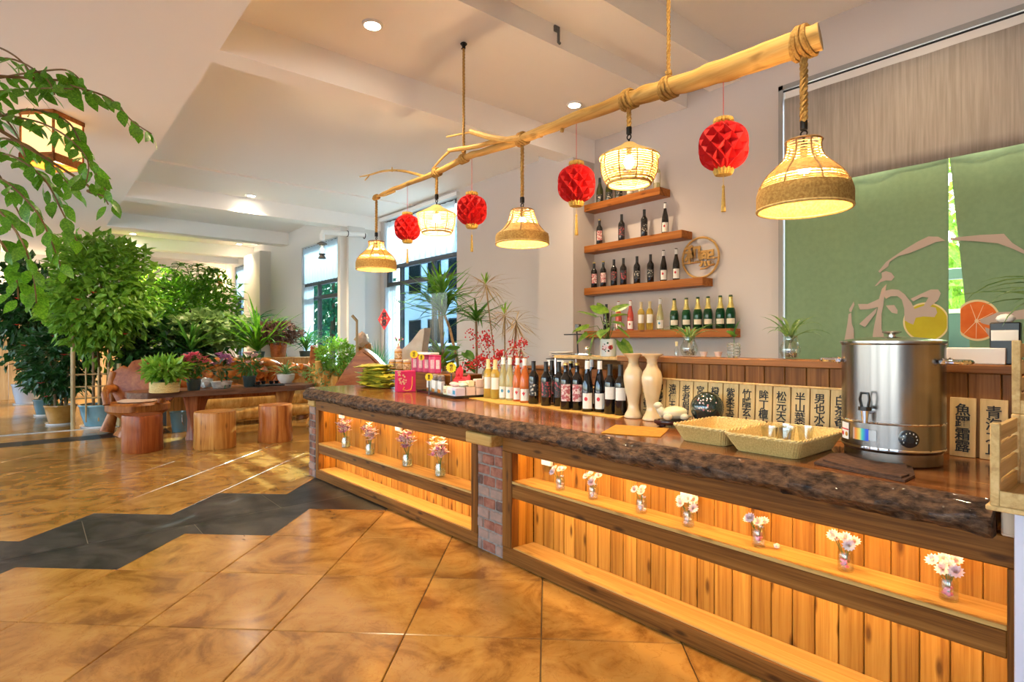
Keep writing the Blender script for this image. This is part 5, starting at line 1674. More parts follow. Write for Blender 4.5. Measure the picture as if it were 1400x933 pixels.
# riser with honey jars and pink tins
rz_ = tag(MB().cbox(-4.95, -3.95, 2.72, 3.02, CT+.001, 1.0, .004).build('display_riser', 'frame_wood'), 'low wooden riser behind the gift bag', 'box')
def honey(px, z, label):
    q = W(px, 495, Y=2.80)
    t = thing('honey_jar', label, 'jar', (q.x, 2.80, z), fc(q)-PI/2, 'small honey jars')
    MB().lathe([(.0, 0), (.036, 0), (.039, .004), (.039, .072), (.034, .082), (.0, .082)], 20).build('glass', 'honey', t)
    MB().lathe([(.0395, .012), (.0395, .066)], 14, a0=R(-75), a1=R(75)).build('label', 'jar_label', t)
    MB().lathe([(.036, .080), (.038, .083), (.038, .100), (.030, .104), (.0, .104)], 20).build('lid', 'jar_lid', t)
honey(537, 1.001, 'honey jar at the outer end of the lower row'); honey(546, 1.001, 'honey jar in the middle of the lower row'); honey(556.5, 1.001, 'honey jar of the lower row touching the pink tins')
honey(544.5, 1.107, 'honey jar standing on top of the other honey jars')
for k, px in enumerate((567, 575, 583, 591, 598.5)):
    q = W(px, 495, Y=2.76)
    t = thing('pink_tin', '%s pink canister from the honey jars in the pink row' % ORD[k], 'canister', (q.x, 2.76, 1.001), fc(q), 'row of pink canisters')
    MB().cbox(-.030, .030, -.03, .03, 0, .150, .006).build('body', 'tin_pink', t)
    MB().cbox(-.0305, .0305, -.0305, .0305, .150, .162, .004).build('lid', 'gift_pink', t)
    MB().cbox(-.016, .016, -.0312, -.0302, .04, .12, .0004).build('label', 'flower_blush', t)
q = W(582, 484, Y=2.78)
tag(MB().cbox(q.x-.17, q.x+.17, 2.72, 2.82, 1.165, 1.185, .004).build('white_carton', 'box_white'), 'flat white carton lying across the pink canisters', 'box')
price(566, 485, 2.68, .040, 'yellow price star in front of the pink canisters'); price(576, 489, 2.67, .030, 'smaller yellow price star on the pink canisters')
# beige sail-like stone
q = W(566, 497, Y=2.98)
st = tag(MB().prism([(-.17, 0), (.13, 0), (.20, .42), (.14, .40), (.02, .28), (-.10, .20), (-.17, .17)], -.05, .05, lambda a, b, h: (a, h, b)).build('stone_sail', 'stone_beige', None, (q.x, 2.96, 1.001), (0, 0, R(20))), 'beige sail-shaped stone sculpture behind the honey jars', 'sculpture')
tt_ = thing('small_flower_sprig', 'small pink flower sprig in a pink bud vase on the honey jars', 'flowers', (W(544.5, 470, Y=2.80).x, 2.80, 1.212))
MB().lathe([(.0, 0), (.018, 0), (.02, .02), (.009, .035), (.011, .05), (.0, .05)], 12).build('bud_vase', 'soap_pink', tt_)
for k in range(8):
    a = k*.8; p = (.05*math.cos(a)+.015, .03*math.sin(a), .085+.012*(k % 3)); MB().tube([(0, 0, .045), p], .0015, 4).build('stem', 'stem_green', tt_); MB().ico(p, .010, 1).build('blossom', 'flower_pink' if k % 2 else 'leaf_mid', tt_)
# black tray with bath goods
c0, c1, c2 = W(570, 536.5, Z=CT), W(621, 546.5, Z=CT), W(664, 541, Z=CT)
ex_ = (c1-c0); ey_ = (c2-c1)
t = thing('black_tray', 'low black tray full of soaps and small boxes', 'tray', (c1.x, c1.y, CT+.001), math.atan2(ex_.y, ex_.x))
LX = ex_.length; ang2 = math.atan2(ey_.y, ey_.x)-math.atan2(ex_.y, ex_.x)
LY = .30
MB().cbox(-LX, 0, 0, LY, 0, .008, .002).build('base', 'tray_black', t)
for a in ((-LX, 0, 0, .008), (-LX, 0, LY-.008, LY), (-LX, -LX+.008, 0, LY), (-.008, 0, 0, LY)): MB().cbox(a[0], a[1], a[2], a[3], .006, .022, .002).build('rim', 'tray_black', t)
tr = Matrix.Translation(t.location) @ Matrix.Rotation(t.rotation_euler.z, 4, 'Z')
def ontray(nm, x0, x1, y0, y1, z0, z1, m, lab, cat='box', txt=None):
    c = tr @ Vector(((x0+x1)/2, (y0+y1)/2, z0+.001))
    o = MB().cbox(-(x1-x0)/2, (x1-x0)/2, -(y1-y0)/2, (y1-y0)/2, 0, z1-z0, .003).build(nm, m, None, c, (0, 0, t.rotation_euler.z))
    tag(o, lab, cat, 'goods on the black tray')
    MB().cbox(-(x1-x0)*.3, (x1-x0)*.3, -(y1-y0)/2-.001, -(y1-y0)/2, (z1-z0)*.3, (z1-z0)*.7, .0003).build('label', {'box_white': 'box_blush', 'box_lilac': 'ink_blue'}.get(m, 'jar_label'), o)
    return o
ontray('soap_box', -.07, -.005, .015, .10, .009, .085, 'box_lilac', 'lilac soap box at the near corner of the black tray')
ontray('soap_box', -.16, -.075, .015, .10, .009, .085, 'box_white', 'white soap box with green print second from the tray corner')
ontray('soap_box', -.235, -.165, .015, .10, .009, .085, 'box_cream', 'cream soap box beside the little brown bottle')
ontray('soap_box', -.075, -.01, .11, .19, .009, .085, 'box_blush', 'blush soap box behind the lilac one')
ontray('soap_box', -.075, -.01, .20, .285, .009, .075, 'box_blush', 'blush soap box at the back corner of the tray')
ontray('soap_box', -.15, -.08, .11, .20, .009, .125, 'box_green', 'pale green upright soap box in the middle of the tray')
ontray('soap_box', -.07, -.01, .20, .27, .078, .145, 'box_blush', 'pinkish box stacked on the back corner box')
ontray('soap_box', -.06, -.01, .13, .18, .088, .135, 'box_cream', 'small cream box stacked behind the lilac box')
ontray('tall_box', -.05, .0, .275, .33, .001, .165, 'box_blush', 'tall blush carton beside the golden wine bottles')
for k, (x, y, m, l) in enumerate(((-.10, .06, 'soap_pink', 'pink oval soap on the tray boxes'), (-.045, .10, 'box_green', 'pale green oval soap on the lilac box'), (-.17, .08, 'soap_pink', 'pink rounded soap beside the coffee packets'))):
    c = tr @ Vector((x, y, .104)); tag(MB().ico((0, 0, 0), .042, 2, (1.1, .8, .42)).build('oval_soap', m, None, c, (0, 0, t.rotation_euler.z)), l, 'soap')
for k in range(5):
    x = -LX+.03+k*.062
    c = tr @ Vector((x+.02, .10+.02*(k % 2), .009))
    o = thing('coffee_packet', '%s dark topped packet from the gift bag on the tray' % ORD[k], 'packet', c, t.rotation_euler.z, 'dark topped packets')
    MB().cbox(-.027, .027, -.02, .02, 0, .10, .005).build('packet', 'box_white', o); MB().cbox(-.028, .028, -.021, .021, .10, .150, .008).build('crumpled_top', 'coffee_pack', o); MB().cbox(-.02, .02, -.0215, -.0205, .0, .03, .0004).build('band', 'stump_tan', o)
c = tr @ Vector((-.262, .05, .009)); o = thing('brown_vial', 'little brown glass bottle on the black tray', 'bottle', c); MB().lathe([(.0, 0), (.014, 0), (.014, .05), (.007, .062), (.007, .07), (.0, .07)], 12).build('glass', 'glass_dark', o); MB().lathe([(.009, .066), (.009, .088), (.0, .088)], 10).build('cap', 'black', o)
o = price(586.5, 516, 2.42, .034, 'round yellow price star over the dark topped packets')
MB().tube([(0, .004, -.03), (0, .004, -.145)], .006, 6).build('stick', 'black_plastic', o)
o = price(617, 503, 2.62, .046, 'large yellow price star before the red paper bow')
MB().tube([(0, .004, -.03), (0, .004, CT+.002-o.location.z)], .005, 6).build('stick', 'black_plastic', o)
q = W(632, 512, Y=2.72)
t = thing('red_bow', 'crumpled red paper bow on the boxes beside the green vase', 'bow', (q.x, 2.72, CT+.001))
MB().cbox(-.09, .11, -.03, .03, 0, .13, .004).build('box', 'price_red', t)
for k, (x, z, a) in enumerate(((-.06, .20, .5), (-.02, .22, -.2), (-.07, .15, 1.3), (.03, .15, -1.2), (.08, .15, .4))):
    MB().ico((x, 0, z-.02), .05, 2, (.5, .3, 1), .5, 3, k, Matrix.Rotation(a, 3, 'Y')).build('loop', 'price_red', t, smooth=False)
# green glazed vase with red berries
q = W(671, 528, Y=2.93)
vz = Vector((q.x, 2.93, CT+.001))
t = thing('glazed_vase', 'round-shouldered vase with green and brown glaze behind the golden bottles', 'vase', vz)
MB().lathe([(.0, 0), (.055, 0), (.062, .01), (.075, .10), (.078, .16), (.068, .20), (.060, .208), (.064, .222), (.058, .222), (.052, .205), (.0, .19)], 32).build('body', 'vase_glaze', t)
t = thing('berry_branches', 'sprays of small red berries on thin twigs in the glazed vase', 'branches', vz+Vector((0, 0, .2)))
rr = random.Random(31)
tw_ = MB(); be = MB()
for k in range(15):
    u = rr.uniform(-.22, .30); z = rr.uniform(.05, .42)-abs(u)*.3; dpt = rr.uniform(-.10, .10)
    e = RT*u+FW*dpt+Vector((0, 0, max(.02, z)))
    mid = e*.5+Vector((0, 0, .06))
    MB().tube([(0, 0, -.05), mid, e], .0022, 4).build('twig', 'stem_brown', t)
    m = MB()
    for j in range(34):
        s = rr.uniform(.45, 1.05); p = mid*(1-s)*2*.5+e*s if s < 1 else e
        p = (mid+(e-mid)*((s-.4)/.65))+Vector((rr.gauss(0, .024), rr.gauss(0, .024), rr.gauss(0, .024)))
        m.ico(p, rr.uniform(.006, .0095), 1)
    stuff(m.build('berries', 'berry', t))
# glass screen with the red diamond paper
gs = thing('glass_screen', 'clear glass screen standing on the counter with a red diamond', 'screen', (-4.9, 2.90, CT+.001))
MB().box(-.55, .55, -.004, .004, .02, 1.06).build('pane', 'screen_glass', gs, smooth=False)
MB().cbox(-.55, .55, -.012, .012, 0, .022, .003).build('foot_rail', 'chrome', gs)
q = W(525, 437, Y=2.89)
fu = thing('fu_sticker', 'red diamond paper with black brush characters on the glass', 'sticker', (q.x, 2.893, q.z), R(8))
MB().prism([(-.118, 0), (0, .118), (.118, 0), (0, -.118)], -.0006, .0006, lambda a, b, h: (a, h, b)).build('paper', 'sticker_red', fu)
letters('福\n樂', .082, 'ink', fu, (0, -.0018, .0), bold=.03)
m = MB()
for a, b in ((-.06, -.02), (.05, .02), (.045, -.015), (-.05, .01), (-.055, -.035)): m.tube([(a, -.0006, b), (a, -.0014, b)], .009, 8)
m.build('gold_dots', 'gold_print', fu)

# ------------------------------------------------------------------ jars of flowers on the lit shelves
def shelf_pt(cab, px, py, z, dy=.085):
    """a point on the lit shelf, dy behind its front"""
    o = cab.location; a = cab.rotation_euler.z
    n = Vector((-math.sin(a), math.cos(a), 0))
    d = FW+RT*((px-CXP)/FPX)
    t = (Vector((o.x, o.y, 0)).dot(n)+dy)/d.dot(n)
    p = d*t
    return Vector((p.x, p.y, z))
NUM = ORD
for k, (px, h) in enumerate(((473, .15), (506, .17), (557, .19), (602, .20))):
    p = shelf_pt(cabL, px, 0, .338)
    rr = random.Random(40+k)
    t = thing('orchid_jar', '%s glass jar from the narrow end pillar on the low lit shelf' % NUM[k], 'jar', p, rr.uniform(0, 6), 'jars holding orchids')
    MB().lathe([(.0, .001), (.036, .001), (.040, .006), (.040, .072), (.033, .086), (.033, .096), (.030, .096), (.030, .086), (.036, .07), (.036, .01), (.0, .008)], 18).build('glass', 'clear_glass', t)
    MB().lathe([(.0, .009), (.035, .009), (.035, .05), (.0, .05)], 16).build('water', 'wine_pale', t)
    f = thing('orchid_bunch', 'white and purple orchid sprays in the %s jar from the end pillar' % NUM[k], 'flowers', p+Vector((0, 0, .03)), 0, 'orchid bunches on the low shelf')
    for s in range(5):
        a = rr.uniform(0, 6.28); tip = Vector((.05*math.cos(a)+rr.uniform(-.03, .03), .04*math.sin(a)-.01, .07+h*rr.uniform(.5, 1.0)))
        MB().tube([(0, 0, -.01), (tip.x*.2, tip.y*.2, .07), tip], .0022, 4).build('stem', 'stem_green', f)
        for j in range(5):
            c = Vector((tip.x*.2, tip.y*.2, .07)).lerp(tip, .35+.65*j/4)+Vector((rr.gauss(0, .014), rr.gauss(0, .014), rr.gauss(0, .008)))
            m = MB(); a0 = rr.uniform(0, 6)
            for q in range(5): m.blade(c, a0+q*1.257, R(rr.uniform(5, 65)), R(rr.uniform(-20, 30)), .046, .021, 3, .15, .5)
            m.build('blossom', 'orchid_white' if rr.random() > .25 else 'flower_magenta', f)
jp = [(766, .0), (811, .0), (877, .0), (941, .0), (1037, .0), (1156, .0), (1297, .0)]
for k, (px, _) in enumerate(jp):
    p = shelf_pt(cabR, px, 0, .478, .075)
    rr = random.Random(60+k)
    t = thing('strawflower_jar', '%s small clear jar from the brick pillar on the long lit shelf' % NUM[k], 'jar', p, 0, 'clear jars holding strawflowers')
    MB().lathe([(.0, .001), (.024, .001), (.026, .005), (.026, .060), (.022, .068), (.024, .076), (.022, .076), (.020, .068), (.0235, .058), (.0235, .007), (.0, .006)], 18).build('glass', 'clear_glass', t)
    m = MB()
    for j in range(6): m.ico((rr.uniform(-.012, .012), rr.uniform(-.012, .012), .014+rr.uniform(0, .025)), .009, 1, (1, 1, .7), .3, 4, j)
    m.build('petals_inside', 'flower_pink' if k > 3 else 'flower_blush', t)
    f = thing('strawflower_bunch', 'pink and white strawflowers in the %s jar from the brick pillar' % NUM[k], 'flowers', p+Vector((0, 0, .05)), 0, 'strawflower bunches on the long shelf')
    nb = (4, 5, 3, 6, 4, 5, 6)[k]
    for s in range(nb):
        a = s*6.28/nb+rr.uniform(-.3, .3); rad = .032 if s else 0.0
        if nb > 3 and s == nb-1: rad = .052
        c = Vector((rad*math.cos(a)*1.25, rad*math.sin(a)*.8, .042+rr.uniform(0, .028)))
        MB().tube([(0, 0, -.03), (c.x*.3, c.y*.3, .01), c], .0014, 4).build('stem', 'stem_green', f)
        m = MB(); n = (c-Vector((0, 0, -.01))).normalized(); tl = Vector((0, -1, .35)).normalized(); n = (n*.5+tl*.6).normalized()
        Mq = n.to_track_quat('Z', 'Y').to_matrix()
        for ring_, (pn, e_, L_) in enumerate(((12, 10, .025), (10, 45, .021), (6, 72, .015))):
            for q in range(pn):
                b = MB().blade((0, 0, 0), q*6.283/pn+ring_*.3, R(e_), R(e_+35), L_, .0115, 3, .1, .5)
                m.add([c+Mq @ Vector(v) for v in b.v], b.f)
        fo = m.build('flower_head', 'flower_white' if (s+k) % 3 == 0 else 'flower_blush', f)
        MB().ico(c+n*.004, .0055, 1, (1, 1, .6)).build('flower_eye', 'flower_eye', fo)
q = shelf_pt(cabR, 1062, 0, .478, .10)
tag(MB().ico((0, 0, .012), .014, 1, (1, 1, .8), .4, 5).build('fallen_flower', 'flower_blush', None, q), 'pink flower head fallen on the shelf beside the fifth jar', 'flower')
# transformer boxes of the light strips
for cab, px, z, lab in ((cabL, 467, .60, 'white strip-light transformer behind the first orchid jar'), (cabL, 545, .60, 'white strip-light transformer above the third orchid jar'), (cabR, 748, .60, 'white strip-light transformer above the first strawflower jar'), (cabR, 942, .585, 'white strip-light transformer behind the fourth strawflower jar')):
    p = shelf_pt(cab, px, 0, z, .155)
    tag(MB().cbox(-.04, .04, -.012, .012, -.03, .03, .004).build('light_transformer', 'switch_white', None, p, (0, 0, cab.rotation_euler.z)), lab, 'transformer')

# ------------------------------------------------------------------ back-bar cabinet with crockery
bc = thing('back_cabinet', 'plain wooden back-bar cabinet behind the bottles', 'cabinet', (-3.7, 3.30, 0))
MB().cbox(0, 1.3, 0, .45, 0, 1.05, .005).build('body', 'frame_wood', bc); MB().cbox(-.01, 1.31, -.01, .46, 1.05, 1.075, .004).build('top', 'ledge_wood', bc)
for k in range(2): MB().cbox(.02+k*.64, .64+k*.64, -.014, 0, .05, 1.03, .004).build('door', 'frame_wood', bc)
q = W(767, 495, Y=3.42)
pxs = thing('plate_rack', 'pale square container under the stacked plates', 'container', (q.x, 3.42, 1.0755)); MB().cbox(-.10, .10, -.08, .08, 0, .06, .01).build('body', 'ceramic_white', pxs); MB().cbox(-.102, .102, -.082, .082, .06, .068, .003).build('lid', 'cast_grey', pxs)
for k in range(3):
    m = MB(); m.lathe([(.0, .002), (.07, .002), (.105, .014), (.107, .018), (.07, .007), (.0, .006)], 28)
    tag(m.build('plate', 'ceramic_white', None, (q.x, 3.42, 1.145+k*.017)), '%s white plate of the stack beside the phone stand' % ('bottom', 'middle', 'top')[k], 'plate', 'stacked white plates')
q = W(772, 495, Y=3.20)
ps = thing('phone_stand', 'black phone stand with tilted arm behind the bottles', 'stand', (q.x, 3.36, 1.076))
MB().lathe([(.0, 0), (.06, 0), (.06, .01), (.0, .014)], 20).build('foot', 'black_metal', ps)
MB().tube([(0, 0, .01), (-.02, 0, .29)], .006, 8).build('pole', 'black_metal', ps)
MB().cbox(-.16, .05, -.01, .01, .262, .272, .003).build('arm', 'black_metal', ps)
MB().cbox(-.03, .015, -.015, .015, .29, .35, .004).build('clamp', 'black_plastic', ps)
for k, px in enumerate((786, 795)):
    q = W(px, 500, Y=3.36)
    t = MB().lathe([(.0, 0), (.028, 0), (.034, .11), (.032, .11), (.026, .004), (.0, .004)], 16).build('drinking_glass', 'clear_glass', None, (q.x, 3.36, 1.076)); tag(t, 'clear drinking glass %s the steel posts' % ('left of' if k == 0 else 'right of') if False else ('clear drinking glass nearest the phone stand' if k == 0 else 'clear drinking glass nearest the rose pot'), 'glass')

# ------------------------------------------------------------------ tall plants behind the counter
def rosette(parent, c, n, L, w, m, seed, e0=(20, 80), e1=(-60, 10), name='leaf', joined=True, segs=6):
    rr = random.Random(seed)
    mb = MB()
    for k in range(n):
        a = k*2.399+rr.uniform(-.2, .2)
        b = MB().blade(c, a, R(rr.uniform(*e0)), R(rr.uniform(*e1)), L*rr.uniform(.7, 1.1), w, segs, .2, .3)
        if joined: mb.add(b.v, b.f)
        else: b.build(name, m, parent)
    if joined: stuff(mb.build('leaf_rosette', m, parent))
def potted(name, label, cat, x, y, pot, r, h, group=None, saucer=True, z=0.0):
    t = thing(name, label, cat, (x, y, z), 0, group)
    MB().lathe([(.0, .012), (r*.68, .012), (r*.74, .02), (r*.92, h*.55), (r*1.0, h*.88), (r*1.06, h*.93), (r*1.06, h), (r*.94, h), (r*.9, h*.9), (.0, h*.9)], 32).build('pot', pot, t)
    if saucer: MB().lathe([(.0, 0), (r*.9, 0), (r*.98, .025), (r*.93, .025), (r*.86, .012), (.0, .012)], 28).build('saucer', 'ceramic_white', t)
    MB().lathe([(.0, h*.91), (r*.91, h*.905)], 20, cap=False).build('soil', 'soil', t)
    return t
YP = 3.28
def dr(px, py): 
    return W(px, py, Y=YP)
b0 = dr(608, 520)
t = potted('dracaena', 'tall green dracaena with drooping strap leaves in front of the window', 'plant', b0.x, YP, 'ceramic_teal', .16, .30)
base = Vector((b0.x, YP, 0))
for path, n, L, w, sd in (([(612, 520), (604, 470), (600, 425)], 46, .60, .034, 1), ([(630, 520), (622, 480), (615, 450), (608, 432)], 34, .50, .032, 2), ([(600, 520), (603, 498)], 36, .46, .030, 3), ([(606, 520), (604, 405)], 40, .48, .034, 4)):
    pts = [Vector((0, 0, .26))]+[dr(*p)-base for p in path]
    MB().tube(pts, .014, 7).build('cane_stem', 'stem_brown', t)
    rosette(t, pts[-1], n, L, w, 'leaf_bright' if sd != 2 else 'leaf_mid', sd, (0, 88), (-70, 45))
b0 = dr(650, 520)
t = potted('dracaena', 'small green dracaena in the middle of the dry tufts', 'plant', b0.x, YP-.03, 'ceramic_grey', .13, .26)
base = Vector((b0.x, YP-.03, 0))
pts = [Vector((0, 0, .22)), dr(652, 500)-base, dr(651, 440)-base]
MB().tube(pts, .012, 7).build('cane_stem', 'stem_brown', t); rosette(t, pts[-1], 30, .36, .028, 'leaf_mid', 7, (0, 85), (-70, 30))
b0 = dr(685, 520)
t = potted('dry_dracaena', 'dracaena with three thin tufts of dry tan leaves against the pink wall', 'plant', b0.x, YP+.05, 'ceramic_teal', .14, .26)
base = Vector((b0.x, YP+.05, 0))
for (px, py), n, L, sd in (((664, 390), 44, .40, 1), ((690, 432), 34, .32, 2), ((706, 440), 34, .34, 3), ((712, 478), 18, .22, 4)):
    tip = dr(px, py)-base; pts = [Vector((0, 0, .22)), Vector((tip.x*.5, tip.y*.5, tip.z*.6)), tip]
    MB().tube(pts, .006, 6).build('cane_stem', 'stem_brown', t)
    rosette(t, tip, n, L, .010, 'leaf_dry', sd, (-75, 40), (-70, 10), segs=5)
    if sd < 3: rosette(t, tip+Vector((0, 0, .01)), 7, .14, .018, 'leaf_fresh', sd+20, (55, 88), (40, 70), segs=4)
b0 = W(632, 520, Y=3.05)
t = thing('broad_leaf_cutting', 'broad dark green leaves beside the green glazed vase', 'plant', (b0.x, 3.02, CT+.001))
MB().lathe([(.0, 0), (.04, 0), (.045, .09), (.04, .09), (.0, .08)], 16).build('pot', 'pot_dark', t)
for u, z, e, L in ((-.03, .30, -20, .15), (.05, .34, -35, .14), (.0, .22, -60, .16), (-.06, .24, -10, .13), (.07, .25, -50, .13), (.02, .16, -30, .12), (-.02, .37, 10, .13)):
    b = RT*u+Vector((0, 0, z)); MB().tube([(0, 0, .08), b*.6+Vector((0, 0, .05)), b], .003, 5).build('stalk', 'stem_green', t)
    m = MB(); heart(m, b, math.atan2((RT*(u-.02)-FW*.02).y, (RT*(u-.02)-FW*.02).x), R(e), L, L*.85, .4); m.build('leaf', 'leaf_mid', t)
# grassy pots further back and the slim brass pole
for px, lab, n in ((515, 'tall fine grass in a pot beside the brass pole', 70), (539, 'short fine grass in a pot below the red diamond', 46)):
    q = W(px, 505, Y=3.9)
    t = potted('grass_pot', lab, 'plant', q.x, 3.9, 'ceramic_grey', .15, .75)
    rosette(t, (0, 0, .70), n, .62 if px < 520 else .42, .014, 'leaf_teal', px, (60, 88), (25, 80), segs=5)
q = W(488, 470, Y=3.6)
t = thing('brass_pole', 'slim brass pole with angled head behind the counter', 'pole', (q.x, 3.6, 0))
MB().lathe([(.0, 0), (.10, 0), (.10, .012), (.012, .03), (.0, .03)], 20).build('foot', 'steel_dark', t); MB().tube([(0, 0, .02), (0, 0, 1.60)], .018, 10).build('shaft', 'log_end', t); MB().tube([(0, 0, 1.58), (-.05, -.05, 1.66)], .022, 10).build('head', 'log_end', t)

# ------------------------------------------------------------------ root-wood seating group
def stump(px, py, rx, h, m, label, rot=0.0, sl=0.0):
    q = W(px, py, Z=0)
    t = thing('stump_stool', label, 'stool', (q.x, q.y, 0), rot, 'tree-stump stools')
    s = int(px)
    def rm(a, z): return 1+.035*math.cos(3*a+s)+.02*math.cos(5*a+z*3+s)+.02*mnoise.noise(Vector((math.cos(a)*2, math.sin(a)*2, z*4+s)))
    MB().lathe([(.0, 0), (rx*.98, 0), (rx*1.03, .02), (rx*(1+sl), h*.5), (rx, h-.02), (rx*.97, h), (.0, h)], 40, rmod=rm).build('trunk', m, t, ang=50)
    mt = MB()
    mt.lathe([(.0, h+.0015), (rx*.95, h+.0015)], 36, rmod=rm, cap=False); mt.build('cut_top', m, t)
    for k in range(3): pass
stump(195, 617, .205, .43, 'stump_red', 'reddish smooth stump stool near the armchair end of the table')
stump(294.5, 612, .228, .44, 'stump_tan', 'light tan stump stool in the middle of the three')
stump(377, 603, .205, .47, 'stump_mid', 'orange-brown stump stool nearest the counter', .4, -.04)
# long live-edge table
TX, TZ = -8.45, .655
tb = thing('live_edge_table', 'long dark live-edge plank table holding potted flowers', 'table', (TX, 2.05, 0))
n = 60; out = []
for i in range(n+1):
    y = -1.16+2.32*i/n
    out.append((.30-.06*(i/n)+.05*mnoise.noise(Vector((y*2.1, 1, 0)))-(.22*max(0, 1-i/5)**1.5)-(.18*max(0, (i-n+6)/6)**1.5), y))
for i in range(n, -1, -1):
    y = -1.16+2.32*i/n
    out.append((-.33+.05*mnoise.noise(Vector((y*2.1, 7, 0)))+(.15*max(0, 1-i/5)**1.5)+(.15*max(0, (i-n+6)/6)**1.5), y))
MB().prism(out, TZ-.075, TZ).build('plank_top', 'table_wood', tb, ang=50)
for (y, m, w) in ((-.40, 'stump_red', .11), (.75, 'root_wood', .10)):
    MB().lathe([(.0, 0), (w*1.25, 0), (w*1.0, .1), (w*.8, .25), (w*.95, .42), (w*1.25, TZ-.076), (.0, TZ-.076)], 20, c=(0, y, 0), rmod=lambda a, z: 1+.16*math.cos(2*a+z*6)+.08*math.cos(5*a)).build('leg', m, tb)
MB().tube([(0, -.4, .55), (0, .75, .55)], .045, 10).build('stretcher', 'stump_red', tb)
# root armchair
rc = thing('root_armchair', 'carved root-wood armchair with pale notched edge and seat pad', 'chair', (-9.35, 1.12, 0), R(-20))
outl = [(-.30, .42), (-.36, .55), (-.33, .66), (-.40, .76), (-.36, .86), (-.27, .93), (-.20, .90), (-.14, 1.00), (.05, 1.03), (.22, 1.0), (.34, .92), (.36, .76), (.33, .6), (.36, .45), (.30, .38), (-.25, .38)]
MB().prism([(b, a) for a, b in [(z, y) for y, z in outl]], -.32, -.20, lambda a, b, h: (h+(b-.4)*-.12, a, b)).build('back', 'root_red', rc)
MB().prism([(b*1.03, a*1.01) for a, b in [(z, y) for y, z in outl]], -.35, -.32, lambda a, b, h: (h+(b-.4)*-.12, a, b)).build('back_rim', 'root_wood', rc)
MB().lathe([(.0, .30), (.33, .30), (.37, .34), (.37, .42), (.34, .45), (.0, .45)], 30, rmod=lambda a, z: 1+.05*math.cos(4*a)).build('seat', 'root_wood', rc)
MB().ico((.03, 0, .465), .25, 2, (1, 1, .13)).build('seat_pad', 'cushion', rc)
MB().lathe([(.0, 0), (.30, 0), (.22, .12), (.21, .22), (.30, .31), (.0, .31)], 24, rmod=lambda a, z: 1+.14*math.cos(3*a+z*5)).build('base', 'stump_mid', rc)
for s in (-1, 1):
    MB().tube([(-.26, s*.33, .62), (-.05, s*.37, .64), (.18, s*.34, .58), (.22, s*.31, .44)], [.055, .05, .045, .04], 10).build('arm', 'root_wood', rc)
MB().tube([(-.28, -.36, .86), (-.30, -.40, .6), (-.26, -.36, .3), (-.2, -.42, .02)], [.05, .07, .06, .09], 10).build('root_limb', 'root_wood', rc)
# plank planter behind the table
pb = thing('plank_planter', 'long plank-clad planter box behind the live-edge table', 'planter', (-9.95, 1.55, 0))
src = None
for k in range(24):
    if src is None: src = MB().cbox(-.009, .009, .0015, .0985, 0, .985, .003).build('plank', 'planter_wood', pb, (0, 0, .0))
    else: inst(src, 'plank', pb, (0, k*.1, 0))
MB().cbox(-.45, .02, 0, 2.4, .985, 1.01, .003).build('top_rail', 'planter_wood', pb)
MB().box(-.44, -.012, .01, 2.39, 0, .96).build('inner_box', 'soil', pb)
# gnarled root bench in front of the planter
rb = thing('root_bench', 'gnarled glossy root-wood bench with twisting back limbs', 'bench', (-9.55, 2.75, 0))
MB().tube([(0, -.85, .34), (.03, -.3, .36), (0, .3, .35), (.02, .85, .36)], [.15, .16, .15, .14], 14).build('seat_log', 'root_gold', rb)
MB().tube([(.1, -.8, .16), (.12, 0, .17), (.1, .8, .16)], [.10, .11, .10], 12).build('foot_log', 'root_gold', rb)
rr = random.Random(77)
limbs = [[(-.1, -.9, .3), (-.18, -.95, .6), (-.12, -.75, .85), (-.1, -.5, .98), (-.12, -.2, .93)], [(-.1, -.6, .4), (-.16, -.45, .7), (-.1, -.2, .88), (-.08, .1, .95), (-.14, .4, .86)], [(-.1, .0, .4), (-.15, .15, .65), (-.1, .0, .82), (-.12, -.3, .76)],
         [(-.1, .5, .4), (-.18, .42, .62), (-.1, .6, .85), (-.05, .85, .80), (.02, .95, .62)], [(.0, .9, .34), (-.05, 1.0, .55), (-.05, .9, .78), (.0, .7, .86)], [(-.1, -.95, .5), (-.05, -1.05, .7), (-.08, -.9, .9)], [(-.12, .25, .5), (-.1, .35, .75), (-.12, .2, .92)]]
for k, l in enumerate(limbs):
    p, r = smooth_path([Vector(q) for q in l], [rr.uniform(.05, .085) for _ in l], 5)
    r = [q*(1+.25*mnoise.noise(Vector((i*.5, k, 0)))) for i, q in enumerate(r)]
    MB().tube(p, r, 10).build('root_limb', rr.choice(['root_wood', 'root_wood', 'root_red']), rb, ang=80)
for k in range(9):
    MB().ico((rr.uniform(-.15, .05), rr.uniform(-.95, .95), rr.uniform(.5, .85)), rr.uniform(.07, .13), 3, (.8, 1.1, 1), .55, 2.2, k).build('burl', rr.choice(['root_wood', 'root_red']), rb, ang=80)
for y in (-.75, .75): MB().tube([(0, y, 0), (.02, y, .3)], [.14, .11], 10).build('foot', 'root_wood', rb)

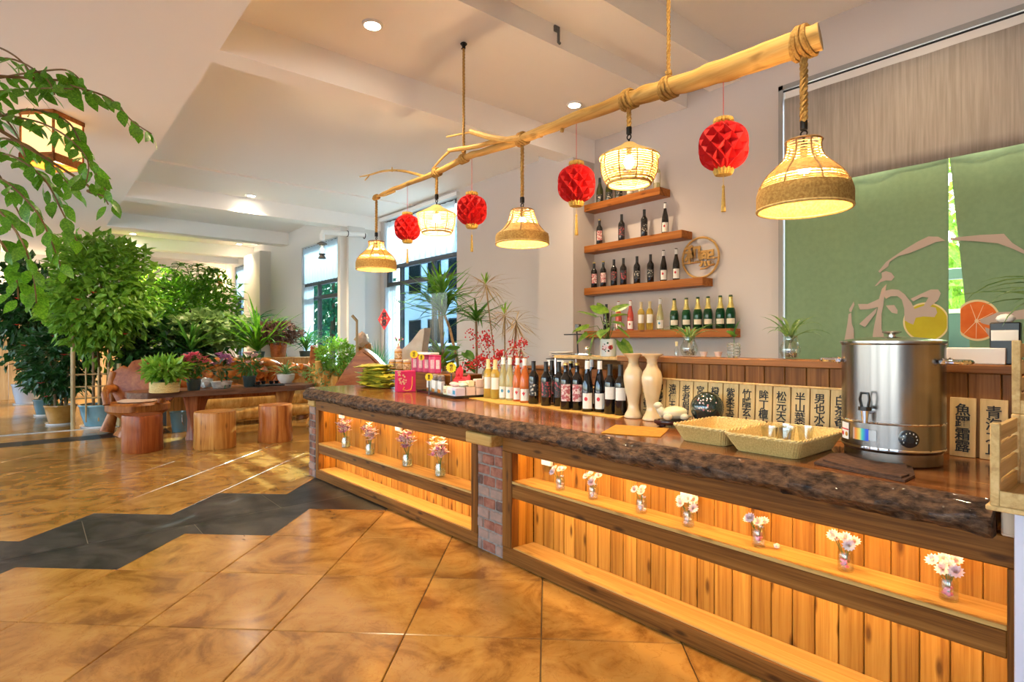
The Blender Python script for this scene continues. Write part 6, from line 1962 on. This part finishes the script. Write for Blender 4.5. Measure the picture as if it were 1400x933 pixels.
# things on the table
def tab(px, py): 
    q = W(px, py, Z=TZ); return Vector((q.x, q.y, TZ+.001))
def flowerpot(px, py, r, h, pot, label, leaf, fl, nl, nf, rad, zc, seed, lw=(.07, .035), band=True, cat='plant'):
    p = tab(px, py)
    t = thing('potted_flower' if fl else 'potted_foliage', label, cat, p, 0, 'potted plants on the live-edge table')
    MB().lathe([(.0, 0), (r*.8, 0), (r*.84, .004), (r, h*.9), (r*1.06, h*.92), (r*1.06, h), (r*.95, h), (r*.9, h*.9), (.0, h*.88)], 24).build('pot', pot, t)
    if band: MB().lathe([(r*.915, h*.5), (r*.965, h*.72)], 24, cap=False).build('pot_band', 'pot_band', t)
    MB().lathe([(.0, h*.89), (r*.9, h*.885)], 16, cap=False).build('soil', 'soil', t)
    leaves('foliage', leaf, t, (0, 0, h+zc), rad, nl, lw[0], lw[1], seed, .25, .2)
    rr = random.Random(seed)
    for k in range(6):
        a = k*1.05; MB().tube([(0, 0, h*.85), (rad[0]*.4*math.cos(a), rad[1]*.4*math.sin(a), h+zc)], .004, 4).build('stem', 'stem_green', t)
    for k in range(nf):
        d = Vector((rr.gauss(0, 1), rr.gauss(0, 1), abs(rr.gauss(.8, .5)))).normalized()
        c = Vector((d.x*rad[0], d.y*rad[1], h+zc+d.z*rad[2]*1.1))
        m = MB(); a0 = rr.uniform(0, 6)
        for q in range(6): m.blade(c, a0+q*1.047, R(rr.uniform(15, 60)), R(rr.uniform(-20, 20)), .075, .05, 3, .15, .5)
        m.build('blossom', fl, t)
    return t
p = tab(225, 537)
t = thing('wicker_riser', 'round woven wicker drum on the end of the plank table', 'basket', p)
MB().lathe([(.0, 0), (.155, 0), (.16, .01), (.16, .12), (.155, .13), (.0, .13)], 36).build('drum', 'wicker', t)
m = MB()
for k in range(7): m.ring((0, 0, .012+k*.018), .160, .006, 36, 5)
m.build('weave_bands', 'wicker_edge', t)
t = thing('potted_foliage', 'leafy green plant in a dark bowl on the wicker drum', 'plant', p+Vector((0, 0, .137)), 0)
MB().lathe([(.0, 0), (.09, 0), (.11, .07), (.10, .07), (.0, .06)], 24).build('pot', 'pot_dark', t)
leaves('foliage', 'leaf_fresh', t, (0, 0, .14), (.22, .22, .13), 420, .13, .055, 5, .2, .0)
for k in range(6): MB().tube([(0, 0, .05), (.1*math.cos(k), .1*math.sin(k), .16)], .005, 4).build('stem', 'stem_green', t)
flowerpot(265, 534, .085, .145, 'pot_dark', 'pink azalea in a dark banded pot on the plank table', 'leaf_mid', 'flower_pink', 240, 26, (.15, .15, .13), .17, 3)
flowerpot(341, 529, .085, .15, 'pot_dark', 'pale pink lily in a dark banded pot on the plank table', 'leaf_mid', 'flower_blush', 240, 12, (.15, .15, .14), .15, 4, (.10, .025))
flowerpot(303, 531, .13, .09, 'marble_pot', 'purple orchids in a low marbled bowl on the plank table', 'leaf_dark', 'flower_magenta', 30, 20, (.17, .12, .20), .16, 6, (.16, .06), False)
p = tab(391, 524)
t = thing('potted_foliage', 'spider plant in a white bowl at the counter end of the plank table', 'plant', p)
MB().lathe([(.0, 0), (.08, 0), (.12, .06), (.13, .13), (.12, .135), (.0, .11)], 24).build('pot', 'ceramic_white', t)
rosette(t, (0, 0, .11), 34, .36, .028, 'leaf_stripe', 5, (20, 80), (-60, 10))
p = tab(366, 528)
t = thing('tea_tray', 'black tea tray with small cups on the plank table', 'tray', p); MB().cbox(-.12, .12, -.2, .2, 0, .02, .005).build('tray', 'tray_black', t); MB().cbox(-.10, .10, -.18, .18, .02, .024, .002).build('grille', 'black_metal', t)
for k in range(4): tag(MB().lathe([(.0, 0), (.02, 0), (.035, .04), (.032, .04), (.018, .004), (.0, .004)], 14).build('tea_bowl', 'black_plastic', None, p+Vector((.03*(-1)**k, -.14+k*.09, .025))), 'small black tea bowl on the tea tray, %s from the lily pot' % 'first second third fourth'.split()[k], 'cup', 'tea bowls on the tea tray')
p = tab(285, 532)
tag(MB().ico((0, 0, .07), .08, 3, (.8, 1, .9), .35, 2, 3).build('white_stone', 'ceramic_white', None, p+Vector((-.12, 0, 0))), 'lumpy white stone between the azalea and the orchids', 'stone')
q = W(246, 590, Z=0)
t = thing('grey_bucket', 'grey plastic bucket under the plank table', 'bucket', (q.x, q.y, 0))
MB().lathe([(.0, 0), (.10, 0), (.13, .27), (.135, .28), (.125, .28), (.095, .01), (.0, .01)], 24).build('bucket', 'ceramic_teal', t); MB().tube([(.13, 0, .25), (.16, 0, .15), (.13, .02, .1)], .004, 5).build('handle', 'chrome', t)
# root planter at the counter end
q = Vector((-8.55, 3.55, 0))
t = thing('root_planter', 'golden gnarled root planter with a leafy cushion plant', 'planter', q)
rr = random.Random(9)
for k in range(12):
    a = k*.52; p0 = Vector((.28*math.cos(a), .28*math.sin(a), 0)); p1 = Vector((.16*math.cos(a+.5), .16*math.sin(a+.5), .4)); p2 = Vector((.26*math.cos(a+.9), .26*math.sin(a+.9), rr.uniform(.7, 1.0)))
    pp, r_ = smooth_path([p0, p1, p2], [.11, .08, .05], 5); MB().tube(pp, r_, 8).build('root_limb', rr.choice(['root_gold', 'root_wood', 'root_gold']), t, ang=80)
MB().ico((0, 0, .55), .24, 3, (1, 1, 1.4), .5, 2.5, 2).build('burl', 'root_gold', t, ang=80)
MB().tube([(-.25, -.1, .7), (-.32, -.12, .95), (-.27, -.1, 1.2)], [.07, .10, .12], 10).build('hollow_stub', 'root_red', t)
leaves('cushion_foliage', 'leaf_fresh', t, (.05, .05, 1.05), (.30, .30, .27), 1500, .06, .035, 12, .6, .2)
leaves('trailing_foliage', 'leaf_pale', t, (.0, -.1, .80), (.36, .30, .2), 420, .06, .035, 13, .5, .6)
t = thing('brown_succulent', 'clump of crinkled brown-purple foliage behind the tea tray', 'plant', (-10.2, 3.28, 1.011))
MB().lathe([(.0, 0), (.12, 0), (.15, .28), (.0, .28)], 20).build('pedestal', 'root_red', t)
leaves('foliage', 'leaf_brown', t, (0, 0, .42), (.24, .36, .17), 1500, .07, .045, 14, .5, .1)
# big slab chair behind the end of the counter
t = thing('slab_chair', 'red root-wood slab chair with pointed back beyond the counter end', 'chair', (-7.62, 3.62, 0), R(35))
MB().prism([(-.62, .40), (-.40, .62), (-.22, .86), (-.05, 1.08), (.04, 1.13), (.16, 1.05), (.42, .80), (.55, .52), (.50, .40)], -.06, .06, lambda a, b, h: (a, h, b)).build('back', 'root_red', t)
MB().prism([(-.66, .40), (-.43, .64), (-.25, .89), (-.07, 1.12), (.04, 1.18), (.18, 1.09), (.46, .83), (.60, .52), (.54, .40), (.42, .40), (.46, .54), (.34, .74), (.14, .95), (.04, 1.02), (-.08, .92), (-.3, .6), (-.5, .40)], -.03, .09, lambda a, b, h: (a, h, b)).build('bark_rim', 'root_wood', t)
MB().cbox(-.55, .5, -.5, .05, .30, .42, .04, 2).build('seat', 'root_red', t)
for x in (-.45, .4):
    for y in (-.42, 0): MB().tube([(x, y, 0), (x*.9, y, .31)], [.07, .06], 8).build('leg', 'root_wood', t)
t = thing('driftwood_column', 'pinkish knobbly driftwood column beside the slab chair', 'driftwood', (-8.35, 4.0, 0))
for k in range(8): MB().ico((.05*math.sin(k*1.7), .05*math.cos(k*2.1), .12+k*.17), .17-.010*k, 3, (1, 1, 1.1), .6, 3, k).build('knob', 'cushion' if k % 2 else 'root_wood', t, ang=80)

# ------------------------------------------------------------------ plants of the indoor garden
def tree(name, label, px, py, pot, pr, ph, crown, rad, n, L, w, m, seed, trunks=3, x=None, flowers=0, fm='flower_red', shell=.5, z0=0.0):
    q = W(px, py, Z=0) if x is None else Vector(x)
    t = potted(name, label, 'plant', q.x, q.y, pot, pr, ph)
    rr = random.Random(seed)
    for k in range(trunks):
        a = k*2.1+seed; e = Vector((rad[0]*.35*math.cos(a), rad[1]*.35*math.sin(a), crown+rad[2]*.2))
        MB().tube([(pr*.35*math.cos(a), pr*.35*math.sin(a), ph*.9), (pr*.45*math.cos(a+.3), pr*.45*math.sin(a+.3), (ph+crown)*.5), e], [.020, .017, .010], 7).build('trunk', 'stem_brown', t)
    leaves('crown', m, t, (0, 0, crown), rad, n, L, w, seed, shell, .45)
    for k in range(flowers):
        d = Vector((rr.gauss(.5, .6), rr.gauss(-.4, .6), rr.gauss(0, .6))).normalized()
        c = Vector((d.x*rad[0], d.y*rad[1], crown+d.z*rad[2]))
        b = MB()
        for q_ in range(5): b.blade(c, q_*1.257, R(30), R(-10), .06, .05, 3, .15, .5)
        b.build('blossom', fm, t)
    return t
tree('potted_tree', 'big bushy bright green tree in a blue glazed pot', 137, 583, 'ceramic_blue', .26, .34, 1.98, (.66, .66, .92), 3600, .15, .085, 'leaf_fresh', 3, 4, flowers=3, shell=.45)
tree('potted_shrub', 'dark red-flowered shrub in an ochre glazed pot', 83, 580, 'ceramic_ochre', .20, .30, 1.0, (.46, .46, .62), 1500, .13, .075, 'leaf_dark', 5, 3, flowers=9)
tree('potted_shrub', 'small dark shrub in a teal pot behind the ochre pot', 62, 568, 'ceramic_teal', .17, .28, .95, (.42, .42, .55), 900, .12, .07, 'leaf_dark', 6, 3, flowers=4)
tree('potted_tree', 'tall thin dark-leaved tree in a big white pot', 37, 553, 'ceramic_grey', .24, .42, 1.95, (.62, .62, 1.0), 1500, .2, .11, 'leaf_dark', 7, 2, flowers=4, shell=.3)
tree('potted_shrub', 'dark shrub in a small blue pot by the wood partition', 4, 535, 'ceramic_blue', .22, .36, 1.1, (.55, .55, .75), 900, .15, .08, 'leaf_dark', 8, 3)
tree('broadleaf_bush', 'dense broad-leaved green bush behind the root armchair', 0, 0, 'ceramic_teal', .22, .40, 1.05, (.62, .75, .52), 1500, .17, .12, 'leaf_dark', 9, 3, (-10.9, 1.75, 0), shell=.5)
tree('weeping_tree', 'tall weeping tree with fine arching fronds beside the dark doorway', 0, 0, 'ceramic_grey', .28, .45, 1.75, (1.0, .95, 1.05), 4200, .17, .07, 'leaf_bright', 10, 4, (-14.0, 2.75, 0), shell=.35)
tree('aralia_bush', 'pale round-leaved aralia bush above the plank planter', 0, 0, 'ceramic_teal', .2, .6, 1.48, (.48, .62, .32), 1100, .13, .12, 'leaf_pale', 11, 3, (-10.75, 2.3, 0), shell=.5)
# arching fronds of the weeping tree
t = bpy.data.objects['weeping_tree']
rr = random.Random(15)
for k in range(8):
    a = R(-150+36*k)+rr.uniform(-.25, .25); L = rr.uniform(1.2, 1.7)*(.62 if math.sin(a) > .3 else 1)
    pts = []
    for i in range(9):
        s = i/8; pts.append(Vector((math.cos(a)*L*s*.8, math.sin(a)*L*s*.8, 2.2+.95*math.sin(s*PI*.62)-.55*s*s)))
    MB().tube([Vector((0, 0, .4))]+pts, .008, 4).build('frond_stem', 'stem_green', t)
    m = MB()
    for i in range(2, 9):
        for s in (-1, 1):
            for j in range(3): m.blade(pts[i].lerp(pts[i-1], j/3), a+s*rr.uniform(.6, 1.5), R(rr.uniform(-20, 35)), R(rr.uniform(-75, -25)), rr.uniform(.13, .22), .075, 3, .15, .45)
    stuff(m.build('leaflets', 'leaf_bright', t))
# long-bladed plants over the planter
for x, y, z, n, L, w, m_, lab, sd in ((-10.3, 1.95, 1.0, 40, .75, .045, 'leaf_mid', 'strap-leaved plant rising at the armchair end of the planter', 1), (-10.25, 2.95, 1.0, 60, 1.0, .055, 'leaf_bright', 'large fountain of long strap leaves in the middle of the planter', 2), (-10.3, 3.80, 1.0, 30, .6, .03, 'leaf_mid', 'thin dark strap-leaved plant at the far end of the planter', 3)):
    t = thing('strap_plant', lab, 'plant', (x, y, 1.01))
    MB().lathe([(.0, 0), (.10, 0), (.12, .10), (.0, .10)], 16).build('pot', 'pot_dark', t)
    rosette(t, (0, 0, .10), n, L, w, m_, sd, (30, 88), (-50, 50), segs=7)
# umbrella sedges
for x, y, hs, lab, sd in ((-11.2, 3.35, (1.55, 1.35, 1.7), 'umbrella palm with fanned leaves left of the hall window', 1), (-10.6, 3.75, (1.35, 1.5, 1.25), 'bright green umbrella palm just before the hall window', 2)):
    t = potted('umbrella_palm', lab if sd == 2 else 'umbrella palm with fanned leaves against the grey hall wall', 'plant', x, y, 'ceramic_grey', .18, .3)
    for k, h in enumerate(hs):
        tip = Vector((.28*math.cos(k*2.3+sd), .28*math.sin(k*2.3+sd), h)); MB().tube([(0, 0, .27), tip*.5, tip], .012, 6).build('stalk', 'stem_green', t)
        rosette(t, tip, 30, .42, .035, 'leaf_teal', k+sd*5, (-20, 55), (-40, 5), segs=4)
# bamboo trellis
t = thing('bamboo_trellis', 'bamboo pole trellis around the big bushy tree', 'trellis', (-10.4, .45, 0))
for y in (0, .55): MB().tube([(0, y, 0), (0, y, 1.55 if y == 0 else .95)], .028, 8).build('pole', 'bamboo_pole', t)
for z in (.45, .62, .8): MB().tube([(0, -.05, z), (0, .65, z)], .012, 6).build('rail', 'bamboo_pole', t)
for y in (.15, .3, .42): MB().tube([(0.012, y, .1), (.012, y, .9)], .012, 6).build('rail', 'bamboo_pole', t)

# ------------------------------------------------------------------ far end of the hall
pn = thing('wood_partition', 'pale vertical board partition at the far end of the garden', 'partition', (-16.6, -1.6, 0))
src = None
for k in range(24):
    if src is None: src = MB().cbox(-.015, .015, .003, .147, 0, 1.75, .004).build('board', 'partition_wood', pn)
    else: inst(src, 'board', pn, (0, k*.15, 0))
MB().cbox(-.03, .03, 0, 3.6, 1.75, 1.83, .005).build('rail', 'partition_wood', pn)
fd = thing('door_2', None, None, (0, 0, 0)); struct(fd)
MB().box(-17.99, -17.93, 2.35, 3.75, 0, 2.95).build('dark_opening', 'screen_black', fd)
for y in (2.25, 3.75): MB().cbox(-17.99, -17.9, y, y+.1, 0, 3.05, .005).build('jamb', 'white_paint', fd)
MB().cbox(-17.99, -17.9, 2.25, 3.85, 2.95, 3.05, .005).build('head', 'white_paint', fd)
struct(MB().cbox(-17.6, -17.3, 1.5, 1.9, 0, 3.4, .006).build('wall_pier', 'plaster'))
t = thing('brown_ladder', 'dark brown wooden ladder rack against the far wall', 'ladder', (-17.2, 1.95, 0))
for y in (0, .32): MB().cbox(-.03, .03, y, y+.09, 0, 2.1, .005).build('rail', 'stump_red', t)
for z in (.5, 1.0, 1.4, 1.75): MB().cbox(-.02, .02, .09, .32, z, z+.08, .005).build('rung', 'stump_red', t)
def sconce(x, y, z, label, e=6):
    t = thing('wall_sconce', label, 'sconce', (x, y, z))
    MB().cbox(0, .03, -.05, .05, -.16, .16, .006).build('back_plate', 'stump_red', t)
    MB().tube([(.02, 0, -.05), (.12, 0, -.08), (.14, 0, -.02)], .014, 8).build('arm', 'stump_red', t)
    MB().lathe([(.0, 0), (.03, 0), (.06, .05), (.055, .10), (.03, .15), (.0, .16)], 16, c=(.14, 0, -.02)).build('shade', 'sconce_glass', t)
    light('sconce_light', 'POINT', (.28, 0, .06), e, (1.0, .72, .4), t, .05)
q = W(301, 385, X=-17.98); sconce(-17.98, q.y, q.z, 'candle sconce with dark bracket beside the far narrow window')
q = W(9, 393, X=-17.98); sconce(-17.98, q.y, q.z, 'glowing wall sconce above the wood partition', 14)
# pipe and lantern lamp by the hall column
t = thing('pipe_lamp', 'white bent pipe bracket with a hanging ship lantern', 'lamp', (-9.80, 4.42, 3.22))
MB().tube([(0, .32, .04), (0, -.42, 0), (0, -.50, -.01), (0, -.52, -.06), (0, -.52, -.16)], .045, 12).build('pipe', 'white_paint', t)
MB().lathe([(.0, -.18), (.03, -.18), (.085, -.21), (.085, -.225), (.05, -.23), (.05, -.245)], 20, c=(0, -.52, 0)).build('hood', 'cast_grey', t)
MB().lathe([(.045, -.245), (.065, -.29), (.065, -.34), (.045, -.39)], 20, c=(0, -.52, 0), cap=False).build('glass', 'clear_glass', t)
MB().lathe([(.055, -.39), (.06, -.40), (.04, -.42), (.07, -.47), (.06, -.48), (.0, -.48)], 20, c=(0, -.52, 0)).build('base', 'cast_grey', t)
MB().ico((0, -.52, -.315), .03, 2).build('bulb', 'sconce_glass', t)
for y in (-.05, .28): MB().ring((0, y, .02), .05, .008, 20, 6, 'Y').build('collar', 'cast_grey', t)
# box lantern on the lowered ceiling
q = W(72, 160, Z=3.40)
t = thing('box_lantern', 'warm wooden box lantern under the lowered ceiling behind leaves', 'lantern', (q.x, q.y, 3.40), R(45))
S = .16
for sx in (-1, 1):
    for sy in (-1, 1): MB().box(sx*S-.008, sx*S+.008, sy*S-.008, sy*S+.008, -.46, -.0).build('post', 'shelf_wood', t)
for sx, sy, ax, ay in ((0, -S, S-.01, .002), (0, S, S-.01, .002), (-S, 0, .002, S-.01), (S, 0, .002, S-.01)): MB().box(sx-ax, sx+ax, sy-ay, sy+ay, -.40, -.03).build('paper_panel', 'lantern_paper', t)
for z0, z1 in ((-.47, -.39), (-.04, -.0)):
    for sx, sy, ax, ay in ((0, -S, S+.012, .012), (0, S, S+.012, .012), (-S, 0, .012, S+.012), (S, 0, .012, S+.012)): MB().box(sx-ax, sx+ax, sy-ay, sy+ay, z0, z1).build('rail', 'shelf_wood', t)
light('lantern_light', 'POINT', (0, 0, -.55), 10, (1.0, .68, .35), t, .08)

# ------------------------------------------------------------------ foreground tree whose branches reach into the picture
fr = Vector((-3.15, -.62, 0))
ft = potted('indoor_tree', 'leafy bright green branches of a near tree hanging into the room', 'tree', fr.x, fr.y, 'ceramic_blue', .24, .38)
MB().tube([(0, 0, .33), (.03, -.02, 1.1), (-.02, .03, 1.9), (0, 0, 2.45)], [.05, .042, .034, .02], 10).build('trunk', 'stem_brown', ft)
TD = 2.75
def tp(px, py, t=TD): return W(px, py, t=t)-fr
lm = MB()
vs = [(0, 0, 0)]; sh = [(.08, .16), (.22, .34), (.42, .44), (.62, .38), (.80, .22), (1.0, 0)]
cen = [(x, 0, -.16*x*x) for x, _ in sh]
L_ = [(x, y*.5, .05*y-.16*x*x) for x, y in sh[:-1]]; R__ = [(x, -y*.5, .05*y-.16*x*x) for x, y in sh[:-1]]
vs += cen+L_+R__
fs = [(0, 1, 7), (0, 12, 1)]
for i in range(4): fs += [(1+i, 2+i, 8+i, 7+i), (1+i, 12+i, 13+i, 2+i)]
fs += [(5, 6, 11), (5, 16, 6)]
lm.add(vs, fs)
lsrc = None
rr = random.Random(123)
brs = [([(-60, 95), (10, 80), (60, 105), (75, 130)], TD), ([(-60, 130), (0, 125), (60, 121), (100, 122), (130, 150), (160, 190)][:4], 2.7),
       ([(-40, 110), (40, 100), (90, 96), (112, 112)], 2.75), ([(60, 108), (100, 118), (150, 135), (180, 165), (207, 183)], 2.8),
       ([(-40, 160), (40, 150), (90, 165), (110, 195), (130, 235), (150, 270), (155, 285)], 2.7), ([(-40, 150), (20, 160), (60, 170), (95, 190), (120, 220), (118, 250)], 2.6),
       ([(-30, 200), (20, 215), (60, 245), (85, 290), (105, 330)], 2.6), ([(-30, 230), (10, 250), (50, 290), (70, 330), (85, 370)], 2.5), ([(-40, 260), (0, 290), (30, 330), (45, 375), (50, 415)], 2.45),
       ([(-30, 180), (10, 190), (40, 200), (70, 225), (100, 260)], 2.75), ([(-40, 300), (0, 330), (20, 370), (25, 410)], 2.4), ([(-40, 120), (-5, 150), (20, 180), (35, 215)], 2.6), ([(-40, 210), (-5, 235), (15, 270), (30, 300)], 2.55), ([(100, 240), (120, 262), (140, 268), (148, 280)], 2.72), ([(-30, 60), (5, 68), (35, 90), (50, 120)], 2.8)]
cntl = 0
for bi, (ps, t_) in enumerate(brs):
    P0 = [Vector((0, 0, 2.2+.02*bi))]+[tp(a, b, t_+.02*math.sin(i*1.7+bi)) for i, (a, b) in enumerate(ps)]
    pp, rr_ = smooth_path(P0, [.012]+[.006-.004*i/len(ps) for i in range(len(ps))], 6)
    MB().tube(pp, rr_, 5).build('twig', 'stem_brown', ft)
    st = [p for p in pp[6:]]
    acc = 0
    for i in range(1, len(st)):
        acc += (st[i]-st[i-1]).length
        if acc < .030: continue
        acc = 0
        if cntl > 297: break
        for s in ((-1, 1) if rr.random() < .8 else (rr.choice((-1, 1)),)):
            d = (st[i]-st[i-1]).normalized()
            side = d.cross(Vector((0, 0, 1))); side = side.normalized() if side.length > .01 else Vector((1, 0, 0))
            a = (d*.45+side*s*.9+Vector((0, 0, -.8))+Vector((rr.gauss(0, .35), rr.gauss(0, .35), rr.gauss(0, .3)))).normalized()
            up = (-FW*.5+Vector((rr.gauss(0, .5), rr.gauss(0, .5), .7))).normalized()
            y = up.cross(a).normalized(); z = a.cross(y)
            M = Matrix((a, y, z)).transposed().to_euler()
            L = rr.uniform(.06, .105)
            b_ = st[i]+(a*.6+side*s*.8).normalized()*rr.uniform(.004, .03)
            if lsrc is None:
                lsrc = lm.build('leaf', 'leaf_bright', ft, b_, M); lsrc.scale = (L, L*1.2, L)
            else:
                inst(lsrc, 'leaf', ft, b_, M, (L, L*rr.uniform(1.0, 1.35), L))
            cntl += 1
